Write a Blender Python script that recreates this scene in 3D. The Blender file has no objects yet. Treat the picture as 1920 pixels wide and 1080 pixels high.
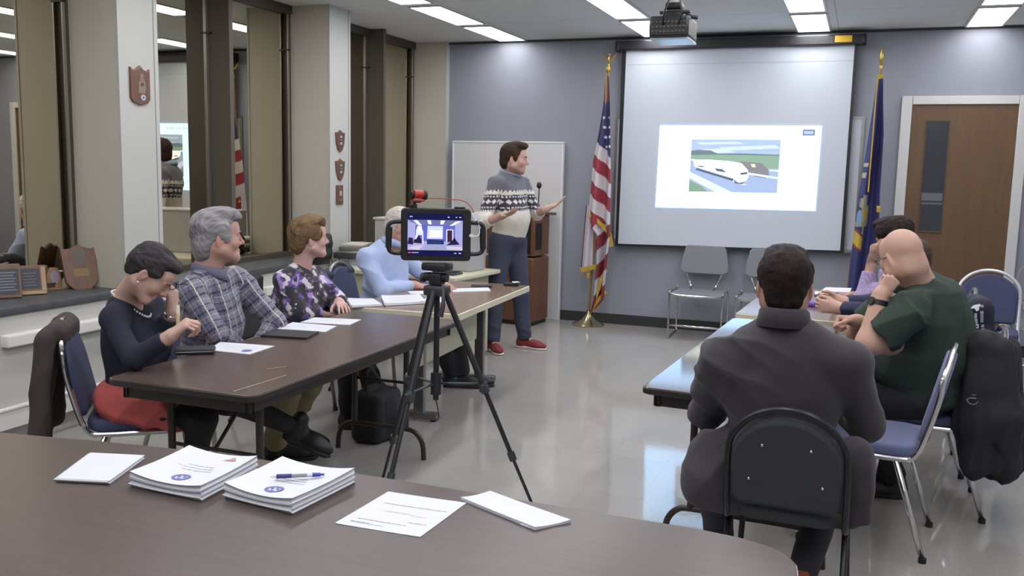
import bpy, bmesh, math, random
import numpy as np
from mathutils import Vector, Matrix
random.seed(7)
SC = bpy.context.scene
COL = SC.collection
PI = math.pi
V = Vector

# ------------------------------------------------------------------ camera
CAM_H = 1.6
F_PX = 1709.5
YAW, PITCH, ROLL = math.radians(20.78), math.radians(7.505), math.radians(1.245)
def _basis():
    cy, sy, cp, sp = math.cos(YAW), math.sin(YAW), math.cos(PITCH), math.sin(PITCH)
    f = V((-sy*cp, cy*cp, -sp)); r = V((cy, sy, 0)); u = r.cross(f)
    cr, sr = math.cos(ROLL), math.sin(ROLL)
    return cr*r + sr*u, -sr*r + cr*u, f
CR, CU, CF = _basis()
cam_d = bpy.data.cameras.new('camera'); cam = bpy.data.objects.new('camera', cam_d); COL.objects.link(cam)
cam_d.sensor_width = 36.0; cam_d.lens = F_PX*36.0/1920.0; cam_d.clip_start = 0.05; cam_d.clip_end = 100
cam.matrix_world = Matrix(((CR.x, CU.x, -CF.x, 0), (CR.y, CU.y, -CF.y, 0), (CR.z, CU.z, -CF.z, CAM_H), (0, 0, 0, 1)))
SC.camera = cam
def ray(u, v): return CR*(u-960) - CU*(v-540) + CF*F_PX
def at(u, v, y):            # point of the photograph lying at depth y in the room
    d = ray(u, v); return V((0, 0, CAM_H)) + d*(y/d.y)
def atz(u, v, z=0.0):       # ... lying at height z
    d = ray(u, v); return V((0, 0, CAM_H)) + d*((z-CAM_H)/d.z)
def atx(u, v, x):
    d = ray(u, v); return V((0, 0, CAM_H)) + d*(x/d.x)

# ------------------------------------------------------------------ colours and materials
def lin(c):
    if isinstance(c, str):
        c = c.lstrip('#'); c = [int(c[i:i+2], 16) for i in (0, 2, 4)]
    out = []
    for x in c[:3]:
        x = x/255.0
        out.append(x/12.92 if x <= 0.04045 else ((x+0.055)/1.055)**2.4)
    return out
def rgba(c): return (*lin(c), 1.0)
MATS = {}
def mat(name, c, rough=0.5, metal=0.0, spec=0.5, bump=0.0, bscale=200.0, emit=None, estr=1.0, var=0.0, vscale=6.0, attr=False, coat=0.0, stretch=None, sheen=0.0):
    if name in MATS: return MATS[name]
    m = bpy.data.materials.new(name); m.use_nodes = True
    nt = m.node_tree; b = nt.nodes['Principled BSDF']; L = nt.links
    b.inputs['Base Color'].default_value = rgba(c); b.inputs['Roughness'].default_value = rough
    b.inputs['Metallic'].default_value = metal; b.inputs['Specular IOR Level'].default_value = spec
    if coat: b.inputs['Coat Weight'].default_value = coat; b.inputs['Coat Roughness'].default_value = 0.08
    if sheen: b.inputs['Sheen Weight'].default_value = sheen; b.inputs['Sheen Roughness'].default_value = 0.6
    if emit is not None:
        b.inputs['Emission Color'].default_value = rgba(emit); b.inputs['Emission Strength'].default_value = estr
    tc = None
    def coords():
        nonlocal tc
        if tc is None:
            t = nt.nodes.new('ShaderNodeTexCoord'); mp = nt.nodes.new('ShaderNodeMapping')
            L.new(t.outputs['Object'], mp.inputs['Vector'])
            if stretch: mp.inputs['Scale'].default_value = stretch
            tc = mp.outputs['Vector']
        return tc
    src = None
    if attr:
        a = nt.nodes.new('ShaderNodeAttribute'); a.attribute_name = 'col'; src = a.outputs['Color']
    if var:
        n = nt.nodes.new('ShaderNodeTexNoise'); n.inputs['Scale'].default_value = vscale; n.inputs['Detail'].default_value = 4
        L.new(coords(), n.inputs['Vector'])
        r = nt.nodes.new('ShaderNodeMapRange'); r.inputs['From Min'].default_value = 0.3; r.inputs['From Max'].default_value = 0.7
        r.inputs['To Min'].default_value = 1-var; r.inputs['To Max'].default_value = 1+var
        L.new(n.outputs['Fac'], r.inputs['Value'])
        mx = nt.nodes.new('ShaderNodeVectorMath'); mx.operation = 'SCALE'
        if src is not None: L.new(src, mx.inputs[0])
        else: mx.inputs[0].default_value = lin(c)
        L.new(r.outputs['Result'], mx.inputs['Scale']); src = mx.outputs['Vector']
    if src is not None: L.new(src, b.inputs['Base Color'])
    if bump:
        n = nt.nodes.new('ShaderNodeTexNoise'); n.inputs['Scale'].default_value = bscale; n.inputs['Detail'].default_value = 3
        L.new(coords(), n.inputs['Vector'])
        bp = nt.nodes.new('ShaderNodeBump'); bp.inputs['Strength'].default_value = bump; bp.inputs['Distance'].default_value = 0.01
        L.new(n.outputs['Fac'], bp.inputs['Height']); L.new(bp.outputs['Normal'], b.inputs['Normal'])
    MATS[name] = m
    return m

# ------------------------------------------------------------------ mesh building
def link(name, me, m=None, parent=None, angle=35):
    o = bpy.data.objects.new(name, me); COL.objects.link(o)
    if m is not None: me.materials.append(m)
    if len(me.polygons):
        me.polygons.foreach_set('use_smooth', [True]*len(me.polygons))
        if angle < 180:
            me.set_sharp_from_angle(angle=math.radians(angle))
            ar = [p.area for p in me.polygons]; mean = sum(ar)/len(ar); big = [i for i, a in enumerate(ar) if a > 3*mean or len(me.polygons[i].vertices) > 6]
            if len(big) <= 14 or len(ar) < 150:
                for i in big: me.polygons[i].use_smooth = False
    if parent is not None: o.parent = parent
    return o
def thing(name, label, cat, loc=(0, 0, 0), rz=0.0, group=None):
    o = bpy.data.objects.new(name, None); COL.objects.link(o); o.empty_display_size = 0.1
    o.location = loc; o.rotation_euler = (0, 0, rz)
    return tag(o, label, cat, group)
def tag(o, label, cat, group=None):
    o['label'] = label; o['category'] = cat
    if group: o['group'] = group
    return o
def struct(o): o['kind'] = 'structure'; return o

class MB:
    def __init__(s): s.v = []; s.f = []
    def add(s, vs, fs):
        n = len(s.v); s.v += [tuple(p) for p in vs]; s.f += [tuple(i+n for i in f) for f in fs]; return s
    def box(s, x0, x1, y0, y1, z0, z1, M=None):
        vs = [V((x, y, z)) for z in (z0, z1) for y in (y0, y1) for x in (x0, x1)]
        if M is not None: vs = [M @ p for p in vs]
        return s.add(vs, [(0, 2, 3, 1), (4, 5, 7, 6), (0, 1, 5, 4), (2, 6, 7, 3), (0, 4, 6, 2), (1, 3, 7, 5)])
    def rbox(s, x0, x1, y0, y1, z0, z1, r=0.01, M=None, seg=2):
        bm = bmesh.new(); bmesh.ops.create_cube(bm, size=1)
        for q in bm.verts: q.co = V(((x0+x1)/2+q.co.x*(x1-x0), (y0+y1)/2+q.co.y*(y1-y0), (z0+z1)/2+q.co.z*(z1-z0)))
        bmesh.ops.bevel(bm, geom=bm.edges[:], offset=r, segments=seg, affect='EDGES', profile=0.5)
        return s.bm(bm, M)
    def bm(s, bm, M=None):
        bm.verts.index_update()
        vs = [(M @ q.co if M is not None else q.co.copy()) for q in bm.verts]; fs = [[q.index for q in f.verts] for f in bm.faces]
        bm.free(); return s.add(vs, fs)
    def ring(s, c, ax, r, n, ref=None):
        ax = V(ax).normalized()
        if ref is None: ref = V((0, 0, 1)) if abs(ax.z) < 0.9 else V((1, 0, 0))
        a = (ref - ax*ref.dot(ax)).normalized(); b = ax.cross(a)
        return [c + a*(r*math.cos(2*PI*i/n)) + b*(r*math.sin(2*PI*i/n)) for i in range(n)]
    def cyl(s, p, q, r, r2=None, n=16):
        p, q = V(p), V(q); r2 = r if r2 is None else r2; ax = q-p
        vs = s.ring(p, ax, r, n) + s.ring(q, ax, r2, n)
        fs = [(i, (i+1) % n, n+(i+1) % n, n+i) for i in range(n)] + [tuple(range(n-1, -1, -1)), tuple(range(n, 2*n))]
        return s.add(vs, fs)
    def tube(s, pts, r, n=10, smooth=0, closed=False, rs=None):
        P = [V(p) for p in pts]
        if smooth: P = catmull(P, smooth, closed)
        m = len(P); vs = []; ref = None
        for i in range(m):
            if closed: t = P[(i+1) % m]-P[i-1]
            else: t = P[min(i+1, m-1)]-P[max(i-1, 0)]
            t.normalize()
            if ref is None: ref = V((0, 0, 1)) if abs(t.z) < 0.9 else V((1, 0, 0))
            ref = (ref - t*ref.dot(t)).normalized()
            rr = r if rs is None else rs[0]+(rs[1]-rs[0])*i/(m-1)
            vs += s.ring(P[i], t, rr, n, ref)
        fs = []
        for i in range(m if closed else m-1):
            j = (i+1) % m
            fs += [(i*n+k, i*n+(k+1) % n, j*n+(k+1) % n, j*n+k) for k in range(n)]
        if not closed: fs += [tuple(range(n-1, -1, -1)), tuple(range((m-1)*n, m*n))]
        return s.add(vs, fs)
    def lathe(s, prof, n=24, c=(0, 0, 0), ax=None):
        vs = []; c = V(c)
        M = Matrix.Identity(3) if ax is None else V((0, 0, 1)).rotation_difference(V(ax)).to_matrix()
        for r, z in prof:
            for i in range(n): vs.append(c + M @ V((r*math.cos(2*PI*i/n), r*math.sin(2*PI*i/n), z)))
        fs = []
        for k in range(len(prof)-1):
            fs += [(k*n+i, k*n+(i+1) % n, (k+1)*n+(i+1) % n, (k+1)*n+i) for i in range(n)]
        if prof[0][0] > 1e-5: fs.append(tuple(range(n-1, -1, -1)))
        if prof[-1][0] > 1e-5: fs.append(tuple(range((len(prof)-1)*n, len(prof)*n)))
        return s.add(vs, fs)
    def prism(s, pts, z0, z1, M=None, bev=0.0, seg=2):
        bm = bmesh.new(); vs = [bm.verts.new((p[0], p[1], z0)) for p in pts]; f = bm.faces.new(vs)
        if f.normal.z > 0: f.normal_flip()
        bm.normal_update()
        r = bmesh.ops.extrude_face_region(bm, geom=[f])
        tv = [g for g in r['geom'] if isinstance(g, bmesh.types.BMVert)]
        for q in tv: q.co.z = z1
        bm.normal_update(); bmesh.ops.recalc_face_normals(bm, faces=bm.faces[:])
        if bev:
            es = [e for e in bm.edges if abs(e.verts[0].co.z-e.verts[1].co.z) < 1e-6]
            bmesh.ops.bevel(bm, geom=es, offset=bev, segments=seg, affect='EDGES', profile=0.5)
        return s.bm(bm, M)
    def ell(s, c, r, M=None, n=16):
        bm = bmesh.new(); bmesh.ops.create_uvsphere(bm, u_segments=n, v_segments=max(6, n//2+2), radius=1)
        for q in bm.verts:
            p = V((q.co.x*r[0], q.co.y*r[1], q.co.z*r[2]))
            if M is not None: p = M @ p
            q.co = p + V(c)
        return s.bm(bm)
    def build(s, name, m=None, parent=None, angle=35):
        me = bpy.data.meshes.new(name); me.from_pydata(s.v, [], s.f); me.validate(); me.update()
        return link(name, me, m, parent, angle)

def catmull(P, k=6, closed=False):
    out = []; m = len(P)
    for i in range(m if closed else m-1):
        if closed: a, b, c, d = P[i-1], P[i], P[(i+1) % m], P[(i+2) % m]
        else: a, b, c, d = P[max(i-1, 0)], P[i], P[i+1], P[min(i+2, m-1)]
        for j in range(k):
            t = j/k
            out.append(0.5*((2*b) + (c-a)*t + (2*a-5*b+4*c-d)*t*t + (3*b-a-3*c+d)*t**3))
    if not closed: out.append(P[-1])
    return out
def rrect(w, h, r, n=6):
    pts = []
    for cx, cy, a0 in ((w/2-r, h/2-r, 0), (-w/2+r, h/2-r, 90), (-w/2+r, -h/2+r, 180), (w/2-r, -h/2+r, 270)):
        for i in range(n+1):
            a = math.radians(a0+90*i/n); pts.append((cx+r*math.cos(a), cy+r*math.sin(a)))
    return pts
def frame3(o, x, y, z=None):      # matrix from an origin and axes
    x = V(x).normalized(); y = V(y); y = (y-x*y.dot(x)).normalized(); z = x.cross(y)
    return Matrix(((x.x, y.x, z.x, o[0]), (x.y, y.y, z.y, o[1]), (x.z, y.z, z.z, o[2]), (0, 0, 0, 1)))
def flat(name, polys, M, m, parent, dz=0.0):     # flat shapes lying on a plane (printing, emblems)
    b = MB()
    for p in polys:
        b.add([M @ V((q[0], q[1], dz)) for q in p], [tuple(range(len(p)))])
    return b.build(name, m, parent)
def bar(x0, x1, y, h): return [(x0, y-h/2), (x1, y-h/2), (x1, y+h/2), (x0, y+h/2)]
def circ(cx, cy, r, n=20, ry=None): 
    ry = r if ry is None else ry
    return [(cx+r*math.cos(2*PI*i/n), cy+ry*math.sin(2*PI*i/n)) for i in range(n)]
def annulus(cx, cy, r0, r1, n=28, sy=1.0):
    out = []
    for i in range(n):
        a, b = 2*PI*i/n, 2*PI*(i+1)/n
        out.append([(cx+r0*math.cos(a), cy+sy*r0*math.sin(a)), (cx+r1*math.cos(a), cy+sy*r1*math.sin(a)), (cx+r1*math.cos(b), cy+sy*r1*math.sin(b)), (cx+r0*math.cos(b), cy+sy*r0*math.sin(b))])
    return out
def grid_mesh(name, fn, nu, nv, m, parent=None, thick=0.0, colfn=None, closed_u=False):
    vs = []; cols = []
    for j in range(nv):
        for i in range(nu):
            a, b = i/(nu if closed_u else nu-1), j/(nv-1)
            vs.append(tuple(fn(a, b)))
            if colfn: cols.append((*lin(colfn(a, b)), 1.0))
    fs = []
    for j in range(nv-1):
        for i in range(nu if closed_u else nu-1):
            k = (i+1) % nu
            fs.append((j*nu+i, j*nu+k, (j+1)*nu+k, (j+1)*nu+i))
    me = bpy.data.meshes.new(name); me.from_pydata(vs, [], fs); me.update()
    if colfn:
        a = me.color_attributes.new('col', 'FLOAT_COLOR', 'POINT'); a.data.foreach_set('color', np.array(cols, 'f').ravel())
    o = link(name, me, m, parent, 60)
    if thick:
        md = o.modifiers.new('solid', 'SOLIDIFY'); md.thickness = thick; md.offset = 0
    return o
# ------------------------------------------------------------------ organic shapes: smooth union of rounded parts, meshed as one skin
def A3(v): return np.array((v[0], v[1], v[2]), 'f8')
class Cap:       # rounded cone from a (radius ra) to b (radius rb)
    def __init__(s, a, b, ra, rb=None, k=0.03, tagv=None, flat=False):
        s.a, s.b, s.ra, s.rb, s.k, s.tag, s.flat = A3(a), A3(b), ra, (ra if rb is None else rb), k, tagv, flat
        if np.linalg.norm(s.b-s.a) < 1e-6: s.b = s.a+np.array([0, 0, 1e-5])
    def bounds(s):
        m = max(s.ra, s.rb); return np.minimum(s.a, s.b)-m, np.maximum(s.a, s.b)+m
    def d(s, P):
        ab = s.b-s.a; L2 = ab@ab; pa = P-s.a; h = pa@ab/L2
        if s.flat:       # flat ended
            L = math.sqrt(L2); hc = np.clip(h, 0, 1)
            q = np.linalg.norm(pa-h[..., None]*ab, axis=-1)-(s.ra+(s.rb-s.ra)*hc)
            e = np.maximum(-h, h-1)*L
            return np.minimum(np.maximum(q, e), 0)+np.sqrt(np.maximum(q, 0)**2+np.maximum(e, 0)**2)
        h = np.clip(h, 0, 1)
        return np.linalg.norm(pa-h[..., None]*ab, axis=-1)-(s.ra+(s.rb-s.ra)*h)
class Ell:       # ellipsoid with axes given by rotation matrix R (columns)
    def __init__(s, c, r, R=None, k=0.03, tagv=None):
        s.c, s.r, s.k, s.tag = A3(c), np.array(r, 'f8'), k, tagv
        s.R = np.eye(3) if R is None else np.array(R, 'f8')
    def bounds(s):
        e = np.sqrt(((s.R*s.r)**2).sum(1)); return s.c-e, s.c+e
    def d(s, P):
        q = (P-s.c)@s.R
        k0 = np.linalg.norm(q/s.r, axis=-1); k1 = np.linalg.norm(q/(s.r**2), axis=-1)
        return k0*(k0-1.0)/np.maximum(k1, 1e-9)
class Slab(Ell):     # rounded box
    def __init__(s, c, r, R=None, rad=0.01, k=0.02, tagv=None):
        super().__init__(c, r, R, k, tagv); s.rad = rad
    def bounds(s):
        e = np.abs(s.R)@s.r; return s.c-e, s.c+e
    def d(s, P):
        q = np.abs((P-s.c)@s.R)-(s.r-s.rad)
        return np.linalg.norm(np.maximum(q, 0), axis=-1)+np.minimum(q.max(-1), 0)-s.rad
def neg(p): p.neg = True; return p
def field(prims, P):
    D = np.full(P.shape[:-1], 1.0)
    for p in prims:
        d = p.d(P); k = p.k
        if getattr(p, 'neg', False):
            d = -d; h = np.maximum(k-np.abs(D-d), 0)/k; D = np.maximum(D, d)+h*h*k*0.25
        else:
            h = np.maximum(k-np.abs(D-d), 0)/k; D = np.minimum(D, d)-h*h*k*0.25
    return D
def surface(prims, h, disp=None, clip=None):
    lo = np.min([p.bounds()[0] for p in prims if not getattr(p, 'neg', False)], 0)-3*h-0.012
    hi = np.max([p.bounds()[1] for p in prims if not getattr(p, 'neg', False)], 0)+3*h+0.012
    n = np.ceil((hi-lo)/h).astype(int)+1
    D = np.full(n, 0.2)
    ax = [lo[i]+h*np.arange(n[i]) for i in range(3)]
    for p in prims:
        b0, b1 = p.bounds(); m = p.k+2*h+0.01
        i0 = np.clip(np.floor((b0-m-lo)/h).astype(int), 0, n-1); i1 = np.clip(np.ceil((b1+m-lo)/h).astype(int)+1, 1, n)
        sl = tuple(slice(a, b) for a, b in zip(i0, i1))
        P = np.stack(np.meshgrid(*[ax[i][i0[i]:i1[i]] for i in range(3)], indexing='ij'), -1)
        d = p.d(P); k = p.k; S = D[sl]
        if getattr(p, 'neg', False):
            d = -d; q = np.maximum(k-np.abs(S-d), 0)/k; D[sl] = np.maximum(S, d)+q*q*k*0.25
        else:
            q = np.maximum(k-np.abs(S-d), 0)/k; D[sl] = np.minimum(S, d)-q*q*k*0.25
    if disp is not None or clip is not None:
        idx = np.nonzero(np.abs(D) < 0.03+2*h)
        P = np.stack([ax[i][idx[i]] for i in range(3)], -1)
        if disp is not None: D[idx] += disp(P)
        if clip is not None: D[idx] = np.maximum(D[idx], clip(P))
        if clip is not None:
            idx = np.nonzero(D <= -0.03-2*h+1e-9); P = np.stack([ax[i][idx[i]] for i in range(3)], -1)
            D[idx] = np.maximum(D[idx], clip(P))
    D[0], D[-1] = 1, 1; D[:, 0], D[:, -1] = 1, 1; D[:, :, 0], D[:, :, -1] = 1, 1
    # surface nets
    S = D < 0
    c = [(i, j, k) for i in (0, 1) for j in (0, 1) for k in (0, 1)]
    cnt = sum(S[i:n[0]-1+i, j:n[1]-1+j, k:n[2]-1+k].astype(np.int8) for i, j, k in c)
    act = (cnt > 0) & (cnt < 8); ci = np.argwhere(act)
    ids = np.full(act.shape, -1, int); ids[tuple(ci.T)] = np.arange(len(ci))
    val = np.stack([D[ci[:, 0]+i, ci[:, 1]+j, ci[:, 2]+k] for i, j, k in c], 1)
    acc = np.zeros((len(ci), 3)); num = np.zeros(len(ci)); C = np.array(c, float)
    for a in range(8):
        for b in range(a+1, 8):
            if np.abs(C[a]-C[b]).sum() != 1: continue
            va, vb = val[:, a], val[:, b]; x = (va < 0) != (vb < 0)
            t = np.where(x, va/np.where(x, va-vb, 1), 0)
            acc += np.where(x[:, None], C[a]+(C[b]-C[a])*t[:, None], 0); num += x
    verts = lo+h*(ci+acc/num[:, None])
    faces = []
    for d in range(3):
        sl0 = [slice(None)]*3; sl1 = [slice(None)]*3
        sl0[d] = slice(0, n[d]-1); sl1[d] = slice(1, n[d])
        s0, s1 = S[tuple(sl0)], S[tuple(sl1)]
        e = np.argwhere(s0 != s1)
        u, w = (d+1) % 3, (d+2) % 3
        ok = (e[:, u] > 0) & (e[:, w] > 0) & (e[:, u] < n[u]-1) & (e[:, w] < n[w]-1); e = e[ok]
        fl = s0[tuple(e.T)]
        q = []
        for du, dw in ((1, 1), (0, 1), (0, 0), (1, 0)):
            f = e.copy(); f[:, u] -= du; f[:, w] -= dw; q.append(ids[tuple(f.T)])
        q = np.stack(q, 1); q = np.where(fl[:, None], q, q[:, ::-1]); faces.append(q)
    return verts, np.concatenate(faces)
def skin_mesh(name, parts, m, parent=None, colfn=None):
    """parts: list of (verts, faces) joined into one mesh; colfn(points) -> linear rgb"""
    vs = np.concatenate([p[0] for p in parts]); off = 0; fs = []
    for v, f in parts: fs.append(f+off); off += len(v)
    fs = np.concatenate(fs)
    me = bpy.data.meshes.new(name)
    me.vertices.add(len(vs)); me.vertices.foreach_set('co', vs.astype('f').ravel())
    me.loops.add(fs.size); me.loops.foreach_set('vertex_index', fs.astype('i').ravel())
    me.polygons.add(len(fs)); me.polygons.foreach_set('loop_start', np.arange(0, fs.size, 4, dtype='i')); me.polygons.foreach_set('loop_total', np.full(len(fs), 4, 'i'))
    me.update(calc_edges=True); me.validate()
    if colfn is not None:
        c = colfn(vs); a = me.color_attributes.new('col', 'FLOAT_COLOR', 'POINT')
        a.data.foreach_set('color', np.concatenate([c, np.ones((len(c), 1))], 1).astype('f').ravel())
    return link(name, me, m, parent, 180)
def noise3(P, freq, seed, octs=2):
    r = np.random.RandomState(seed); out = np.zeros(len(P)); amp = 1.0; f = freq
    for o in range(octs):
        for _ in range(5):
            d = r.normal(size=3); d /= np.linalg.norm(d); e = r.normal(size=3); e /= np.linalg.norm(e)
            out += amp*np.sin(f*(P@d)+r.rand()*6.28+1.3*np.sin(0.6*f*(P@e)+r.rand()*6.28))
        amp *= 0.5; f *= 2.1
    return out/5
def ridges(P, freq, seed):       # cloth creases: thin folds running in changing directions
    r = np.random.RandomState(seed+100)
    out = np.zeros(len(P))
    for i in range(3):
        d = r.normal(size=3); d[2] += 1.2; d /= np.linalg.norm(d)
        w = noise3(P, freq*0.35, seed+7*i, 1); m = np.clip(noise3(P, freq*0.30, seed+3+7*i, 1)+0.15, 0, 1)
        out += m*(1-np.abs(np.sin(freq*1.0*(P@d)+2.2*w)))**1.4
    return -out*0.9+0.25
# ------------------------------------------------------------------ the room
XC, XG, XR, YB, YF, ZC = -4.30, -4.70, 1.78, 9.22, -2.6, 2.93
def node_mat(name, build):
    m = bpy.data.materials.new(name); m.use_nodes = True; nt = m.node_tree
    build(nt, nt.nodes['Principled BSDF'], nt.links.new); MATS[name] = m; return m
def _floor(nt, b, L):
    tc = nt.nodes.new('ShaderNodeTexCoord')
    br = nt.nodes.new('ShaderNodeTexBrick'); br.offset = 0; br.inputs['Scale'].default_value = 1
    br.inputs['Brick Width'].default_value = 0.305; br.inputs['Row Height'].default_value = 0.305; br.inputs['Mortar Size'].default_value = 0.0012
    br.inputs['Color1'].default_value = rgba('#9f9b91'); br.inputs['Color2'].default_value = rgba('#9a968d'); br.inputs['Mortar'].default_value = rgba('#93908a')
    L(tc.outputs['Object'], br.inputs['Vector'])
    n = nt.nodes.new('ShaderNodeTexNoise'); n.inputs['Scale'].default_value = 90; n.inputs['Detail'].default_value = 6
    L(tc.outputs['Object'], n.inputs['Vector'])
    mx = nt.nodes.new('ShaderNodeMix'); mx.data_type = 'RGBA'; mx.blend_type = 'OVERLAY'; mx.inputs[0].default_value = 0.25
    L(br.outputs['Color'], mx.inputs[6]); L(n.outputs['Color'], mx.inputs[7])
    hs = nt.nodes.new('ShaderNodeHueSaturation'); hs.inputs['Saturation'].default_value = 0.55; L(mx.outputs[2], hs.inputs['Color'])
    L(hs.outputs['Color'], b.inputs['Base Color'])
    n2 = nt.nodes.new('ShaderNodeTexNoise'); n2.inputs['Scale'].default_value = 5; n2.inputs['Detail'].default_value = 3
    L(tc.outputs['Object'], n2.inputs['Vector'])
    mr = nt.nodes.new('ShaderNodeMapRange'); mr.inputs['To Min'].default_value = 0.03; mr.inputs['To Max'].default_value = 0.10; L(n2.outputs['Fac'], mr.inputs['Value'])
    L(mr.outputs['Result'], b.inputs['Roughness'])
    n3 = nt.nodes.new('ShaderNodeTexNoise'); n3.inputs['Scale'].default_value = 22; n3.inputs['Detail'].default_value = 2; L(tc.outputs['Object'], n3.inputs['Vector'])
    bp = nt.nodes.new('ShaderNodeBump'); bp.inputs['Strength'].default_value = 0.06; bp.inputs['Distance'].default_value = 0.004
    L(n3.outputs['Fac'], bp.inputs['Height']); L(bp.outputs['Normal'], b.inputs['Normal'])
    b.inputs['Specular IOR Level'].default_value = 0.6
m_floor = node_mat('vinyl_tile_floor', _floor)
def _ceil(nt, b, L):
    tc = nt.nodes.new('ShaderNodeTexCoord')
    br = nt.nodes.new('ShaderNodeTexBrick'); br.offset = 0; br.inputs['Scale'].default_value = 1
    br.inputs['Brick Width'].default_value = 1.52; br.inputs['Row Height'].default_value = 1.11; br.inputs['Mortar Size'].default_value = 0.004
    br.inputs['Color1'].default_value = rgba('#d8d9d6'); br.inputs['Color2'].default_value = rgba('#d5d6d3'); br.inputs['Mortar'].default_value = rgba('#a9a9a6')
    mp = nt.nodes.new('ShaderNodeMapping'); mp.inputs['Location'].default_value = (0.3, 0.80, 0); L(tc.outputs['Object'], mp.inputs['Vector']); L(mp.outputs['Vector'], br.inputs['Vector'])
    n = nt.nodes.new('ShaderNodeTexNoise'); n.inputs['Scale'].default_value = 120; n.inputs['Detail'].default_value = 4; L(tc.outputs['Object'], n.inputs['Vector'])
    L(br.outputs['Color'], b.inputs['Base Color'])
    bp = nt.nodes.new('ShaderNodeBump'); bp.inputs['Strength'].default_value = 0.25; bp.inputs['Distance'].default_value = 0.003; L(n.outputs['Fac'], bp.inputs['Height']); L(bp.outputs['Normal'], b.inputs['Normal'])
    b.inputs['Roughness'].default_value = 0.95
m_ceil = node_mat('acoustic_ceiling', _ceil)
def _mirror(nt, b, L):
    b.inputs['Base Color'].default_value = rgba('#cdc6b2'); b.inputs['Metallic'].default_value = 1.0; b.inputs['Roughness'].default_value = 0.012
m_glass = node_mat('bronze_night_glass', _mirror)
m_wall = mat('blue_grey_wall', '#8f939c', 0.85, bump=0.15, bscale=350)
m_white = mat('white_wall', '#babbb5', 0.6, bump=0.1, bscale=250)
m_pier = mat('pier_side', '#c3beb0', 0.7, bump=0.1, bscale=250)
m_sillm = mat('slate_sill', '#4a4d50', 0.45, var=0.15, vscale=14)
m_bronze = mat('bronze_frame', '#4c4438', 0.5, 0.2)
m_alu = mat('aluminium', '#9a9a96', 0.35, 0.8)
m_black = mat('black_plastic', '#161617', 0.45)
m_base = mat('black_vinyl_base', '#2c2d2e', 0.5)
m_frame = mat('door_frame_paint', '#cbcbc9', 0.45)

def box_struct(name, *b, m=None, bev=None):
    o = (MB().rbox(*b, r=bev) if bev else MB().box(*b)).build(name, m); return struct(o)
box_struct('floor', XG-0.2, XR+0.2, YF-0.2, YB+0.2, -0.12, 0.0, m=m_floor)
box_struct('ceiling', XG-0.2, XR+0.2, YF-0.2, YB+0.2, ZC, ZC+0.12, m=m_ceil)
box_struct('wall_back', XG-0.2, XR+0.2, YB, YB+0.15, 0, ZC, m=m_wall)
box_struct('wall_right', XR, XR+0.15, YF, YB, 0, ZC, m=mat('pale_wall', '#b4b6ba', 0.8))
box_struct('wall_front', XG-0.2, XR+0.2, YF-0.15, YF, 0, ZC, m=MATS['pale_wall'])
box_struct('wall_left', XG-0.2, XG-0.06, YF, YB, 0, ZC, m=m_bronze)
# radiator cover under the windows
w = MB().box(XG-0.05, XC, YF, YB, 0.115, 0.742).box(XG-0.05, XC-0.06, YF, YB, 0.0, 0.115)
struct(w.build('wall_cabinet', mat('cabinet_paint', '#bdbdb5', 0.6)))
w = MB().rbox(XC-0.01, XC+0.055, 3.55, YB, 0.575, 0.64, r=0.008).box(XC, XC+0.018, YF, YB, 0.12, 0.222).rbox(XC-0.01, XC+0.026, YF, YB, 0.222, 0.238, r=0.004)
struct(w.build('trim_1', mat('ledge_paint', '#dcdcd6', 0.45)))
for y in (4.7, 5.85, 7.0, 8.15): struct(MB().box(XC, XC+0.002, y-0.003, y+0.003, 0.25, 0.56).build('trim_seam', mat('seam_grey', '#8d8d88', 0.7)))
ob = struct(MB().rbox(XG-0.05, XC+0.012, YF, YB, 0.742, 0.79, r=0.006).build('window_sill', m_sillm))
# piers between the windows
for y0, y1 in ((2.09, 2.42), (4.45, 4.78), (6.82, 7.15), (9.14, YB)):
    p = MB().box(XG-0.05, XC, y0, y1, 0.79, ZC)
    if y0 < 9: p.box(XG-0.05, XC, y0, y1, 0.742, 0.79)
    struct(p.build('wall_pier', m_pier))
    struct(MB().box(XC, XC+0.020, y0-0.004, (y1+0.004) if y0 < 9 else YB, 0.64, ZC).build('wall_pier_face', m_white))
    if y0 < 9: struct(MB().box(XC+0.020, XC+0.023, y1-0.035, y1-0.030, 0.65, ZC).build('trim_seam', MATS['seam_grey']))
# windows
bays = [(2.42, 4.45), (4.78, 6.82), (7.15, 9.14)]
for i, (y0, y1) in enumerate(bays):
    wd = bpy.data.objects.new('window_%d' % (i+1), None); COL.objects.link(wd); struct(wd)
    pane = MB().box(XG-0.03, XG, y0, y1, 0.80, ZC-0.02).build('pane', m_glass, wd)
    fr = MB()
    fr.box(XG-0.03, XG+0.035, y0, y0+0.03, 0.79, ZC).box(XG-0.03, XG+0.03, y1-0.035, y1, 0.79, ZC)
    fr.box(XG-0.03, XG+0.05, y0, y1, ZC-0.07, ZC).box(XG-0.03, XG+0.04, y0, y1, 0.79, 0.83)
    fr.build('frame', m_bronze, wd)
    ym = y0+1.0
    MB().box(XG+0.002, XG+0.2, ym, ym+0.045, 0.79, ZC).build('mullion', mat('bronze_fin', '#544d43', 0.55), wd)
    st = MB().box(XG+0.001, XG+0.012, ym-0.03, ym-0.002, 0.83, ZC-0.07).box(XG+0.03, XG+0.04, y1-0.055, y1-0.035, 0.83, ZC-0.07)
    st.build('glazing_strip', m_alu, wd)
    for yy in (ym-0.016, y1-0.045): MB().box(XG+0.001, XG+0.045, yy-0.015, yy+0.015, 2.55, 2.565).build('clip', m_black, wd)
box_struct('baseboard_back', XC+0.02, 0.27, YB-0.012, YB, 0, 0.105, m=m_base)
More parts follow.
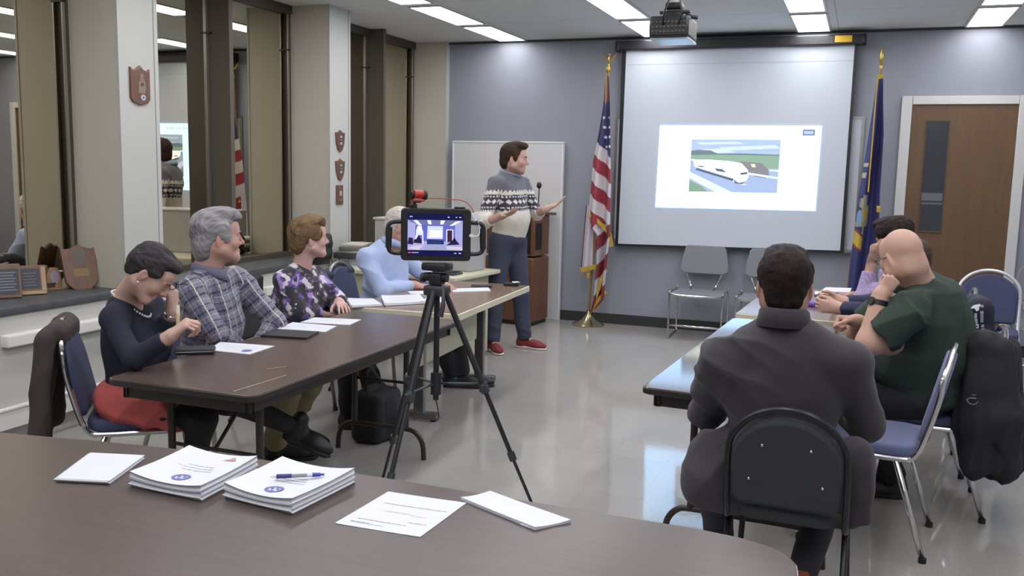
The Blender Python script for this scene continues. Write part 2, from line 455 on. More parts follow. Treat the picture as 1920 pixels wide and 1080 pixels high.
box_struct('baseboard_back_right', 1.33, XR, YB-0.012, YB, 0, 0.105, m=m_base)
box_struct('trim_2', XC, XR, YB-0.02, YB, ZC-0.022, ZC, m=mat('dark_ceiling_angle', '#3f3f42', 0.6))
# door in the back wall
dr = bpy.data.objects.new('door_1', None); COL.objects.link(dr); struct(dr); dr.location = (0.8, YB, 0)
def D_(x0, x1, z0, z1, d0, d1, b=None): 
    q = MB(); q.box(x0-0.8, x1-0.8, -d1, -d0, z0, z1); return q
f = MB()
for a in ((0.285, 0.372, 0, 2.325), (1.235, 1.32, 0, 2.325)): f.rbox(a[0]-0.8, a[1]-0.8, -0.05, 0.0, a[2], a[3], r=0.006)
f.rbox(0.375-0.8, 1.232-0.8, -0.049, 0.0, 2.25, 2.324, r=0.004)
f.build('door_frame', m_frame, dr)
def _wood(c1, c2, scale=3.0, rough=0.4, st=(9, 9, 0.9)):
    def fn(nt, b, L):
        tc = nt.nodes.new('ShaderNodeTexCoord'); mp = nt.nodes.new('ShaderNodeMapping'); mp.inputs['Scale'].default_value = st; L(tc.outputs['Object'], mp.inputs['Vector'])
        n = nt.nodes.new('ShaderNodeTexNoise'); n.inputs['Scale'].default_value = scale; n.inputs['Detail'].default_value = 8; n.inputs['Roughness'].default_value = 0.65; n.inputs['Distortion'].default_value = 0.6
        L(mp.outputs['Vector'], n.inputs['Vector'])
        cr = nt.nodes.new('ShaderNodeValToRGB'); cr.color_ramp.elements[0].position = 0.3; cr.color_ramp.elements[1].position = 0.7
        cr.color_ramp.elements[0].color = rgba(c1); cr.color_ramp.elements[1].color = rgba(c2)
        L(n.outputs['Fac'], cr.inputs['Fac']); L(cr.outputs['Color'], b.inputs['Base Color']); b.inputs['Roughness'].default_value = rough
    return fn
m_doorwood = node_mat('door_wood', _wood('#5a432b', '#674e34', 2.5, 0.45))
dp = D_(0.372, 1.235, 0.01, 2.25, 0.004, 0.03).build('door_leaf', m_doorwood, dr)
wp = D_(0.506, 0.69, 1.11, 2.10, 0.03, 0.034).build('vision_panel', mat('dark_glass', '#3b3d42', 0.12, spec=0.6), dr)
vf = MB()
for a in ((0.498, 0.506, 1.10, 2.11), (0.69, 0.698, 1.10, 2.11)): vf.box(a[0]-0.8, a[1]-0.8, -0.038, -0.03, a[2], a[3])
vf.box(0.498-0.8, 0.698-0.8, -0.038, -0.03, 2.10, 2.11).box(0.498-0.8, 0.698-0.8, -0.042, -0.03, 1.095, 1.11)
vf.build('vision_frame', mat('dark_brown_trim', '#53412f', 0.5), dr)
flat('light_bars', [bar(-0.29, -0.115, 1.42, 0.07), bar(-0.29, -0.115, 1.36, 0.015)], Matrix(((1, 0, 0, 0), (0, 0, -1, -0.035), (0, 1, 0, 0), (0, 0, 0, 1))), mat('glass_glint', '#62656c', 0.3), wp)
hd = MB().cyl((-0.375, -0.03, 1.02), (-0.375, -0.075, 1.02), 0.012).tube([(-0.375, -0.075, 1.02), (-0.27, -0.08, 1.02)], 0.009).lathe([(0.03, 0), (0.028, 0.008), (0, 0.008)], 20, (-0.375, -0.03, 1.02), (0, -1, 0))
hd.build('handle', m_alu, dr)

# ------------------------------------------------------------------ ceiling lights
m_lens = mat('light_lens', '#ffffff', 0.5, emit='#fbfaff', estr=9.5)
m_troffer = mat('troffer_metal', '#c4c4c8', 0.4)
def make_light():
    t = thing('ceiling_light', '', 'ceiling light')
    f = MB()
    f.box(-0.155, -0.137, -0.49, 0.49, -0.012, 0.0).box(0.137, 0.155, -0.49, 0.49, -0.012, 0.0).box(-0.137, 0.137, -0.49, -0.475, -0.012, 0).box(-0.137, 0.137, 0.475, 0.49, -0.012, 0)
    f.build('frame', m_troffer, t); MB().box(-0.137, 0.137, -0.475, 0.475, -0.008, -0.001).build('diffuser', m_lens, t)
    return t
cols = [(-3.53, 'row over the window side'), (-1.985, 'row left of the projector'), (-0.52, 'row right of the projector'), (0.9, 'row over the door')]
places = ['nearest the back wall', 'second from the back wall', 'third from the back wall']
proto = None
for cx, cn in cols:
    for k in range(9):
        yc = 8.68-1.11*k
        if proto is None: t = proto = make_light()
        else:
            t = proto.copy(); COL.objects.link(t)
            for ch in proto.children: c = ch.copy(); COL.objects.link(c); c.parent = t
        t.location = (cx, yc, ZC)
        tag(t, 'white rectangular ceiling light in the %s, %s' % (cn, places[k] if k < 3 else 'behind the visible ones'), 'ceiling light', 'fluorescent ceiling lights')
# reveal gap plates between the lights
w = bpy.data.worlds.new('world'); SC.world = w; w.use_nodes = True
w.node_tree.nodes['Background'].inputs['Color'].default_value = (0.6, 0.65, 0.8, 1); w.node_tree.nodes['Background'].inputs['Strength'].default_value = 0.05
SC.view_settings.view_transform = 'Standard'; SC.view_settings.exposure = 0.32; SC.view_settings.gamma = 1.03
SC.cycles.use_denoising = True
SC.cycles.max_bounces = 6; SC.cycles.diffuse_bounces = 3; SC.cycles.glossy_bounces = 4
SC.cycles.sample_clamp_indirect = 6.0
# ------------------------------------------------------------------ furniture
m_brown = node_mat('brown_laminate', _wood('#4f433d', '#5e514a', 3.0, 0.07, (1.2, 14, 14)))
m_brown.node_tree.nodes['Principled BSDF'].inputs['Specular IOR Level'].default_value = 0.55
m_brownf = node_mat('brown_laminate_front', _wood('#483d38', '#534843', 3.0, 0.34, (1.2, 14, 14)))
m_brownl = node_mat('brown_laminate_left', _wood('#4d403b', '#5a4c46', 3.0, 0.24, (1.2, 14, 14)))
m_dkedge = mat('black_table_edge', '#252322', 0.4)
m_leg = mat('brown_steel_leg', '#37322f', 0.4, 0.3)
m_tan = node_mat('tan_laminate', _wood('#76604f', '#806a59', 3.0, 0.16, (1.2, 14, 14)))
m_cream = mat('cream_edge', '#c9c5ac', 0.45)
m_creamp = mat('cream_panel', '#b9b79f', 0.5)
m_chrome = mat('chrome', '#d5d5d6', 0.14, 1.0)
m_dull = mat('dull_steel', '#8c8c8a', 0.35, 0.85)
m_blue = mat('blue_fabric', '#5d6488', 0.9, bump=0.3, bscale=500, sheen=0.2)
m_navyf = mat('navy_fabric', '#3f4562', 0.9, bump=0.3, bscale=500)
m_dgrey = mat('charcoal_fabric', '#343537', 0.9, bump=0.3, bscale=500)
m_rub = mat('rubber_tip', '#1b1b1b', 0.7)
m_paper = mat('paper', '#cdd0d6', 0.8)
m_ink = mat('grey_ink', '#9da1a8', 0.9)

def folding_table(label, outline, z, M, legs, group=None, edge=m_dkedge, top=m_brown, th=0.028):
    t = thing('folding_table', label, 'table', group=group); t.matrix_world = M
    tp = MB().prism(outline, z-th, z, bev=0.004).build('tabletop', top, t)
    # dark vinyl edge
    b = MB(); n = len(outline)
    c = V((sum(p[0] for p in outline)/n, sum(p[1] for p in outline)/n))
    def off(d):
        out = []
        for i in range(n):
            a, q, e = V(outline[i-1]), V(outline[i]), V(outline[(i+1) % n]); tt = (e-a).normalized(); out.append(q+V((tt.y, -tt.x))*d)
        return out
    o1 = off(0.003); o2 = off(-0.004)
    vs = [(p.x, p.y, z-0.004) for p in o2]+[(p.x, p.y, z-0.006) for p in o1]+[(p.x, p.y, z-th+0.002) for p in o1]+[(p.x, p.y, z-th-0.001) for p in o2]
    b.add(vs, [(k*n+i, k*n+(i+1) % n, (k+1)*n+(i+1) % n, (k+1)*n+i) for k in range(3) for i in range(n)])
    b.build('edge_band', edge, t)
    o3 = off(-0.05); o4 = off(-0.068)
    b = MB(); vs = [(p.x, p.y, z-th) for p in o3]+[(p.x, p.y, z-th-0.055) for p in o3]+[(p.x, p.y, z-th-0.055) for p in o4]+[(p.x, p.y, z-th) for p in o4]
    b.add(vs, [(k*n+i, k*n+(i+1) % n, ((k+1) % 4)*n+(i+1) % n, ((k+1) % 4)*n+i) for k in range(4) for i in range(n)])
    b.build('apron', m_leg, t)
    for y, x0, x1, s in legs:
        g = MB()
        for x in (x0, x1): g.tube([(x, y, z-th), (x, y, 0.16)], 0.016, 12)
        w = 0.11
        g.tube([(x0-w, y, 0.0), (x0-w+0.01, y, 0.09), (x0-w+0.05, y, 0.145), (x0, y, 0.16), ((x0+x1)/2, y, 0.16), (x1, y, 0.16), (x1+w-0.05, y, 0.145), (x1+w-0.01, y, 0.09), (x1+w, y, 0.0)], 0.014, 12, 4)
        lg = g.build('leg', m_leg, t)
        MB().tube([((x0+x1)/2, y, 0.42), ((x0+x1)/2, y+s*0.34, z-th-0.01)], 0.008, 8).cyl((x0, y, 0.42), (x1, y, 0.42), 0.008).build('brace', m_leg, lg)
    return t
def rot_M(x, y, rz): return Matrix.Translation((x, y, 0)) @ Matrix.Rotation(rz, 4, 'Z')
# near brown table: long outline, its right end rounded
o = [(-3.1, 1.30), (-0.28, 1.30), (-0.19, 1.315), (-0.125, 1.36), (-0.09, 1.43), (-0.078, 1.52), (-0.076, 1.98), (-0.083, 2.04), (-0.105, 2.085), (-0.15, 2.118), (-0.22, 2.14), (-0.32, 2.152), (-1.2, 2.162), (-1.725, 2.150), (-2.1, 2.10), (-2.5, 2.033), (-3.1, 1.93)]
folding_table('large brown laminate table in front, holding two stacks of seal-stamped papers', o, 0.74, Matrix.Identity(4), [(1.72, -2.75, -2.2, 1), (1.72, -1.0, -0.5, 1)], top=m_brownf, edge=mat('grey_metal_edge', '#87878a', 0.35, 0.6))
# left brown table
lb = folding_table('brown folding table at which the woman in navy and the plaid shirt man sit', rrect(0.70, 1.93, 0.045), 0.74, rot_M(-2.415, 3.70, math.radians(0.6)), [(-0.72, -0.24, 0.20, 1), (0.66, -0.16, 0.16, -1)], top=m_brownl)
flat('scratches', [[(0.235, -0.93), (0.24, -0.93), (0.262, -0.62), (0.258, -0.62)], [(0.12, -0.56), (0.124, -0.565), (0.17, -0.48), (0.166, -0.478)]], Matrix.Identity(4), mat('scratch', '#a8968a', 0.6), lb, 0.7408)
# right brown table
folding_table('brown folding table on the right whose glossy top mirrors the bright slide', rrect(0.76, 1.98, 0.04), 0.74, rot_M(-0.345, 4.50, math.radians(-3)), [(-0.70, -0.22, 0.22, 1), (0.70, -0.22, 0.22, -1)])

def training_table(label, w, l, M, panel_side, z=0.745, group=None):
    t = thing('training_table', label, 'table'); t.matrix_world = M
    MB().prism(rrect(w-0.012, l-0.012, 0.012), z-0.02, z, bev=0.002).build('tabletop', m_tan, t)
    b = MB(); a = rrect(w, l, 0.02); c = rrect(w-0.016, l-0.016, 0.014); n = len(a)
    vs = [(p[0], p[1], z-0.001) for p in c]+[(p[0], p[1], z-0.005) for p in a]+[(p[0], p[1], z-0.04) for p in a]+[(p[0], p[1], z-0.04) for p in c]
    b.add(vs, [(k*n+i, k*n+(i+1) % n, ((k+1) % 4)*n+(i+1) % n, ((k+1) % 4)*n+i) for k in range(4) for i in range(n)])
    b.build('edge_band', m_cream, t)
    MB().box(-w/2+0.03, w/2-0.03, -l/2+0.03, l/2-0.03, z-0.04, z-0.02).build('underside', m_creamp, t)
    xs = panel_side*0.03
    MB().rbox(xs-0.008, xs+0.008, -l/2+0.1, l/2-0.22, 0.36, z-0.04, r=0.004).build('modesty_panel', m_creamp, t)
    for y in (-l/2+0.28, l/2-0.06):
        g = MB().rbox(-0.035+xs*0.2, 0.035+xs*0.2, y-0.022, y+0.022, 0.05, z-0.04, r=0.005).rbox(-w/2+0.04, w/2-0.24, y-0.03, y+0.03, 0.012, 0.055, r=0.008)
        lg = g.build('leg', m_dull, t)
        MB().cyl((-w/2+0.08, y, 0), (-w/2+0.08, y, 0.014), 0.018).cyl((w/2-0.27, y, 0), (w/2-0.27, y, 0.014), 0.018).build('glide', m_rub, lg)
    return t
training_table('tan topped table with cream edge before the white-haired man', 0.74, 1.46, rot_M(-2.565, 5.52, math.radians(3.2)), 1)
training_table('tan topped table with cream edge where the lavender shirt person leans', 0.76, 1.5, rot_M(-0.26, 6.40, math.radians(-3)), -1)
# cream desk against the windows
dk = thing('cream_desk', 'cream desk by the windows carrying a big grey case and keyboard', 'desk', (-3.45, 6.92, 0), math.radians(-6))
MB().rbox(-0.62, 0.56, -0.40, 0.38, 0.70, 0.735, r=0.008).build('desktop', m_cream, dk)
MB().rbox(0.44, 0.47, -0.34, 0.33, 0.02, 0.70, r=0.004).build('side_panel', m_creamp, dk)
MB().rbox(-0.6, 0.44, -0.33, -0.31, 0.28, 0.70, r=0.004).build('front_panel', m_creamp, dk)
MB().rbox(-0.6, -0.57, -0.34, 0.33, 0.02, 0.70, r=0.004).build('side_panel', m_creamp, dk)

def pad_outline(w, h, arch):
    pts = [(-w/2+0.03, 0.0), (w/2-0.03, 0.0), (w/2-0.005, 0.025)]
    n = 14; r = w/2
    for i in range(n+1):
        a = PI*i/n; pts.append((r*math.cos(a)*(1.0), h-arch+arch*math.sin(a)))
    pts.append((-w/2+0.005, 0.025)); return pts
def banquet_chair(label, M, fab, frame, back=None, leg_mat=None, rivets=False, group=None, sc=1.0, bh=0.0):
    t = thing('stacking_chair', label, 'chair', group=group); t.matrix_world = M @ Matrix.Diagonal((sc, 1, 1, 1))
    MB().prism(rrect(0.43, 0.43, 0.10), 0.43, 0.482, bev=0.018, seg=3).build('seat', fab, t)
    B = frame3((0, -0.225, 0.50), (1, 0, 0), (0, -0.22, 0.97))
    MB().prism(pad_outline(0.40, 0.375-bh, 0.17), -0.022, 0.022, B, bev=0.014, seg=3).build('backrest', fab if back is None else back, t)
    if rivets:
        g = MB()
        for x, y in ((-0.13, 0.10), (0.13, 0.10), (-0.085, 0.28-bh), (0.085, 0.28-bh)): g.ell(B @ V((x, y, 0.022)), (0.006, 0.006, 0.006), n=8)
        g.build('rivet', m_chrome, t)
    sd = [(0.215, -0.14, 0.425), (0.213, -0.20, 0.44), (0.213, -0.235, 0.52), (0.212, -0.275+bh*0.2, 0.68-bh)]
    arc = []
    for i in range(1, 12):
        a = PI*i/12; arc.append(tuple(B @ V((0.212*math.cos(a), 0.225-bh+0.18*math.sin(a), 0.0))))
    pts = [(0.19, 0.215, 0.425), (0.212, 0.16, 0.425), (0.215, 0.05, 0.425)]+sd+arc+[(-p[0], p[1], p[2]) for p in reversed(sd)]+[(-0.215, 0.05, 0.425), (-0.212, 0.16, 0.425), (-0.19, 0.215, 0.425)]
    MB().tube(pts, 0.0125, 10, 3).tube([(0.19, 0.215, 0.425), (-0.19, 0.215, 0.425)], 0.011).tube([(0.2, -0.12, 0.42), (-0.2, -0.12, 0.42)], 0.009).build('frame', frame, t)
    for p, q in (((0.205, 0.19, 0.425), (0.225, 0.235, 0.012)), ((-0.205, 0.19, 0.425), (-0.225, 0.235, 0.012)), ((0.213, -0.13, 0.425), (0.225, -0.265, 0.012)), ((-0.213, -0.13, 0.425), (-0.225, -0.265, 0.012))):
        lg = MB().tube([p, q], 0.0125, 10).build('leg', leg_mat or frame, t)
        MB().cyl((q[0], q[1], 0), (q[0], q[1], 0.022), 0.016).build('foot_cap', m_rub, lg)
    return t
FX, NX = math.radians(-90), math.radians(90)      # facing into the room from the left, from the right
banquet_chair('blue padded chair with brown coat on it, under the woman in navy', rot_M(-3.0, 3.19, math.radians(-52)), m_navyf, m_chrome)
banquet_chair('chair mostly hidden behind the man in the plaid shirt', rot_M(-3.12, 3.78, FX), m_navyf, mat('cream_frame', '#cfcab8', 0.4, 0.3))
banquet_chair('chair under the woman in the floral top, black jacket on its back', rot_M(-3.33, 4.78, FX+0.15), m_dgrey, m_dull)
banquet_chair('chair under the white-haired man in the pale blue shirt', rot_M(-3.20, 5.72, FX+0.1), m_navyf, m_dull)
banquet_chair('black framed chair with charcoal back, the dark-suited man sitting on it', rot_M(-0.165, 3.29, -0.03), m_dgrey, mat('black_frame', '#2b2b2c', 0.35, 0.5), rivets=True, sc=0.9, bh=0.05)
banquet_chair('empty blue chair with chrome frame beside the dark-suited man', rot_M(0.10, 4.27, NX-0.12), m_blue, m_chrome)
banquet_chair('chrome chair under the bald man, black jacket hanging behind', rot_M(0.36, 4.84, NX), m_navyf, m_chrome)
banquet_chair('chair of the hidden navy-sleeved person, lettered strap garment on it', rot_M(0.33, 5.50, NX), m_navyf, m_chrome)
banquet_chair('chair under the person in the lavender shirt', rot_M(0.40, 6.45, NX), m_navyf, m_dull)
banquet_chair('blue round-backed chair with pale frame standing before the door', rot_M(0.93, 7.55, PI-0.12), m_navyf, mat('pale_frame', '#d4d4d8', 0.3, 0.4))

m_shell = mat('grey_shell', '#75777b', 0.55)
def shell_chair(label, M, group):
    t = thing('shell_chair', label, 'chair', group=group); t.matrix_world = M
    B = frame3((0, -0.20, 0.60), (1, 0, 0), (0, -0.16, 0.98))
    pts = [(-0.235, 0.03), (-0.19, 0.0), (0.19, 0.0), (0.235, 0.03), (0.228, 0.12), (0.20, 0.255), (0.175, 0.28), (-0.175, 0.28), (-0.20, 0.255), (-0.228, 0.12)]
    MB().prism(pts, -0.012, 0.012, B, bev=0.008).build('backrest', m_shell, t)
    MB().rbox(-0.235, 0.235, -0.19, 0.215, 0.425, 0.45, r=0.011).build('seat', m_shell, t)
    MB().tube([(-0.24, 0.225, 0.44), (-0.15, 0.235, 0.428), (0.15, 0.235, 0.428), (0.24, 0.225, 0.44)], 0.012, 10, 4).build('front_rail', m_chrome, t)
    MB().tube([(-0.17, -0.205, 0.60), (-0.12, -0.19, 0.47), (-0.11, -0.05, 0.435)], 0.009, 8, 4).tube([(0.17, -0.205, 0.60), (0.12, -0.19, 0.47), (0.11, -0.05, 0.435)], 0.009, 8, 4).build('back_bracket', m_chrome, t)
    for s in (-1, 1):
        lg = MB().tube([(s*0.245, -0.17, 0.455), (s*0.25, 0.2, 0.455), (s*0.25, 0.235, 0.43), (s*0.25, 0.23, 0.03), (s*0.25, 0.21, 0.012), (s*0.25, -0.18, 0.012), (s*0.25, -0.2, 0.03), (s*0.25, -0.165, 0.44), (s*0.245, -0.17, 0.455)], 0.009, 8).build('leg', m_chrome, t)
        MB().ell((s*0.25, 0.235, 0.45), (0.016, 0.016, 0.016)).ell((s*0.25, -0.17, 0.46), (0.015, 0.015, 0.015)).build('cap', m_dull, lg)
    MB().tube([(-0.25, 0.232, 0.135), (0.25, 0.232, 0.135)], 0.011).build('crossbar', m_chrome, t)
    return t
G = 'grey shell chairs along the back wall'
shell_chair('grey shell chair under the screen, fully visible one', rot_M(-1.41, 8.86, PI), G)
shell_chair('grey shell chair under the screen, half hidden by the suited man', rot_M(-0.78, 8.84, PI), G)
shell_chair('grey shell chair in the corner right of the door', rot_M(1.46, 8.3, PI), G)
# ------------------------------------------------------------------ things on and at the back wall
WB = thing('wall_whiteboard', 'wide wall whiteboard mostly covered by the projection screen', 'whiteboard', (-1.21, YB, 1.51))
MB().box(-1.17, 1.17, -0.018, -0.003, -0.62, 0.62).build('board', mat('whiteboard_face', '#c9ccd4', 0.3), WB)
f = MB()
for a in ((-1.19, 1.19, 0.61, 0.635), (-1.19, 1.19, -0.635, -0.61), (-1.19, -1.165, -0.61, 0.61), (1.165, 1.19, -0.61, 0.61)): f.box(a[0], a[1], -0.025, 0, a[2], a[3])
f.build('frame', m_alu, WB); MB().rbox(-1.15, 1.19, -0.08, -0.02, -0.64, -0.62, r=0.005).build('tray', m_alu, WB)

YS = 9.11
PS = thing('projection_screen', 'large pull-down projection screen in a black case, slide projected on it', 'projection screen', (-1.22, YS, 0))
def wl(u, v, y=YS-0.012): p = at(u, v, y); return (p.x+1.22, p.z)
SM = Matrix(((1, 0, 0, 0), (0, 0, -1, -0.004), (0, 1, 0, 0), (0, 0, 0, 1)))    # (x, z) -> wall plane
TL, TR, BR, BL = wl(1147+19, 93), wl(1608, 79), wl(1582, 475), wl(1153, 461)
b = MB(); b.add([(TL[0], 0.0, TL[1]), (TR[0], 0, TR[1]), (BR[0], 0, BR[1]), (BL[0], 0, BL[1]), (TL[0], 0.004, TL[1]), (TR[0], 0.004, TR[1]), (BR[0], 0.004, BR[1]), (BL[0], 0.004, BL[1])],
      [(0, 3, 2, 1), (4, 5, 6, 7), (0, 1, 5, 4), (1, 2, 6, 5), (2, 3, 7, 6), (3, 0, 4, 7)]); b.build('border', m_black, PS)
q = [wl(1174, 95), wl(1603, 81), wl(1575, 470), wl(1158.5, 457)]
sc = flat('fabric', [q[::-1]], SM, mat('screen_fabric', '#c1c8d1', 0.9), PS)
a, c = wl(1176, 121), wl(1600, 113)
flat('seam', [[(a[0], a[1]), (c[0], c[1]), (c[0], c[1]-0.006), (a[0], a[1]-0.006)]], SM, mat('seam_pale', '#a8aeb5', 0.9), sc, 0.001)
w0, w1 = wl(1157, 87), wl(1623, 72)
CZ = (w0[1]+w1[1])/2
cs = MB().rbox(w0[0], w1[0], -0.055, 0.06, CZ-0.05, CZ+0.042, r=0.012).build('case', mat('black_case', '#232327', 0.35), PS)
for e_ in (MB().rbox(w0[0]-0.01, w0[0]+0.03, -0.06, 0.065, CZ-0.06, CZ+0.045, r=0.01), MB().rbox(w1[0]-0.03, w1[0]+0.01, -0.06, 0.065, CZ-0.05, CZ+0.045, r=0.01)): e_.build('end_cap', m_black, PS)
y0, y1 = wl(1566, 74), wl(1598, 73)
MB().rbox(y0[0], y1[0], -0.062, -0.055, y0[1]-0.032, y0[1]+0.028, r=0.003).build('yellow_tag', mat('yellow_tag', '#e0b52f', 0.5), PS)
# the projected slide
def glow(name, c, s): return mat(name, '#0c0c0c', 0.9, spec=0.1, emit=c, estr=s)
SLB = 2.7; PB = 0.82
def slide_pt(s, t):      # s, t in the slide's own 0..1 (t down)
    A, B_, C_, D_ = (1236, 233.5), (1543, 234), (1530, 397), (1227, 390)
    u = (A[0]*(1-s)+B_[0]*s)*(1-t)+(D_[0]*(1-s)+C_[0]*s)*t; v = (A[1]*(1-s)+B_[1]*s)*(1-t)+(D_[1]*(1-s)+C_[1]*s)*t
    return wl(u, v)
def spoly(pts): return [slide_pt(*p) for p in pts][::-1]
sl = flat('projected_slide', [spoly([(0, 0), (1, 0), (1, 1), (0, 1)])], SM, glow('slide_white', '#aed6ff', SLB), PS, 0.004)
def R_(x0, y0, x1, y1): return spoly([(x0, y0), (x1, y0), (x1, y1), (x0, y1)])
ex = [R_(0, 0, 1, 0.008), R_(0, 0.992, 1, 1), R_(0, 0, 0.004, 1), R_(0.996, 0, 1, 1)]
flat('slide_edge', ex, SM, glow('slide_edge', '#9fb6ea', 0.8), sl, 0.005)
tt = [R_(0.036, 0.05, 0.04, 0.115)]; random.seed(3); x = 0.05
while x < 0.36:
    w = random.uniform(0.012, 0.03); tt.append(R_(x, 0.07, x+w, 0.095)); x += w+0.006
flat('slide_title', tt, SM, glow('slide_text', '#dcebf0', 1.3), sl, 0.006); tt = []
x = 0.15
while x < 0.75:
    w = random.uniform(0.02, 0.05); tt.append(R_(x, 0.855, x+w, 0.865)); x += w+0.01
flat('slide_text', tt, SM, glow('slide_text', '#dcebf0', 1.3), sl, 0.006)
flat('slide_logo', [R_(0.88, 0.055, 0.955, 0.125)], SM, glow('logo_dark', '#7d93b8', 0.8), sl, 0.006)
flat('slide_logo', [R_(0.888, 0.072, 0.945, 0.108)], SM, glow('logo_light', '#b9c9ee', 1.0), sl, 0.007)
def pic(x, y): return (0.205+0.545*x, 0.175+0.62*y)     # the photograph in the slide, 0..1
def pp(pts): return spoly([pic(*p) for p in pts])
flat('slide_sky', [pp([(0, 0), (1, 0), (1, 0.3), (0, 0.3)])], SM, glow('pic_sky', '#b9d2f7', 1.05*PB), sl, 0.008)
flat('slide_cloud', [pp([(0.05, 0.06), (0.5, 0.04), (0.6, 0.08), (0.1, 0.1)]), pp([(0.3, 0.15), (0.95, 0.1), (1, 0.16), (0.4, 0.21)]), pp([(0.1, 0.19), (0.35, 0.17), (0.5, 0.24), (0.3, 0.26)])], SM, glow('pic_cloud', '#d3e5fb', 1.2*PB), sl, 0.009)
flat('slide_road', [pp([(0, 0.4), (1, 0.45), (1, 1), (0, 1)])], SM, glow('pic_road', '#b4c9f2', 1.0*PB), sl, 0.009)
flat('slide_hill', [pp([(0, 0.22), (0.08, 0.2), (0.22, 0.21), (0.3, 0.27), (0.55, 0.26), (1, 0.28), (1, 0.34), (0, 0.36)])], SM, glow('pic_hill', '#8ea6ad', 0.75*PB), sl, 0.010)
flat('slide_field', [pp([(0, 0.3), (0.3, 0.29), (1, 0.3), (1, 0.54), (0.86, 0.55), (0.6, 0.44), (0, 0.38)])], SM, glow('pic_field', '#a9cdb5', 0.85*PB), sl, 0.011)
flat('slide_bank', [pp([(0.55, 0.41), (0.8, 0.44), (0.88, 0.55), (0.9, 0.66), (0.86, 0.72), (0.75, 0.7), (0.66, 0.64), (0.6, 0.5)])], SM, glow('pic_bank', '#a5a6ad', 0.8*PB), sl, 0.012)
flat('slide_verge', [pp([(0, 0.78), (0.15, 0.9), (0.22, 1), (0, 1)])], SM, glow('pic_verge', '#a3c6ad', 0.8*PB), sl, 0.012)
flat('slide_lane', [pp([(0, 0.62), (0.5, 1), (0.3, 1), (0, 0.74)]), pp([(0.66, 0.62), (1, 0.7), (1, 0.74), (0.66, 0.66)]), pp([(0.62, 0.86), (0.3, 0.7), (0.32, 0.69), (0.66, 0.85)]), pp([(0.9, 0.56), (1, 0.57), (1, 0.6), (0.9, 0.59)])], SM, glow('pic_lane', '#d8e8ff', 1.3*PB), sl, 0.013)
flat('slide_truck', [pp([(0.03, 0.39), (0.2, 0.385), (0.45, 0.41), (0.58, 0.45), (0.655, 0.58), (0.665, 0.7), (0.64, 0.79), (0.57, 0.81), (0.5, 0.75), (0.05, 0.52)])], SM, glow('pic_truck', '#f7fffb', 1.9*PB), sl, 0.014)
flat('slide_detail', [pp([(0.08, 0.55), (0.5, 0.74), (0.49, 0.79), (0.06, 0.58)]), pp([(0.57, 0.63), (0.65, 0.61), (0.655, 0.65), (0.575, 0.67)]), pp([(0.5, 0.77), (0.56, 0.82), (0.64, 0.8), (0.6, 0.84), (0.52, 0.83)]),
   pp([(0.28, 0.55), (0.36, 0.56), (0.42, 0.63), (0.3, 0.6)]), pp([(0.1, 0.5), (0.16, 0.51), (0.15, 0.53), (0.08, 0.52)])], SM, glow('pic_dark', '#7d93b5', 0.6*PB), sl, 0.015)
flat('slide_rock', [pp([(0.68, 0.46), (0.73, 0.46), (0.74, 0.52), (0.7, 0.52)])], SM, glow('pic_rock', '#e4e2cf', 1.3*PB), sl, 0.016)

# free-standing white board behind the lectern
bp = thing('presentation_board', 'tall off-white standing board behind the presenter and the lectern', 'board', (-3.55, 9.165, 0))
TLb, BRb = at(854, 268, 9.12), at(1047, 603, 9.12)
MB().rbox(-0.64, 0.61, -0.02, 0.02, 0.0, 1.87, r=0.006).build('panel', mat('board_white', '#cfcfce', 0.4), bp)
f = MB()
for a in ((-0.65, -0.63, 0, 1.858), (0.60, 0.62, 0, 1.858), (-0.65, 0.62, 1.86, 1.88)): f.rbox(a[0], a[1], -0.026, 0.026, a[2], a[3], r=0.004)
f.build('edge', mat('board_edge', '#dcdcda', 0.4), bp)

# lectern
m_lect = node_mat('lectern_wood', _wood('#5f3f2d', '#6d4a35', 2.5, 0.35))
lt = thing('lectern', 'tall reddish-brown wooden lectern behind the presenter', 'lectern', (-3.305, 8.865, 0), math.radians(-7))
MB().rbox(-0.28, 0.28, -0.2, 0.17, 0.04, 0.70, r=0.015).build('base_cabinet', m_lect, lt)
MB().box(-0.26, 0.26, -0.18, 0.16, 0.0, 0.04).build('plinth', m_black, lt)
MB().rbox(-0.275, 0.275, -0.19, 0.165, 0.715, 1.13, r=0.012).build('upper_cabinet', m_lect, lt)
MB().rbox(0.2765, 0.283, -0.15, -0.02, 0.78, 1.05, r=0.003).rbox(0.05, 0.24, -0.196, -0.189, 0.74, 1.08, r=0.003).build('black_panel', m_black, lt)
tp = MB().rbox(-0.30, 0.31, -0.23, 0.20, 1.13, 1.16, r=0.006, M=Matrix.Rotation(math.radians(-3), 4, 'X')).build('reading_top', m_lect, lt)
mi = MB().tube([(0.22, 0.0, 1.16), (0.225, -0.005, 1.28), (0.235, -0.02, 1.40)], 0.006, 8, 4).cyl((0.22, 0, 1.15), (0.22, 0, 1.17), 0.02).build('microphone_neck', m_black, lt)
MB().ell((0.237, -0.025, 1.43), (0.026, 0.026, 0.034)).build('microphone_head', m_black, mi)

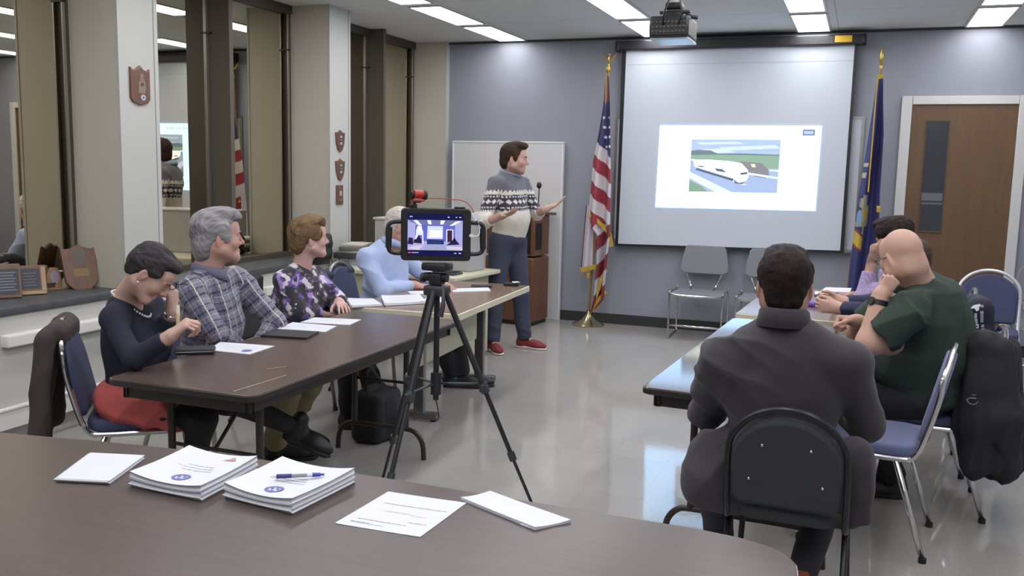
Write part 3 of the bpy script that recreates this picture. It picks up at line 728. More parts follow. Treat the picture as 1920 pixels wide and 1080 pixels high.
# flags
m_gold = mat('gold_metal', '#b99b45', 0.3, 0.8)
m_brass = mat('brass_base', '#c7bb94', 0.2, 1.0)
m_fringe = mat('gold_fringe', '#b7992f', 0.7, bump=0.4, bscale=300)
m_flag = mat('flag_cloth', '#ffffff', 0.75, attr=True, bump=0.1, bscale=400)
m_pole = mat('oak_pole', '#94714a', 0.4)
US = thing('american_flag', 'american flag with gold fringe on a pole topped by an eagle', 'flag', (0, 0, 0))
YFL = 9.0
base = atz(1103, 605, 0); base.y = 9.0; base.x = at(1103, 605, 9.0).x
top = at(1141, 131, YFL)
MB().lathe([(0.165, 0.0), (0.165, 0.012), (0.14, 0.03), (0.075, 0.06), (0.045, 0.095), (0.028, 0.115), (0.022, 0.16), (0, 0.16)], 32, (base.x, base.y, 0)).build('base', m_brass, US)
MB().cyl((base.x, base.y, 0.15), top, 0.014).build('pole', m_pole, US)
fin = MB().lathe([(0.0, -0.02), (0.02, -0.02), (0.026, 0.0), (0.02, 0.03), (0.01, 0.035), (0.012, 0.05), (0.007, 0.06), (0, 0.062)], 16, top).ell((top.x, top.y, top.z+0.10), (0.012, 0.016, 0.04))
e0 = V((top.x, top.y, top.z+0.10))
for s in (-1, 1):
    fin.add([e0+V((s*0.006, -0.004, -0.015)), e0+V((s*0.04, -0.004, 0.02)), e0+V((s*0.085, 0.0, 0.065)), e0+V((s*0.06, 0.0, 0.02)), e0+V((s*0.03, 0, -0.02)),
             e0+V((s*0.006, 0.008, -0.015)), e0+V((s*0.04, 0.008, 0.02)), e0+V((s*0.085, 0.004, 0.065)), e0+V((s*0.06, 0.008, 0.02)), e0+V((s*0.03, 0.008, -0.02))],
            [(0, 1, 2, 3, 4), (9, 8, 7, 6, 5), (0, 5, 6, 1), (1, 6, 7, 2), (2, 7, 8, 3), (3, 8, 9, 4), (4, 9, 5, 0)])
fin.ell(e0+V((0.006, -0.006, 0.045)), (0.010, 0.012, 0.012))
fin.build('eagle_finial', m_gold, US)
# cloth: outline read from top (v=143) to the tail, in heights along the pole
def interp(tab, x):
    for (x0, y0), (x1, y1) in zip(tab, tab[1:]):
        if x <= x1: return y0+(y1-y0)*(x-x0)/(x1-x0)
    return tab[-1][1]
UL = [(143, 1137), (200, 1132), (250, 1123), (300, 1112), (350, 1107), (400, 1102), (428, 1104), (440, 1116), (500, 1117), (560, 1112), (585, 1110)]
UR = [(143, 1143), (200, 1146), (250, 1147), (300, 1148), (350, 1149), (400, 1147), (440, 1147), (480, 1142), (520, 1138), (560, 1134), (585, 1113)]
def us_pt(a, bb):
    v = 143+bb*(583-143); l, r = interp(UL, v), interp(UR, v); u = l+(r-l)*a
    p = at(u, v, YFL-0.03); am = 0.05*min(1, bb*2.2)
    p.y += am*math.sin(a*2*PI*1.6+0.8+bb*1.5)-0.03; return p
def us_col(a, bb):
    v = 143+bb*440; u = interp(UL, v)+(interp(UR, v)-interp(UL, v))*a
    w = v-(u-1105)*0.85      # stripes run down to the right
    if v < 190: return '#7c4a4f' if (a < 0.25 or 0.5 < a < 0.8) else '#473f5c'
    if w < 254+ (0 if u < 1140 else 6):
        for k in range(4):
            for cx, cy in ((1134.2, 221), (1135.4, 239), (1136.6, 257.5), (1138, 275.5), (1143.5, 221), (1144.5, 239), (1145.2, 257), (1146, 275)):
                if (u-cx)**2+((v-cy)*0.95)**2 < 5.2: return '#d9d9e2'
        return '#3a3860' if a > 0.12 else '#2a2a4a'
    if v < 420:
        k = int((w-254)//27); return '#c9c3c6' if k % 2 == 0 else '#93323f'
    if u < 1111 and v < 500: return '#c2bcc2' if v > 300 else '#93323f'
    k = int((v+(u-1115)*1.1-400)//26); return '#7f2c36' if k % 2 == 0 else '#b9b2ba'
grid_mesh('flag_cloth', us_pt, 60, 330, m_flag, US, colfn=us_col)
def whitefold(a, bb):
    v = 385+bb*(503-385); l = interp([(385, 1100), (420, 1096), (503, 1089)], v); r = 1112
    p = at(l+(r-l)*a, v, YFL-0.02); p.y += 0.02*math.sin(a*7+bb*2)-0.02; return p
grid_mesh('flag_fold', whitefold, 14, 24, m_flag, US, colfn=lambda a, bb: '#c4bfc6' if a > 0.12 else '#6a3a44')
def ribbon(name, pts, w, y, parent, mt=None):
    P = catmull([V((p[0], p[1], 0)) for p in pts], 5); b = MB(); vs = []
    for i, p in enumerate(P):
        t = (P[min(i+1, len(P)-1)]-P[max(i-1, 0)]).normalized(); nrm = V((-t.y, t.x, 0))
        for s in (-1, 1):
            q = p+nrm*s*w/2
            for dy in (0, 0.006): vs.append(at(q.x, q.y, y)+V((0, -dy-0.004*math.sin(i), 0)))
    fs = []
    for i in range(len(P)-1):
        a, c = i*4, (i+1)*4
        fs += [(a, a+2, c+2, c), (a+1, c+1, c+3, a+3), (a, c, c+1, a+1), (a+2, a+3, c+3, c+2)]
    b.add(vs, fs); return b.build(name, mt or m_fringe, parent)
ribbon('fringe', [(1106, 402), (1118, 412), (1130, 424), (1141, 436), (1145, 448), (1146, 462)], 7, 8.93, US)
ribbon('fringe', [(1088, 506), (1100, 504), (1112, 501), (1124, 498)], 9, 8.94, US)
ribbon('fringe', [(1137, 507), (1129, 520), (1124, 536), (1118, 556), (1112, 574)], 6, 8.93, US)
ribbon('fringe', [(1136, 546), (1128, 556), (1118, 572), (1112, 584)], 7, 8.935, US)
ribbon('fringe', [(1100, 516), (1106, 516)], 9, 8.945, US)
ribbon('cord', [(1137, 140), (1135, 200), (1128, 250)], 1.5, 8.93, US)

NY = thing('state_flag', 'dark blue flag with yellow coat of arms beside the door', 'flag', (0, 0, 0))
b2 = at(1577, 612, 8.95); t2 = at(1652, 124, 8.95)
MB().lathe([(0.165, 0.0), (0.165, 0.012), (0.14, 0.03), (0.075, 0.06), (0.045, 0.095), (0.028, 0.115), (0.022, 0.16), (0, 0.16)], 32, (b2.x, b2.y, 0)).build('base', m_brass, NY)
MB().cyl((b2.x, b2.y, 0.15), t2, 0.013).build('pole', m_pole, NY)
MB().lathe([(0.012, -0.03), (0.014, 0.0), (0.008, 0.01), (0.016, 0.05), (0.019, 0.07), (0.013, 0.11), (0.0, 0.16)], 14, t2).build('spear_finial', m_gold, NY)
NL = [(140, 1646), (200, 1637), (250, 1629), (300, 1621), (360, 1611), (420, 1603), (500, 1593), (560, 1588), (600, 1585)]
NR = [(140, 1656), (200, 1656), (250, 1657), (300, 1654), (360, 1650), (420, 1648), (500, 1640), (560, 1634), (600, 1628)]
def ny_pt(a, bb):
    v = 140+bb*460; l, r = interp(NL, v), interp(NR, v)
    p = at(l+(r-l)*a, v, 8.9); p.y += 0.05*min(1, bb*3)*math.sin(a*2*PI*1.3+2.2+bb)-0.02; return p
def ny_col(a, bb):
    v = 140+bb*460; u = interp(NL, v)+(interp(NR, v)-interp(NL, v))*a
    dx = u-(interp(NL, v))
    if v < 147: return '#b59a3e'
    if 305 < v < 312 and dx < 9: return '#a79c88'
    if 324 < v < 333 and dx < 8: return '#a79c88'
    wid = 22
    if 366 < v < 470 and dx < wid and (dx < 17 or 385 < v < 425):
        e = lambda cx, cy, rx, ry: ((dx-cx)/rx)**2+((v-cy)/ry)**2 < 1
        if v < 424:
            if e(6, 406, 5, 13): return '#6d87ad'
            if e(15, 398, 6, 20): return '#a9923f' if e(16, 402, 4, 12) else '#8f8b6a'
            if e(7, 380, 6, 9): return '#4a5372' if dx < 5 else '#8f8d7a'
            if e(4, 420, 5, 6) or dx > 9: return '#8b8977'
        s = v-dx*0.8
        if s < 426: return '#2c2748' if dx < 14 and v < 436 else '#93896a'
        if s < 431: return '#7c2c3c'
        if s < 455: return '#b39a38'
        if s < 461: return '#7c2c3c'
    return '#2c2c5e' if a > 0.35 else '#303463'
grid_mesh('flag_cloth', ny_pt, 50, 330, m_flag, NY, colfn=ny_col)
ribbon('fringe', [(1647, 146), (1652, 143), (1656, 140)], 6, 8.83, NY)
ribbon('cord', [(1646, 148), (1642, 185), (1637, 250), (1631, 320), (1628, 360)], 2.6, 8.83, NY)
ribbon('tassel', [(1647, 386), (1647, 398)], 7, 8.83, NY)

# projector on the ceiling
yp = 4.9
c0 = at(1263, 52, yp)
pj = thing('ceiling_projector', 'black projector hanging upside down from the ceiling', 'projector', (c0.x, yp, c0.z))
MB().rbox(-0.105, 0.10, -0.12, 0.14, -0.062, 0.045, r=0.012).build('body', mat('projector_black', '#1d1d1e', 0.4), pj)
g = MB()
for i in range(9):
    for j in range(3): g.rbox(-0.09+i*0.02, -0.078+i*0.02, -0.124, -0.118, -0.04+j*0.024, -0.03+j*0.024, r=0.001)
g.build('connector_panel', mat('port_grey', '#4b4b46', 0.5), pj)
MB().rbox(-0.05, 0.05, -0.05, 0.06, 0.045, 0.075, r=0.01).rbox(-0.075, 0.085, -0.02, 0.02, 0.07, 0.085, r=0.004).rbox(-0.045, 0.045, -0.04, 0.05, 0.09, 0.125, r=0.012).tube([(0.06, 0, 0.06), (0.12, 0.02, 0.05)], 0.01).build('mount_bracket', m_black, pj)
MB().cyl((0, 0, 0.12), (0, 0, ZC-c0.z), 0.018).build('drop_pole', mat('pole_white', '#a9a9a6', 0.5), pj)
MB().cyl((0.06, 0.135, -0.02), (0.06, 0.16, -0.02), 0.03).build('lens', mat('lens_glow', '#bcd5ff', 0.2, emit='#9cc4ff', estr=4), pj)
MB().rbox(-0.10, 0.098, -0.10, 0.142, -0.072, -0.062, r=0.003).build('lid', mat('projector_lit_underside', '#b9c4d6', 0.3), pj)  # bluish light on the projector's underside is put into this pale colour
MB().tube([(-0.03, -0.12, 0.0), (-0.02, -0.16, 0.05), (0.0, -0.1, 0.15), (0.02, -0.02, 0.3)], 0.005, 6, 5).tube([(0.05, -0.12, 0.0), (0.07, -0.16, 0.06), (0.04, -0.08, 0.16)], 0.004, 6, 5).build('cable', m_black, pj)

# plaques on the piers
m_plq = node_mat('plaque_wood', _wood('#5e4030', '#70503c', 4, 0.35))
m_plqm = mat('plaque_metal', '#8f7d6c', 0.4, 0.6); m_silver = mat('plaque_silver', '#c3bfc4', 0.35, 0.5); m_plqd = mat('plaque_dark', '#3b3a45', 0.4)
def wall_plaque(label, u0, v0, u1, v1, kind):
    a, c = atx(u0, v0, XC+0.012), atx(u1, v1, XC+0.012)
    yc, zc_, w, h = (a.y+c.y)/2, (a.z+c.z)/2, c.y-a.y, a.z-c.z
    t = thing('wall_plaque', label, 'plaque', (XC+0.012, yc, zc_))
    M = Matrix(((0, 0, 1, 0), (1, 0, 0, 0), (0, 1, 0, 0), (0, 0, 0, 1)))     # (x,y)->(y,z)
    if kind == 'shield':
        pts = [(-0.5, -0.33), (-0.38, -0.44), (0, -0.5), (0.38, -0.44), (0.5, -0.33), (0.5, 0.44), (0.36, 0.38), (0.2, 0.4), (0.0, 0.5), (-0.2, 0.4), (-0.36, 0.38), (-0.5, 0.44)]
    elif kind == 'small':
        pts = [(0, -0.5), (0.22, -0.4), (0.42, -0.1), (0.5, 0.38), (0.25, 0.4), (0.1, 0.44), (0.0, 0.5), (-0.1, 0.44), (-0.25, 0.4), (-0.5, 0.38), (-0.42, -0.1), (-0.22, -0.4)]
    else: pts = rrect(1, 1, 0.06)
    MB().prism([(p[0]*w, p[1]*h) for p in pts], 0.0, 0.022, M, bev=0.005).build('board', m_plq, t)
    if kind == 'shield':
        flat('emblem', [[(p[0]*w, p[1]*h) for p in q] for q in ([(-0.14, -0.2), (0.2, -0.2), (0.26, -0.05), (0.2, 0.13), (0.02, 0.14), (-0.12, 0.08)], circ(0.06, 0.24, 0.09, 12, 0.06), [(-0.1, 0.14), (0.2, 0.14), (0.1, 0.19), (-0.02, 0.19)])], M, m_plqm, t, 0.024)
        flat('emblem', [[(p[0]*w, p[1]*h) for p in circ(0.08, 0.03, 0.07, 12, 0.045)], [(p[0]*w, p[1]*h) for p in circ(0.1, -0.305, 0.045, 10, 0.028)]], M, m_plqd, t, 0.0262)
        flat('badge', [[(p[0]*w, p[1]*h) for p in circ(0.1, -0.305, 0.13, 16, 0.075)]], M, m_silver, t, 0.025)
    elif kind == 'small':
        flat('plate', [bar(-0.13*w, 0.13*w, 0.02*h, 0.5*h)], M, m_plqd, t, 0.024)
        flat('badge', [[(p[0]*w, p[1]*h) for p in circ(0, 0.2, 0.13, 12, 0.06)], [(p[0]*w, p[1]*h) for p in circ(0, -0.1, 0.13, 12, 0.07)], bar(-0.1*w, 0.1*w, 0.06*h, 0.03*h)], M, m_silver, t, 0.0255)
    else:
        flat('badge', [[(p[0]*w, p[1]*h) for p in circ(0.05, 0.08, 0.2, 12, 0.15)]], M, m_silver, t, 0.024)
        flat('plate', [bar(-0.2*w, 0.25*w, -0.25*h, 0.12*h)], M, m_plqm, t, 0.024)
wall_plaque('large brown wooden shield plaque on the pier above the woman in navy', 239, 120, 278, 199, 'shield')
wall_plaque('upper small shield plaque on the middle pier', 626.5, 243, 643.5, 286, 'small')
wall_plaque('lower small shield plaque on the middle pier', 626.5, 297, 643.5, 339, 'small')
wall_plaque('small rectangular wooden plaque below the two shields', 628, 347, 640, 383, 'rect')

# awards standing on the sill
SZ = 0.79
def standing(name, label, cat, u, v, w, h, d, lean, turn, mt, outline=None):
    p = atz(u, v, SZ)
    t = thing(name, label, cat, (p.x, p.y, SZ), turn)
    M = Matrix.Rotation(math.radians(90-lean), 4, 'X')
    pts = outline or rrect(w, h, 0.008)
    MB().prism([(q[0], q[1]+h/2) for q in pts], 0, d, M, bev=0.004).build('board', mt, t)
    return t, M
def wcol(h): return mat('c'+h, h, 0.4)
TURN = math.radians(58)
t, M = standing('award_plaque', 'black award plate in brown frame at the sill end, leftmost', 'plaque', 12, 560, 0.165, 0.20, 0.02, 16, TURN, m_plq)
flat('plate', [bar(-0.07, 0.07, 0.095, 0.15)], M, wcol('#2a2c33'), t, 0.022)
flat('engraving', [bar(-0.05+0.01*(k % 3), 0.055-0.012*(k % 2), 0.045+0.017*k, 0.006) for k in range(7)], M, wcol('#6f7688'), t, 0.0235)
t, M = standing('award_plaque', 'dark award plate with pale right border, second from the left end', 'plaque', 60, 553, 0.165, 0.175, 0.02, 14, TURN, m_plq)
flat('plate', [bar(-0.065, 0.048, 0.095, 0.12)], M, wcol('#30323a'), t, 0.022)
flat('border', [bar(0.054, 0.078, 0.09, 0.15), bar(-0.08, 0.078, 0.012, 0.02)], M, wcol('#a58a68'), t, 0.022)
flat('engraving', [bar(-0.045, 0.025-0.01*(k % 2), 0.055+0.018*k, 0.006) for k in range(5)], M, wcol('#5b606c'), t, 0.0235)
ph = atz(16, 548, SZ)
b = MB().rbox(-0.12, 0.12, -0.03, 0.0, 0, 0.225, r=0.006)
o = b.build('picture_frame', m_plq); o.location = (ph.x-0.10, ph.y+0.02, SZ); o.rotation_euler = (0, 0, TURN); tag(o, 'tan wooden board standing behind the black award plate', 'frame')
t, M = standing('wooden_award', 'small wooden award with oval picture on a plinth', 'award', 102, 541, 0.09, 0.13, 0.025, 12, TURN, node_mat('light_wood', _wood('#80603e', '#95724c', 4, 0.4)), [(q[0], q[1]) for q in ((-0.045, -0.065), (0.045, -0.065), (0.04, 0.03), (0.02, 0.065), (-0.02, 0.065), (-0.04, 0.03))])
flat('oval_picture', [[(q[0], q[1]+0.07) for q in circ(0.004, 0, 0.026, 16, 0.04)]], M, wcol('#8b7f92'), t, 0.027)
MB().rbox(-0.07, 0.07, -0.07, 0.04, -0.0, 0.012, r=0.004).build('plinth', MATS['light_wood'], t)
p = atz(125, 541, SZ)
t = thing('pump_bottle', 'small clear bottle with white pump top beside the wooden award', 'bottle', (p.x, p.y, SZ))
MB().lathe([(0.024, 0), (0.026, 0.01), (0.026, 0.05), (0.012, 0.075), (0.01, 0.085), (0, 0.085)], 16).build('body', mat('bottle_grey', '#a9a79d', 0.2), t)
MB().cyl((0, 0, 0.085), (0, 0, 0.12), 0.011).ell((0, 0, 0.128), (0.011, 0.011, 0.01)).tube([(0, 0, 0.11), (-0.025, -0.03, 0.112)], 0.005).build('pump', mat('pump_white', '#dedfdc', 0.4), t)
sh = [(-0.10, -0.10), (-0.06, -0.15), (0, -0.165), (0.06, -0.15), (0.10, -0.10), (0.112, 0.14), (0.08, 0.125), (0.05, 0.13), (0.0, 0.155), (-0.05, 0.13), (-0.08, 0.125), (-0.112, 0.14)]
sh = [(x*0.98, y*0.92) for x, y in sh]
t, M = standing('shield_plaque', 'large brown shield plaque leaning against the pier', 'plaque', 154, 541, 0.2, 0.27, 0.022, 14, TURN+0.15, m_plq, sh)
flat('plate', [bar(-0.045, 0.045, 0.1, 0.05)], M, mat('brass_plate', '#7b6644', 0.4, 0.4), t, 0.024)
flat('emblem', [[(q[0], q[1]+0.2) for q in circ(0.0, 0, 0.042, 14, 0.055)], [(q[0], q[1]+0.045) for q in circ(0.01, 0, 0.015, 10)]], M, wcol('#5c5148'), t, 0.024)
t, M = standing('shield_plaque', 'dark shield plaque standing behind the large leaning shield', 'plaque', 116, 531, 0.2, 0.27, 0.022, 12, TURN+0.1, mat('dark_plaque', '#3a2f33', 0.4), [(x*0.8, y) for x, y in sh])
o = MB().rbox(-0.045, 0.045, -0.03, 0.03, -0.035, 0.035, r=0.006).build('junction_box', mat('box_ivory', '#cfccb4', 0.5)); p = atx(487, 540, XC+0.07); o.location = (XC+0.075, p.y, 0.62); o.rotation_euler = (0, 0, PI/2)
tag(o, 'small ivory outlet box on the ledge beside the plaid shirt man', 'outlet box')
# things at the far end of the sill
p = atz(612, 488, SZ)
sdf = surface([Slab(p+V((-0.05, 0.0, 0.08)), (0.06, 0.10, 0.08), rad=0.03, k=0.04), Cap(p+V((-0.05, -0.04, 0.17)), p+V((-0.03, 0.07, 0.19)), 0.025, 0.03, k=0.05), Ell(p+V((-0.02, -0.09, 0.04)), (0.07, 0.09, 0.04)), neg(Ell(p+V((0, 0, -0.3)), (1, 1, 0.302), k=0.004))], 0.007, lambda P: 0.010*noise3(P, 45, 4))
tag(skin_mesh('black_bag', [sdf], mat('black_nylon', '#1d1d20', 0.6)), 'black soft bag on the sill behind the woman in the floral top', 'bag')
o = MB().tube([p+V((0.07, 0.02, 0.0)), p+V((0.09, 0.03, -0.03)), p+V((0.10, 0.03, -0.2)), p+V((0.10, 0.05, -0.3))], 0.005, 6, 5).build('power_cord', m_black)
tag(o, 'black cord hanging down from the sill by the black bag', 'cord')
p = atz(672, 486, SZ)
for k, (dx, dy, w, l, h, c) in enumerate(((0, 0, 0.22, 0.34, 0.05, '#3a3b40'), (0.0, 0.01, 0.2, 0.3, 0.025, '#b9b5a8'), (0.01, -0.01, 0.19, 0.29, 0.03, '#6d6b66'), (0.0, 0.03, 0.2, 0.27, 0.02, '#c9c4b4'))):
    z = SZ+[0, 0.05, 0.075, 0.105][k]
    o = MB().rbox(-w/2, w/2, -l/2, l/2, 0, h, r=0.004).build('document_binder', mat('binder'+c, c, 0.6)); o.location = (p.x-0.10+dx, p.y+0.12+dy, z); o.rotation_euler = (0, 0, 0.1*k-0.1)
    tag(o, ['dark binder lying at the bottom of the sill pile behind the blue shirt man', 'pale binder above the dark one in the sill pile', 'grey binder, second from the top of the sill pile', 'cream folder on top of the sill pile'][k], 'binder', 'pile of binders on the sill')
o = MB().tube([V((XC+0.03, p.y-0.05, 0.79)), V((XC+0.06, p.y-0.06, 0.74)), V((XC+0.075, p.y-0.05, 0.55)), V((XC+0.075, p.y-0.03, 0.40))], 0.005, 6, 5).tube([V((XC+0.03, p.y+0.06, 0.79)), V((XC+0.06, p.y+0.05, 0.75)), V((XC+0.075, p.y+0.05, 0.56)), V((XC+0.075, p.y+0.07, 0.42))], 0.005, 6, 5).build('power_cord', m_black)
tag(o, 'pair of black cords hanging from the sill by the binders', 'cord')

# grey case and keyboard on the cream desk
a, c = at(700, 426, 6.75), at(908, 506, 6.75)
o = thing('equipment_case', 'big light grey case on the cream desk behind the tablet', 'equipment case', (-3.45, 6.96, 0.735), math.radians(-6))
MB().rbox(-0.50, 0.46, -0.02, 0.24, 0.0, 0.40, r=0.015).build('body', mat('case_grey', '#a9a9a8', 0.55), o)
MB().rbox(-0.51, 0.47, -0.03, 0.25, 0.395, 0.415, r=0.006).build('lid', mat('case_lid', '#c6c6c1', 0.5), o)
o = thing('keyboard', 'dark keyboard lying on the cream desk near its front corner', 'keyboard', (-3.20, 6.68, 0.735), math.radians(-6))
MB().rbox(-0.21, 0.21, -0.075, 0.075, 0, 0.02, r=0.005).build('body', mat('keyboard_body', '#35353a', 0.5), o)
g = MB()
for i in range(14):
    for j in range(5): g.box(-0.195+i*0.028, -0.172+i*0.028, -0.062+j*0.025, -0.042+j*0.025, 0.02, 0.026)
g.build('keys', mat('keyboard_keys', '#232327', 0.5), o)

# ------------------------------------------------------------------ papers
def quad_on(pts, z): return [atz(u, v, z) for u, v in pts]
def paper(name, label, cat, px, z, th=0.0012, curl=0.0, lines=None, group=None, m=None, ink=None, layers=1):
    """px: corners (back-left, back-right, front-right, front-left) of the top sheet as seen in the photograph"""
    A, B, C, D = quad_on(px, z+th)
    def f(a, b_):
        p = (A*(1-a)+B*a)*(1-b_)+(D*(1-a)+C*a)*b_
        return p+V((0, 0, curl*(4*(a-0.5)**2-0.35*math.sin(b_*3))))
    n = 13; bb = MB(); vs = []; fs = []
    L = 2*layers
    for l in range(L):
        t = l/(L-1) if L > 1 else 0
        j = (0.004*math.sin(l*2.3), 0.004*math.cos(l*1.7)) if layers > 1 else (0, 0)
        base_ = len(vs)
        for i in range(n):
            for k in range(n):
                p = f(k/(n-1), i/(n-1)); zz = z+0.0004+(p.z-z-0.0004)*t
                vs.append((p.x+j[0], p.y+j[1], zz))
    N = n*n
    for i in range(n-1):
        for k in range(n-1):
            q = i*n+k; fs.append(((L-1)*N+q, (L-1)*N+q+n, (L-1)*N+q+n+1, (L-1)*N+q+1)); fs.append((q, q+1, q+n+1, q+n))
    edge = [k for k in range(n)]+[i*n+n-1 for i in range(1, n)]+[(n-1)*n+k for k in range(n-2, -1, -1)]+[i*n for i in range(n-2, 0, -1)]
    for l in range(L-1):
        for i in range(len(edge)):
            a, c = edge[i], edge[(i+1) % len(edge)]; fs.append((l*N+a, (l+1)*N+a, (l+1)*N+c, l*N+c))
    o = bb.add(vs, fs).build(name, m or m_paper, None, 40)
    tag(o, label, cat, group)
    def ink_polys(nm, polys, mt, lift=0.0008):
        g = MB()
        for q in polys: g.add([f(*w)+V((0, 0, lift)) for w in q], [tuple(range(len(q)))])
        return g.build(nm, mt, o)
    if lines: ink_polys('printing', lines, ink or m_ink)
    return o, ink_polys
def hl(a0, a1, b, h=0.012): return [(a0, b-h/2), (a1, b-h/2), (a1, b+h/2), (a0, b+h/2)]
def words(a0, a1, b, seed, h=0.012, wmin=0.03, wmax=0.1):
    r = random.Random(seed); x = a0; out = []
    while x < a1-0.02:
        w = min(r.uniform(wmin, wmax), a1-x); out.append(hl(x, x+w, b, h)); x += w+0.014
    return out
TZ = 0.74
paper('notepad', 'small blank white notepad at the left of the front table', 'notepad', [(168, 848.5), (270, 853.5), (204, 901), (104, 896)], TZ, 0.012, 0.0, layers=2)
m_seal = mat('seal_blue', '#6a6fa6', 0.8); m_sealw = mat('seal_white', '#e6e6f0', 0.8); m_red = mat('seal_red', '#b08a86', 0.8)
def stack(label, px, th, crest):
    L = []
    for i, (a0, a1) in enumerate(((0.34, 0.7), (0.25, 0.76), (0.36, 0.8))): L += words(a0, a1, 0.42+0.07*i, 10+i, 0.012)
    o, ink = paper('paper_stack', label, 'paper stack', px, TZ, th, 0.012, L, 'seal-stamped paper stacks', layers=5)
    ra, rb = 0.115, 0.095; ca, cb = 0.56, 0.80
    ink('seal_ring', annulus(ca, cb, 0.072, ra, 30, 0.85), m_seal, 0.001)
    ink('seal_ring', [circ(ca-0.035, cb-0.01, 0.02, 10), [(ca-0.02, cb+0.03), (ca+0.05, cb+0.035), (ca+0.03, cb+0.05), (ca-0.03, cb+0.05)], [(ca+0.01, cb-0.05), (ca+0.06, cb-0.02), (ca+0.05, cb+0.01), (ca+0.0, cb-0.02)]], m_seal, 0.001)
    if crest: ink('crest', [[(0.70, 0.14), (0.80, 0.14), (0.84, 0.19), (0.66, 0.19)], circ(0.75, 0.12, 0.035, 10)], m_red, 0.001)
    return o
stack('left paper stack with blue round seal and small red crest', [(355, 841), (482, 861), (376, 917), (243, 890)], 0.034, True)
stack('right paper stack with blue round seal, a pen lying on it', [(529, 862), (664, 884), (547, 941), (420, 911)], 0.034, False)
# pen on the right stack
p0, p1 = atz(506, 894, TZ+0.043), atz(608, 889.5, TZ+0.043)
d = (p1-p0)
pn = thing('ballpoint_pen', 'blue ballpoint pen lying on the right paper stack', 'pen', p0)
def along(t): return d*t
MB().cyl(along(0.0), along(0.12), 0.0012, 0.0042).build('tip', mat('pen_clear', '#cfd0d6', 0.25), pn)
MB().cyl(along(0.12), along(0.40), 0.0062, 0.0058).build('grip', mat('pen_grip', '#3d3474', 0.5), pn)
MB().cyl(along(0.40), along(0.68), 0.005).build('barrel', mat('pen_barrel', '#8d8c90', 0.25), pn)
MB().cyl(along(0.68), along(0.78), 0.0058).build('collar', MATS['pen_clear'], pn)
MB().cyl(along(0.78), along(0.93), 0.006, 0.005).cyl(along(0.93), along(1.0), 0.003).build('cap', mat('pen_cap', '#3a3aa0', 0.4), pn)
L = words(0.16, 0.93, 0.32, 5, 0.012)+words(0.30, 0.62, 0.52, 6, 0.008)+words(0.14, 0.72, 0.80, 7, 0.012)+words(0.1, 0.34, 0.88, 9, 0.01)+words(0.70, 0.92, 0.72, 8, 0.01)+words(0.12, 0.5, 0.9, 4, 0.008)+words(0.62, 0.8, 0.55, 3, 0.006)
paper('printed_sheet', 'single printed sheet lying in the middle of the front table', 'paper', [(728, 922), (875, 943), (788, 1007), (628, 981)], TZ, 0.0012, 0.001, L)
o, ink = paper('folded_brochure', 'folded blank white leaflet right of the printed sheet', 'leaflet', [(864, 934), (919, 922), (1070, 976), (1003, 990)], TZ, 0.006, 0.003)
q = quad_on([(975, 984), (1020, 985), (1003, 994)], TZ+0.001)
MB().add([q[0], q[1], q[2], q[0]+V((0, 0, 0.002)), q[1]+V((0, 0, 0.003)), q[2]+V((0, 0, 0.001))], [(0, 2, 1), (3, 4, 5), (0, 1, 4, 3), (1, 2, 5, 4), (2, 0, 3, 5)]).build('inner_flap', m_paper, o)
# left brown table
L = words(0.2, 0.8, 0.3, 1)+words(0.2, 0.85, 0.45, 2)+words(0.2, 0.8, 0.6, 3)
o, ink = paper('printed_sheet', 'white printed sheet beside the black wallet on the brown table', 'paper', [(413, 641), (515, 648.5), (468, 664), (389, 656)], TZ, 0.003, 0.0, L)
ink('badge', [circ(0.78, 0.72, 0.1, 12, 0.14)], m_seal, 0.001)
a = atz(366, 662, TZ)
o = thing('wallet', 'black zipped wallet on the brown table by the navy woman', 'wallet', (a.x, a.y, TZ), math.radians(35))
MB().rbox(-0.085, 0.085, -0.05, 0.05, 0.0, 0.028, r=0.010).build('body', mat('wallet_black', '#232327', 0.6, bump=0.2), o)
MB().tube([(-0.08, -0.051, 0.014), (0.08, -0.051, 0.014)], 0.002, 6).tube([(0.086, -0.045, 0.014), (0.086, 0.045, 0.014)], 0.002, 6).build('zip', m_dull, o)
o, ink = paper('tablet_case', 'thin black tablet case lying before the plaid shirt man', 'tablet case', [(512, 617), (598, 621), (575, 633), (489, 628)], TZ, 0.012, 0.0, m=mat('case_black', '#1f1f23', 0.5))
L = words(0.2, 0.8, 0.25, 11)+words(0.2, 0.85, 0.4, 12)+words(0.2, 0.8, 0.55, 13)
paper('printed_sheet', 'white printed sheets next to the black tablet case', 'paper', [(549, 604), (631, 611), (610, 622), (520, 616)], TZ, 0.004, 0.0, L)
paper('printed_sheet', 'white printed sheet at the far end of the brown table', 'paper', [(590, 595), (677, 599), (655, 609), (563, 604)], TZ, 0.003, 0.0, L)
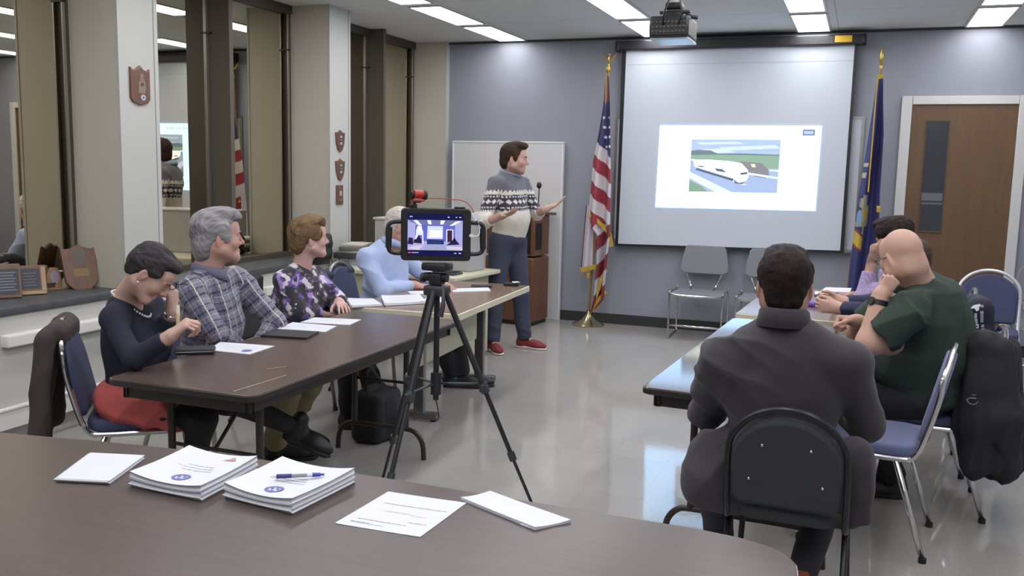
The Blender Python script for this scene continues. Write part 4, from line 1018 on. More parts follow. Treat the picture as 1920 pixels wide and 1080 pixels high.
# left tan table
T2 = 0.745
paper('paper_pile', 'white pile at the near left corner of the tan table', 'paper', [(648, 558.5), (700, 560), (716, 570), (660, 573)], T2, 0.014, 0.002, layers=3)
paper('paper_pile', 'wide spread of white papers in front of the blue shirt man', 'paper', [(716, 554.5), (787, 552), (798, 565), (722, 569.5)], T2, 0.016, 0.004, words(0.2, 0.9, 0.3, 21)+words(0.2, 0.9, 0.5, 22)+words(0.2, 0.9, 0.7, 23), layers=3)
paper('printed_sheet', 'white sheet half behind the tripod on the tan table', 'paper', [(800, 557), (846, 558), (845, 567), (790, 566)], T2, 0.004, 0.0)
paper('printed_sheet', 'white sheets under the writing hand of the white-haired man', 'paper', [(764, 546), (832, 544), (838, 550), (770, 551)], T2, 0.004, 0.0)
paper('printed_sheet', 'white sheet lying beside the black phone on the tan table', 'paper', [(845, 541), (916, 539), (920, 545), (850, 547)], T2, 0.006, 0.0)
a = atz(903, 537, T2+0.006)
o = MB().rbox(-0.075, 0.075, -0.037, 0.037, 0, 0.009, r=0.004).build('mobile_phone', m_black); o.location = (a.x, a.y, T2+0.008); o.rotation_euler = (0, 0, 0.3); tag(o, 'black phone resting on white sheet near the presenter', 'phone')
a = atz(960, 536, T2)
o = thing('voice_recorder', 'black and silver recorder at the far right corner of the tan table', 'recorder', (a.x, a.y, T2), 0.2)
MB().rbox(-0.06, 0.05, -0.025, 0.025, 0, 0.022, r=0.005).build('body', m_black, o)
MB().rbox(0.0, 0.06, -0.02, 0.02, 0.022, 0.034, r=0.004).cyl((0.02, -0.025, 0.028), (0.05, -0.03, 0.032), 0.006).build('silver_top', m_chrome, o)
# right tan table
m_pink = mat('pinkish_paper', '#d6cfe0', 0.8)
paper('legal_pad', 'pale lilac writing pad before the lavender shirt person', 'writing pad', [(1548, 538.5), (1596, 540), (1592, 547), (1538, 546)], T2, 0.012, 0.0, m=m_pink, layers=2)
paper('folder', 'dark folder with white sheet beside the lilac pad', 'folder', [(1527, 547), (1560, 549), (1562, 557), (1526, 554)], T2, 0.006, 0.0, m=mat('folder_dark', '#35364a', 0.6))
paper('printed_sheet', 'small white sheet lying on the dark folder', 'paper', [(1528, 546), (1552, 548), (1553, 553), (1527, 551)], T2+0.007, 0.002, 0.0)
a = atz(1522, 574, T2)
o = MB().prism([(-0.05, -0.05), (0.03, -0.055), (0.06, -0.02), (0.055, 0.02), (0.02, 0.05), (-0.05, 0.05)], 0, 0.03, bev=0.012).build('purple_pouch', mat('purple_cloth', '#56359a', 0.6)); o.location = (a.x, a.y, T2); tag(o, 'bright purple pouch on the right tan table', 'pouch')

# ------------------------------------------------------------------ tripod and tablet
HB = at(820, 492, 3.62)
tr = thing('tripod', 'black camera tripod standing in the middle aisle, carrying a tablet', 'tripod', (HB.x, HB.y, 0))
def L_(p): return V(p)-V((HB.x, HB.y, 0))
m_trip = mat('tripod_black', '#2b2c2f', 0.4, 0.3); m_trip2 = mat('tripod_grey', '#3f4146', 0.4, 0.4)
hub = V((0, 0, HB.z-0.12)); 
feet = [L_((-2.115, 3.80, 0)), L_((-1.775, 3.13, 0)), L_((-1.285, 3.79, 0))]
tops = [hub+V((-0.03, 0.01, 0)), hub+V((0.0, -0.03, 0)), hub+V((0.03, 0.01, 0))]
for a, c in zip(tops, feet):
    d = c-a
    lg = MB().tube([a, a+d*0.42], 0.0135, 12).tube([a+d*0.40, a+d*0.72], 0.0105, 12).tube([a+d*0.70, c+V((0, 0, 0.01))], 0.0075, 12).build('leg', m_trip, tr)
    dn = d.normalized()
    MB().cyl(a+d*0.395, a+d*0.435, 0.021).rbox(-0.012, 0.012, -0.028, -0.01, -0.018, 0.018, r=0.004, M=Matrix.Translation(a+d*0.415)).build('lock', m_trip2, lg); MB().cyl(a+d*0.695, a+d*0.73, 0.017).build('lock', m_trip2, lg)
    MB().cyl(c+V((0, 0, 0)), c+V((0, 0, 0.03)), 0.011, 0.009).build('rubber_foot', m_rub, lg)
br = MB(); cen = V((0, 0, hub.z*0.60))
for a, c in zip(tops, feet): br.tube([cen, a+(c-a)*0.40], 0.006, 8)
br.build('brace', m_trip2, tr)
col_ = MB().cyl(hub+V((0, 0, -0.5)), hub+V((0, 0, 0.02)), 0.013).cyl(cen+V((0, 0, -0.05)), cen+V((0, 0, 0.05)), 0.024).build('centre_column', m_trip, tr)
MB().tube([hub+V((0, 0, -0.5)), hub+V((0.01, 0, -0.54)), hub+V((0.016, 0, -0.575)), hub+V((0.006, 0, -0.595)), hub+V((-0.006, 0, -0.585))], 0.003, 8, 4).build('hook', m_trip, col_)
MB().rbox(-0.05, 0.05, -0.045, 0.045, -0.025, 0.02, r=0.012, M=Matrix.Translation(hub)).build('hub', m_trip2, tr)
hd = MB().rbox(-0.03, 0.03, -0.03, 0.03, 0.02, 0.075, r=0.01, M=Matrix.Translation(hub)).cyl(hub+V((-0.06, 0, 0.055)), hub+V((0.05, 0, 0.055)), 0.02).rbox(-0.06, 0.06, -0.045, 0.045, 0.085, 0.12, r=0.01, M=Matrix.Translation(hub)).build('head', m_trip, tr)
MB().cyl(hub+V((-0.075, 0, 0.05)), hub+V((-0.06, 0, 0.05)), 0.022).build('knob', m_trip2, hd); MB().tube([hub+V((0.04, -0.03, 0.03)), hub+V((0.055, -0.05, -0.05)), hub+V((0.045, -0.06, -0.11))], 0.008, 8, 4, rs=(0.006, 0.014)).build('lever', m_trip2, hd)

TC = at(817.5, 440, 3.60)
dirv = (V((0, 0, CAM_H))-TC); dirv.z *= 0.3; dirv.normalize()
tx = V((0, 0, 1)).cross(dirv).normalized()
TM = frame3(TC, tx, V((0, 0, 1)))      # x right, y up, z towards the viewer
tb = thing('tablet', 'tablet filming in a black two-handled case on the tripod', 'tablet'); tb.matrix_world = TM
MB().prism(rrect(0.305, 0.23, 0.018), -0.03, 0.004, bev=0.006).build('case', m_black, tb)
scn = flat('screen', [bar(-0.125, 0.118, 0, 0.185)], Matrix.Identity(4), glow('tablet_bars', '#20206a', 0.35), tb, 0.0055)
def H(sx):
    pts = [(sx*0.15, 0.055, -0.012), (sx*0.185, 0.052, -0.012), (sx*0.205, 0.04, -0.012), (sx*0.21, 0.0, -0.012), (sx*0.205, -0.065, -0.012), (sx*0.185, -0.082, -0.012), (sx*0.15, -0.084, -0.012)]
    return MB().tube(pts, 0.010, 10, 4).tube([(sx*0.203, 0.03, -0.012), (sx*0.207, -0.06, -0.012)], 0.014, 10)
H(-1).build('handle', m_black, tb); H(1).build('handle', m_black, tb)
X0, X1, Y0, Y1 = -0.123, 0.116, -0.068, 0.064
def tp_(pts): return [(X0+(X1-X0)*x, Y0+(Y1-Y0)*y) for x, y in pts]
I4 = Matrix.Identity(4)
def tscr(nm, polys, c, s, z): return flat(nm, [tp_(p)[::1] for p in polys], I4, glow('tab_'+nm+c[1:], c, s), scn, z)
tscr('wall_image', [[(0, 0), (1, 0), (1, 1), (0, 1)]], '#b3b3ee', 0.75, 0.006)
tscr('ceiling_image', [[(0, 1), (0.05, 0.93), (0.22, 0.84), (0.8, 0.84), (0.97, 0.95), (1, 1)]], '#7f84c4', 0.6, 0.0065)
tscr('backwall_image', [[(0.14, 0.3), (0.66, 0.3), (0.86, 0.3), (0.86, 0.84), (0.14, 0.84)]], '#6a70d8', 0.7, 0.0066)
for q_ in [[(0.1, 0.98), (0.17, 0.99), (0.26, 0.82), (0.2, 0.82)], [(0.35, 0.99), (0.42, 0.99), (0.43, 0.86), (0.38, 0.86)], [(0.6, 0.99), (0.68, 0.99), (0.64, 0.86), (0.59, 0.86)], [(0.88, 0.97), (0.98, 0.98), (0.82, 0.82), (0.76, 0.82)], [(0.15, 0.62), (0.27, 0.62), (0.25, 0.8), (0.18, 0.8)]]: tscr('light_image', [q_], '#e9ebff', 1.1, 0.007)
tscr('screen_image', [[(0.35, 0.38), (0.64, 0.38), (0.64, 0.8), (0.36, 0.8)]], '#ccd2ff', 0.95, 0.0071)
tscr('slide_image', [[(0.40, 0.44), (0.62, 0.45), (0.62, 0.65), (0.405, 0.66)]], '#ffffff', 1.2, 0.0073)
tscr('text_image', [[(0.46, 0.57), (0.58, 0.57), (0.58, 0.58), (0.46, 0.58)], [(0.48, 0.53), (0.55, 0.53), (0.55, 0.545), (0.48, 0.545)]], '#8a90b0', 0.7, 0.0075)
tscr('door_image', [[(0.70, 0.30), (0.83, 0.28), (0.83, 0.7), (0.70, 0.7)]], '#dfe0ff', 0.9, 0.0071)
tscr('doorleaf_image', [[(0.72, 0.28), (0.81, 0.27), (0.81, 0.67), (0.72, 0.67)]], '#43263f', 0.7, 0.0073)
tscr('floor_image', [[(0.28, 0.0), (0.72, 0.0), (0.66, 0.21), (0.36, 0.21)]], '#a8acd8', 0.75, 0.0071)
tscr('base_image', [[(0.35, 0.2), (0.66, 0.2), (0.66, 0.34), (0.35, 0.36)]], '#30407c', 0.6, 0.0072)
tscr('table_image', [[(0, 0.06), (0.2, 0.0), (0.28, 0.16), (0.1, 0.14)], [(0.7, 0.14), (0.72, 0.04), (1, 0.0), (1, 0.12)]], '#d9cfe0', 0.8, 0.0073)
tscr('people_image', [[(0.0, 0.2), (0.1, 0.18), (0.1, 0.4), (0.02, 0.42)], [(0.1, 0.24), (0.26, 0.22), (0.25, 0.36), (0.12, 0.36)], [(0.7, 0.17), (0.95, 0.2), (0.9, 0.3), (0.85, 0.44), (0.8, 0.3)], [(0.16, 0.36), (0.2, 0.52), (0.24, 0.36)]], '#2b2148', 0.6, 0.0074)
tscr('board_image', [[(0.13, 0.3), (0.16, 0.64), (0.28, 0.64), (0.29, 0.2), (0.27, 0.2), (0.26, 0.5), (0.2, 0.5)]], '#e4e4ff', 0.9, 0.00735)
flat('controls', [bar(-0.115, -0.102, 0.078, 0.004), bar(0.05, 0.058, 0.077, 0.005), bar(0.085, 0.091, 0.077, 0.004), bar(0.1, 0.109, 0.077, 0.004), bar(-0.105, -0.075, -0.079, 0.003), bar(0.08, 0.09, -0.08, 0.004), bar(0.1, 0.11, -0.08, 0.005)], I4, glow('tab_icons', '#d7d7f5', 0.7), scn, 0.0062)
flat('record_mark', [bar(-0.121, -0.109, -0.079, 0.005)], I4, glow('tab_rec', '#ff5030', 0.9), scn, 0.0063)
MB().cyl((-0.10, 0.115, -0.012), (-0.10, 0.13, -0.012), 0.018).rbox(-0.022, 0.026, 0.113, 0.121, -0.02, 0.0, r=0.003, M=Matrix.Translation((0.1, 0.002, 0))).build('cold_shoe', m_black, tb)
mc = thing('microphone', 'small shotgun microphone in red shock mount above the tablet', 'microphone'); mc.matrix_world = TM
MB().tube([(-0.113, 0.172, 0.012), (-0.085, 0.172, -0.01), (-0.055, 0.17, -0.03)], 0.0165, 14, 4).ell((-0.052, 0.17, -0.03), (0.016, 0.024, 0.02)).build('body', m_black, mc)
MB().tube([(-0.10, 0.176, 0.005), (-0.062, 0.174, -0.02)], 0.0185, 16).rbox(-0.105, -0.05, 0.142, 0.152, -0.03, 0.005, r=0.004).tube([(-0.10, 0.148, -0.01), (-0.108, 0.16, 0.0), (-0.104, 0.178, 0.0)], 0.006, 8, 4).build('shock_mount', mat('mount_red', '#b0332c', 0.45), mc)
MB().cyl((-0.10, 0.13, -0.012), (-0.09, 0.145, -0.012), 0.008).rbox(-0.1, -0.065, 0.137, 0.143, -0.025, 0.0, r=0.002).build('stem', m_black, mc)
cb = thing('audio_cable', 'thin red cable with white adapter running from the microphone to the tablet', 'cable'); cb.matrix_world = TM
MB().tube([(-0.06, 0.155, -0.03), (0.0, 0.157, -0.02), (0.06, 0.155, -0.015), (0.12, 0.148, -0.01), (0.155, 0.118, -0.005), (0.163, 0.098, -0.005)], 0.0022, 8, 5).build('red_cord', mat('cord_red', '#a03a3e', 0.5), cb)
MB().rbox(-0.014, 0.018, -0.02, 0.017, -0.006, 0.006, r=0.003, M=Matrix.Translation((0.172, 0.082, -0.005)) @ Matrix.Rotation(0.35, 4, 'Z')).build('adapter', mat('adapter_white', '#d9d9dd', 0.4), cb)
MB().tube([(0.182, 0.066, -0.005), (0.19, 0.03, -0.005), (0.188, 0.005, -0.002), (0.175, -0.004, 0.002), (0.155, -0.003, 0.002)], 0.0024, 8, 5).rbox(0.145, 0.163, -0.008, 0.004, -0.003, 0.007, r=0.002).build('white_cord', MATS['adapter_white'], cb)

# ------------------------------------------------------------------ bags and draped coats
m_bag = mat('black_bag_cloth', '#1b1b1e', 0.7, bump=0.2, bscale=120)
a = atz(690, 752, 0.10)
a = V((-2.60, 4.60, 0))
s = surface([Slab(a+V((0.02, 0, 0.15)), (0.10, 0.15, 0.15), rad=0.05, k=0.04), Ell(a+V((0.10, 0.05, 0.12)), (0.08, 0.1, 0.11), k=0.05), Cap(a+V((-0.02, -0.1, 0.28)), a+V((-0.02, 0.1, 0.29)), 0.03, k=0.03), neg(Ell(a+V((0, 0, -0.3)), (1, 1, 0.3), k=0.005))], 0.008, lambda P: 0.007*noise3(P, 28, 12))
o = skin_mesh('black_handbag', [s], m_bag); tag(o, 'black bag on the floor under the left tables', 'bag')
MB().tube([a+V((0.0, -0.09, 0.29)), a+V((-0.01, -0.06, 0.40)), a+V((-0.01, 0.05, 0.41)), a+V((0.0, 0.09, 0.29))], 0.01, 8, 5).build('strap', m_bag, o)

def drape(name, label, cat, M, w, hb, hf, m, seed, sleeves=True, h=0.009, lean=0.25):
    """coat hung over a chair back: local x across, y forwards, z up; origin at the top rail"""
    R = np.array(M.to_3x3()); T = lambda p: M @ V(p)
    P = [Cap(T((-w/2+0.05, 0, 0)), T((w/2-0.05, 0, 0)), 0.035, k=0.04)]
    P.append(Slab(T((0, -0.03-lean*hb/2*0.6, -hb/2)), (w/2, 0.022, hb/2), R @ np.array(Matrix.Rotation(-lean*0.6, 3, 'X')), 0.018, k=0.04))
    if hf: P.append(Slab(T((0, 0.035, -hf/2)), (w/2-0.02, 0.016, hf/2), R, 0.014, k=0.03))
    if sleeves:
        for s in (-1, 1): P.append(Cap(T((s*(w/2-0.02), -0.03, -0.04)), T((s*(w/2+0.02), -0.07, -hb*0.8)), 0.04, 0.035, k=0.03))
    s = surface(P, h, lambda Q: 0.011*ridges(Q, 22, seed)+0.006*noise3(Q*np.array([1, 1, 0.35]), 38, seed+1))
    return tag(skin_mesh(name, [s], m), label, cat)
def chair_top(x, y, rz, dy=-0.295, z=0.87): return Matrix.Translation((x, y, 0)) @ Matrix.Rotation(rz, 4, 'Z') @ Matrix.Translation((0, dy, z))
m_coat = mat('brown_coat_cloth', '#3b3130', 0.85, bump=0.15, bscale=300)
m_jblack = mat('black_jacket_cloth', '#1e1d20', 0.8, bump=0.15, bscale=300)
drape('brown_coat', 'dark brown coat hung over the back of the navy woman\'s chair', 'coat', chair_top(-3.0, 3.19, math.radians(-52), -0.325, 0.875), 0.40, 0.60, 0.07, m_coat, 3)
drape('black_jacket', 'black jacket hung on the floral top woman\'s chair', 'jacket', chair_top(-3.33, 4.78, FX+0.15), 0.42, 0.42, 0.2, m_jblack, 5)
drape('navy_jacket', 'dark navy jacket behind the blue shirt man, on his chair', 'jacket', chair_top(-3.20, 5.72, FX+0.1, -0.33, 0.83), 0.5, 0.45, 0.12, mat('navy_jacket_cloth', '#23263a', 0.8), 8)
J = lambda u, v, y=4.60: at(u, v, y)
s = surface([Cap(J(1842, 640), J(1882, 660, 4.75), 0.045, 0.05, k=0.05), Cap(J(1850, 650), J(1830, 790), 0.06, 0.085, k=0.06), Cap(J(1830, 790), J(1828, 868), 0.085, 0.075, k=0.06), Cap(J(1876, 660), J(1880, 780), 0.055, 0.085, k=0.06), Cap(J(1880, 780), J(1888, 878, 4.66), 0.085, 0.065, k=0.06), Cap(J(1840, 660, 4.7), J(1850, 860, 4.72), 0.07, 0.09, k=0.06), Cap(J(1882, 660, 4.8), J(1892, 860, 4.85), 0.07, 0.08, k=0.06)], 0.008, lambda Q: 0.012*noise3(Q*np.array([1, 1, 0.10]), 75, 12, 2)+0.006*noise3(Q, 30, 14), lambda Q: 0.165+0.02*np.sin(Q[:, 0]*40)-Q[:, 2])
j = tag(skin_mesh('long_black_jacket', [s], m_jblack), 'long black jacket with pale round emblem hanging behind the bald man', 'jacket')
from mathutils.bvhtree import BVHTree
bv = BVHTree.FromPolygons([q.co for q in j.data.vertices], [tuple(q.vertices) for q in j.data.polygons])
em, en_, _, _ = bv.ray_cast(V((0, 0, CAM_H)), ray(1824, 748).normalized())
em = em if em is not None else at(1824, 748, 4.62)
em = em-ray(1824, 748).normalized()*0.008
EM = frame3(em, (0.95, 0.1, 0), (0.0, 0.1, 1))
flat('emblem', annulus(0, 0, 0.022, 0.027, 20)[10:19]+[bar(-0.012, 0.014, 0.004, 0.006), bar(-0.006, 0.012, 0.018, 0.004), [(-0.024, -0.002), (-0.012, 0.008), (-0.012, 0.003), (-0.022, -0.007)]], EM, mat('emblem_grey', '#77777c', 0.7), j, 0.001)
g0, g1 = at(1839, 575, 5.24), at(1850, 700, 5.24)
s = surface([Cap(g0+V((0.01, 0.07, -0.02)), g1+V((0, 0.07, 0)), 0.055, 0.075, k=0.04), Cap(g0+V((0.0, 0.05, -0.02)), g0+V((0.0, 0.22, -0.01)), 0.05, 0.05, k=0.05)], 0.007, lambda Q: 0.004*noise3(Q, 40, 3))
sg = tag(skin_mesh('lettered_garment', [s], mat('navy_cloth', '#1c1d30', 0.8)), 'navy garment with white vertical lettering over a chair behind the bald man', 'garment')
bv = BVHTree.FromPolygons([q.co for q in sg.data.vertices], [tuple(q.vertices) for q in sg.data.polygons])
def on_garment(u, v):
    d = ray(u, v).normalized(); h_, _, _, _ = bv.ray_cast(V((0, 0, CAM_H)), d)
    return (h_ if h_ is not None else at(u, v, 5.2))-d*0.004
def lettering(nm, polys, mt):
    b = MB()
    for q in polys:
        # split long shapes so that they follow the cloth
        b.add([on_garment(*w) for w in q], [tuple(range(len(q)))])
    return b.build(nm, mt, sg)
def hb(u0, u1, v0, v1): return [(u0, v0-0.4), (u1, v0-0.4), (u1, v1+0.5), (u0, v1+0.5)]
m_let = mat('letter_white', '#d3d3dc', 0.7)
lettering('lettering', [hb(1825, 1836, 641, 643.5), hb(1827, 1835, 633, 634.5), hb(1827, 1835, 629, 630.5), hb(1834, 1836, 629, 634), hb(1827, 1835, 625, 627), hb(1827, 1835, 619.5, 621.5), hb(1834, 1836, 620, 627), hb(1828, 1834, 613.5, 615), hb(1828, 1834, 608, 610), hb(1828, 1830, 608, 611), hb(1833, 1835, 608, 615), hb(1826, 1833, 598, 606), hb(1827, 1832, 588, 596)], m_let)
lettering('side_stripe', [hb(1838, 1844, 572, 588), hb(1838, 1844, 588, 604), hb(1840, 1845, 609, 613), hb(1840, 1846, 616, 628), hb(1841, 1848, 628, 640)], mat('stripe_grey', '#9b9ba6', 0.7))
lettering('crest', [[(1817, 579), (1826, 572), (1838, 570), (1838, 574), (1828, 578)], [(1827, 578), (1836, 575), (1836, 581), (1831, 584)]], m_let)
# ------------------------------------------------------------------ people
m_skin = mat('skin', '#ffffff', 0.62, attr=True, bump=0.05, bscale=300, spec=0.4)
m_cloth = mat('cloth', '#ffffff', 0.85, attr=True, bump=0.12, bscale=450, sheen=0.1)
m_eye = mat('eye_white', '#d8d4cf', 0.2); m_iris = mat('eye_dark', '#33291f', 0.2)
def N(v): return V(v).normalized()
def head_frame(c, face, up=(0, 0, 1)):
    y = N(face); u = V(up); z = (u-y*u.dot(y)).normalized(); x = y.cross(z)
    return Matrix(((x.x, y.x, z.x, c[0]), (x.y, y.y, z.y, c[1]), (x.z, y.z, z.z, c[2]), (0, 0, 0, 1)))
def head_prims(M, s=1.0, fem=False, nose=1.0, jaw=1.0, fat=0.0):
    R = np.array(M.to_3x3()); T = lambda *p: M @ (V(p)*s)
    E_ = lambda c, r, k=0.02, rot=None: Ell(T(*c), [q*s for q in r], R if rot is None else R @ np.array(rot), k=k*s)
    C_ = lambda a, b, ra, rb, k=0.02: Cap(T(*a), T(*b), ra*s, rb*s, k=k*s)
    P = [E_((0, -0.012, 0.032), (0.074, 0.095, 0.086)),
         E_((0, 0.030, -0.022), (0.060+fat, 0.064, 0.088), 0.03),
         E_((0, 0.066, 0.045), (0.052, 0.030, 0.045), 0.03),
         C_((-0.024, 0.070, -0.098), (0.024, 0.070, -0.098), 0.019*jaw, 0.019*jaw, 0.03),
         C_((0.055+fat, -0.002, -0.055), (0.024, 0.066, -0.093), 0.019+fat, 0.017, 0.03), C_((-0.055-fat, -0.002, -0.055), (-0.024, 0.066, -0.093), 0.019+fat, 0.017, 0.03),
         E_((0.036, 0.058, -0.026), (0.027+fat, 0.027, 0.026), 0.025), E_((-0.036, 0.058, -0.026), (0.027+fat, 0.027, 0.026), 0.025)]
    for sx in (-1, 1):
        P.append(neg(E_((sx*0.032, 0.106, 0.002), (0.018, 0.018, 0.012), 0.02)))
        P.append(E_((sx*0.031, 0.079, 0.001), (0.0165, 0.013, 0.012), 0.006))
        P.append(C_((sx*0.012, 0.092, 0.019), (sx*0.046, 0.080, 0.019), 0.007, 0.006, 0.012))
    P += [C_((0, 0.093, 0.012), (0, 0.108*nose+0.004, -0.026), 0.0065, 0.0105, 0.012), E_((0, 0.111*nose+0.001, -0.030), (0.011, 0.011, 0.0095), 0.008),
          E_((0.012, 0.097, -0.034), (0.008, 0.010, 0.008), 0.006), E_((-0.012, 0.097, -0.034), (0.008, 0.010, 0.008), 0.006),
          C_((-0.015, 0.091, -0.062), (0.015, 0.091, -0.062), 0.0058, 0.0058, 0.008), C_((-0.013, 0.089, -0.073), (0.013, 0.089, -0.073), 0.0068, 0.0068, 0.008),
          neg(C_((-0.02, 0.101, -0.0672), (0.02, 0.101, -0.0672), 0.0030, 0.0030, 0.004))]
    for sx in (-1, 1):
        rot = Matrix.Rotation(sx*0.35, 3, 'Z') @ Matrix.Rotation(-0.15, 3, 'X')
        P.append(E_((sx*0.078, -0.010, -0.008), (0.0075, 0.020, 0.032), 0.010, rot))
        P.append(neg(E_((sx*0.089, -0.004, -0.004), (0.007, 0.010, 0.018), 0.006, rot)))
        P.append(E_((sx*0.077, 0.004, -0.010), (0.005, 0.006, 0.009), 0.005, rot))
    return P
def hand_prims(wr, d, palm, side, s=1.0, curl=None, splay=(0.12, 0.03, -0.06, -0.16), thumb=(0.75, 0.6, -0.30), tb=0.5):
    """side: +1 left hand, -1 right hand; palm: direction the palm looks; curl per finger (index..little): three bends in radians"""
    y = N(d); z = -V(palm); z = (z-y*z.dot(y)).normalized(); x = y.cross(z)
    M = Matrix(((x.x, y.x, z.x, wr[0]), (x.y, y.y, z.y, wr[1]), (x.z, y.z, z.z, wr[2]), (0, 0, 0, 1)))
    T = lambda p: M @ (V(p)*s)
    if curl is None: curl = [(0.25, 0.35, 0.2)]*4
    P = []
    kn = [(0.029, 0.092), (0.010, 0.096), (-0.010, 0.091), (-0.028, 0.083)]
    P.append(Cap(T((0, -0.02, 0)), T((0, 0.02, 0)), 0.025*s, 0.024*s, k=0.02*s))
    for i, (kx, ky) in enumerate(kn):
        P.append(Cap(T((side*kx*0.55, 0.012, 0)), T((side*kx, ky, 0.001)), 0.0150*s, 0.0112*s, k=0.014*s))
    P.append(Ell(T((side*0.004, 0.05, 0)), (0.033*s, 0.045*s, 0.013*s), np.array(M.to_3x3()), k=0.012*s))
    ln = [(0.043, 0.026, 0.021), (0.047, 0.030, 0.022), (0.043, 0.028, 0.021), (0.034, 0.020, 0.019)]; rd = [0.0092, 0.0094, 0.0088, 0.0078]
    tips = []
    for i in range(4):
        p = V((side*kn[i][0], kn[i][1], 0.001)); a = 0.0; sp = splay[i]*side
        for j in range(3):
            a += curl[i][j]
            dv = V((math.sin(sp)*math.cos(a), math.cos(sp)*math.cos(a), -math.sin(a)))
            q = p+dv*ln[i][j]
            P.append(Cap(T(p), T(q), rd[i]*s*(1-0.07*j), rd[i]*s*(0.94-0.09*j), k=0.0045*s)); p = q
        tips.append(T(p))
    b = V((side*0.020, 0.016, -0.004)); t = V((side*thumb[0], thumb[1], thumb[2])).normalized()
    q = b+t*0.046; P.append(Cap(T(b), T(q), 0.0155*s, 0.0115*s, k=0.014*s))
    t2 = (t+V((-side*tb*0.6, 0.45*tb, -tb*0.25))).normalized(); q2 = q+t2*0.033; P.append(Cap(T(q), T(q2), 0.0108*s, 0.0098*s, k=0.005*s))
    t3 = (t2+V((-side*tb*0.5, 0.2*tb, -tb*0.2))).normalized(); q3 = q2+t3*0.027; P.append(Cap(T(q2), T(q3), 0.0098*s, 0.0078*s, k=0.004*s))
    return P, M, tips
def col_const(c):
    c = np.array(lin(c)); return lambda P: np.repeat(c[None], len(P), 0)
def skin_col(base, M, s=1.0, beard=None, blush=0.0, scalp=None):
    b = np.array(lin(base)); b = b*0.9*0.86+b.mean()*0.9*0.14; Mi = np.array(M.inverted())
    def f(P):
        q = (P@Mi[:3, :3].T+Mi[:3, 3])/s
        c = np.repeat(b[None], len(P), 0)
        g = lambda cx, cy, cz, r: np.exp(-((np.abs(q[:, 0])-cx)**2+(q[:, 1]-cy)**2+(q[:, 2]-cz)**2)/r**2)
        w = 0.35*(g(0.04, 0.075, -0.03, 0.025)+g(0.0, 0.11, -0.03, 0.015)+0.8*g(0.078, -0.01, -0.01, 0.03))[:, None]
        c = c*(1-w)+c*np.array([1.12, 0.78, 0.74])*w
        lip = np.exp(-(((q[:, 0])/0.022)**4+((q[:, 2]+0.0675)/0.0085)**4+((q[:, 1]-0.092)/0.02)**4))[:, None]*0.75
        c = c*(1-lip)+np.array(lin('#a8625c'))*lip
        if beard is not None:
            col, amt = beard
            inb = (q[:, 2] < -0.045)&(q[:, 1] > 0.0)&(np.abs(q[:, 0]) < 0.09)
            w = np.clip((-0.040-q[:, 2])/0.02, 0, 1)*np.clip((q[:, 1]-0.0)/0.03, 0, 1)*np.clip((q[:, 2]+0.135)/0.02, 0, 1)
            w = (w*amt*(1-lip[:, 0]))[:, None]; c = c*(1-w)+np.array(lin(col))*w
        if scalp is not None:
            w = (np.clip((q[:, 2]-0.0)/0.05, 0, 1)*0.35)[:, None]; c = c*(1-w)+np.array(lin(scalp))*w
        return c
    return f
def limb(a, b, ra, rb, k=0.03, flat_=False, tagv=None): return Cap(a, b, ra, rb, k=k, flat=flat_, tagv=tagv)
class Body: pass
def torso_frame(pel, neck, shR, shL):
    up = N(V(neck)-V(pel)); rt = V(shR)-V(shL); rt = (rt-up*rt.dot(up)).normalized(); fw = up.cross(rt)
    return rt, fw, up, np.array([[rt.x, fw.x, up.x], [rt.y, fw.y, up.y], [rt.z, fw.z, up.z]])
def torso_prims(pel, neck, shR, shL, hip=(0.165, 0.12), belly=(0.15, 0.115), chest=(0.165, 0.115), sh=0.058, bf=0.02, bust=0.0, g=0.0, bz=0.2, hump=0.0, low=0.0):
    pel, neck, shR, shL = V(pel), V(neck), V(shR), V(shL)
    rt, fw, up, R = torso_frame(pel, neck, shR, shL); T = (neck-pel).length
    P = [Ell(pel+up*(0.03-low), (hip[0]+g, hip[1]+g, 0.13), R, k=0.08, tagv='t'),
         Ell(pel+up*bz+fw*bf, (belly[0]+g, belly[1]+g, 0.17), R, k=0.09, tagv='t'),
         Ell(pel+up*(T-0.175)+fw*0.01, (chest[0]+g, chest[1]+g, 0.19), R, k=0.09, tagv='t')]
    m = (shR+shL)/2
    for s in (shR, shL):
        P.append(Cap(s+(m-s)*0.12, neck+(s-neck)*0.28-up*0.025, sh+g, sh*0.92+g, k=0.05, tagv='t'))
    if bust:
        for s in (-1, 1): P.append(Ell(pel+up*(T-0.20)+fw*(chest[1]*0.72)+rt*s*0.075, (0.07+g, bust+g, 0.07), R, k=0.05, tagv='t'))
    if hump: P.append(Ell(neck-up*0.10-fw*0.04, (0.13+g, 0.08+g, 0.12), R, k=0.08, tagv='t'))
    return P, (rt, fw, up, R)
def arm_prims(sh, el, wr, r=(0.056, 0.047, 0.043, 0.031), g=0.0, cuff=True, side='r', cut=1.0):
    e = V(el)+(V(wr)-V(el))*cut; rr = r[2]+(r[3]-r[2])*cut
    return [Cap(sh, el, r[0]+g, r[1]+g, k=0.045, tagv=side+'u'), Cap(el, e, r[2]+g, rr+g, k=0.03, flat=cuff, tagv=side+'f')]
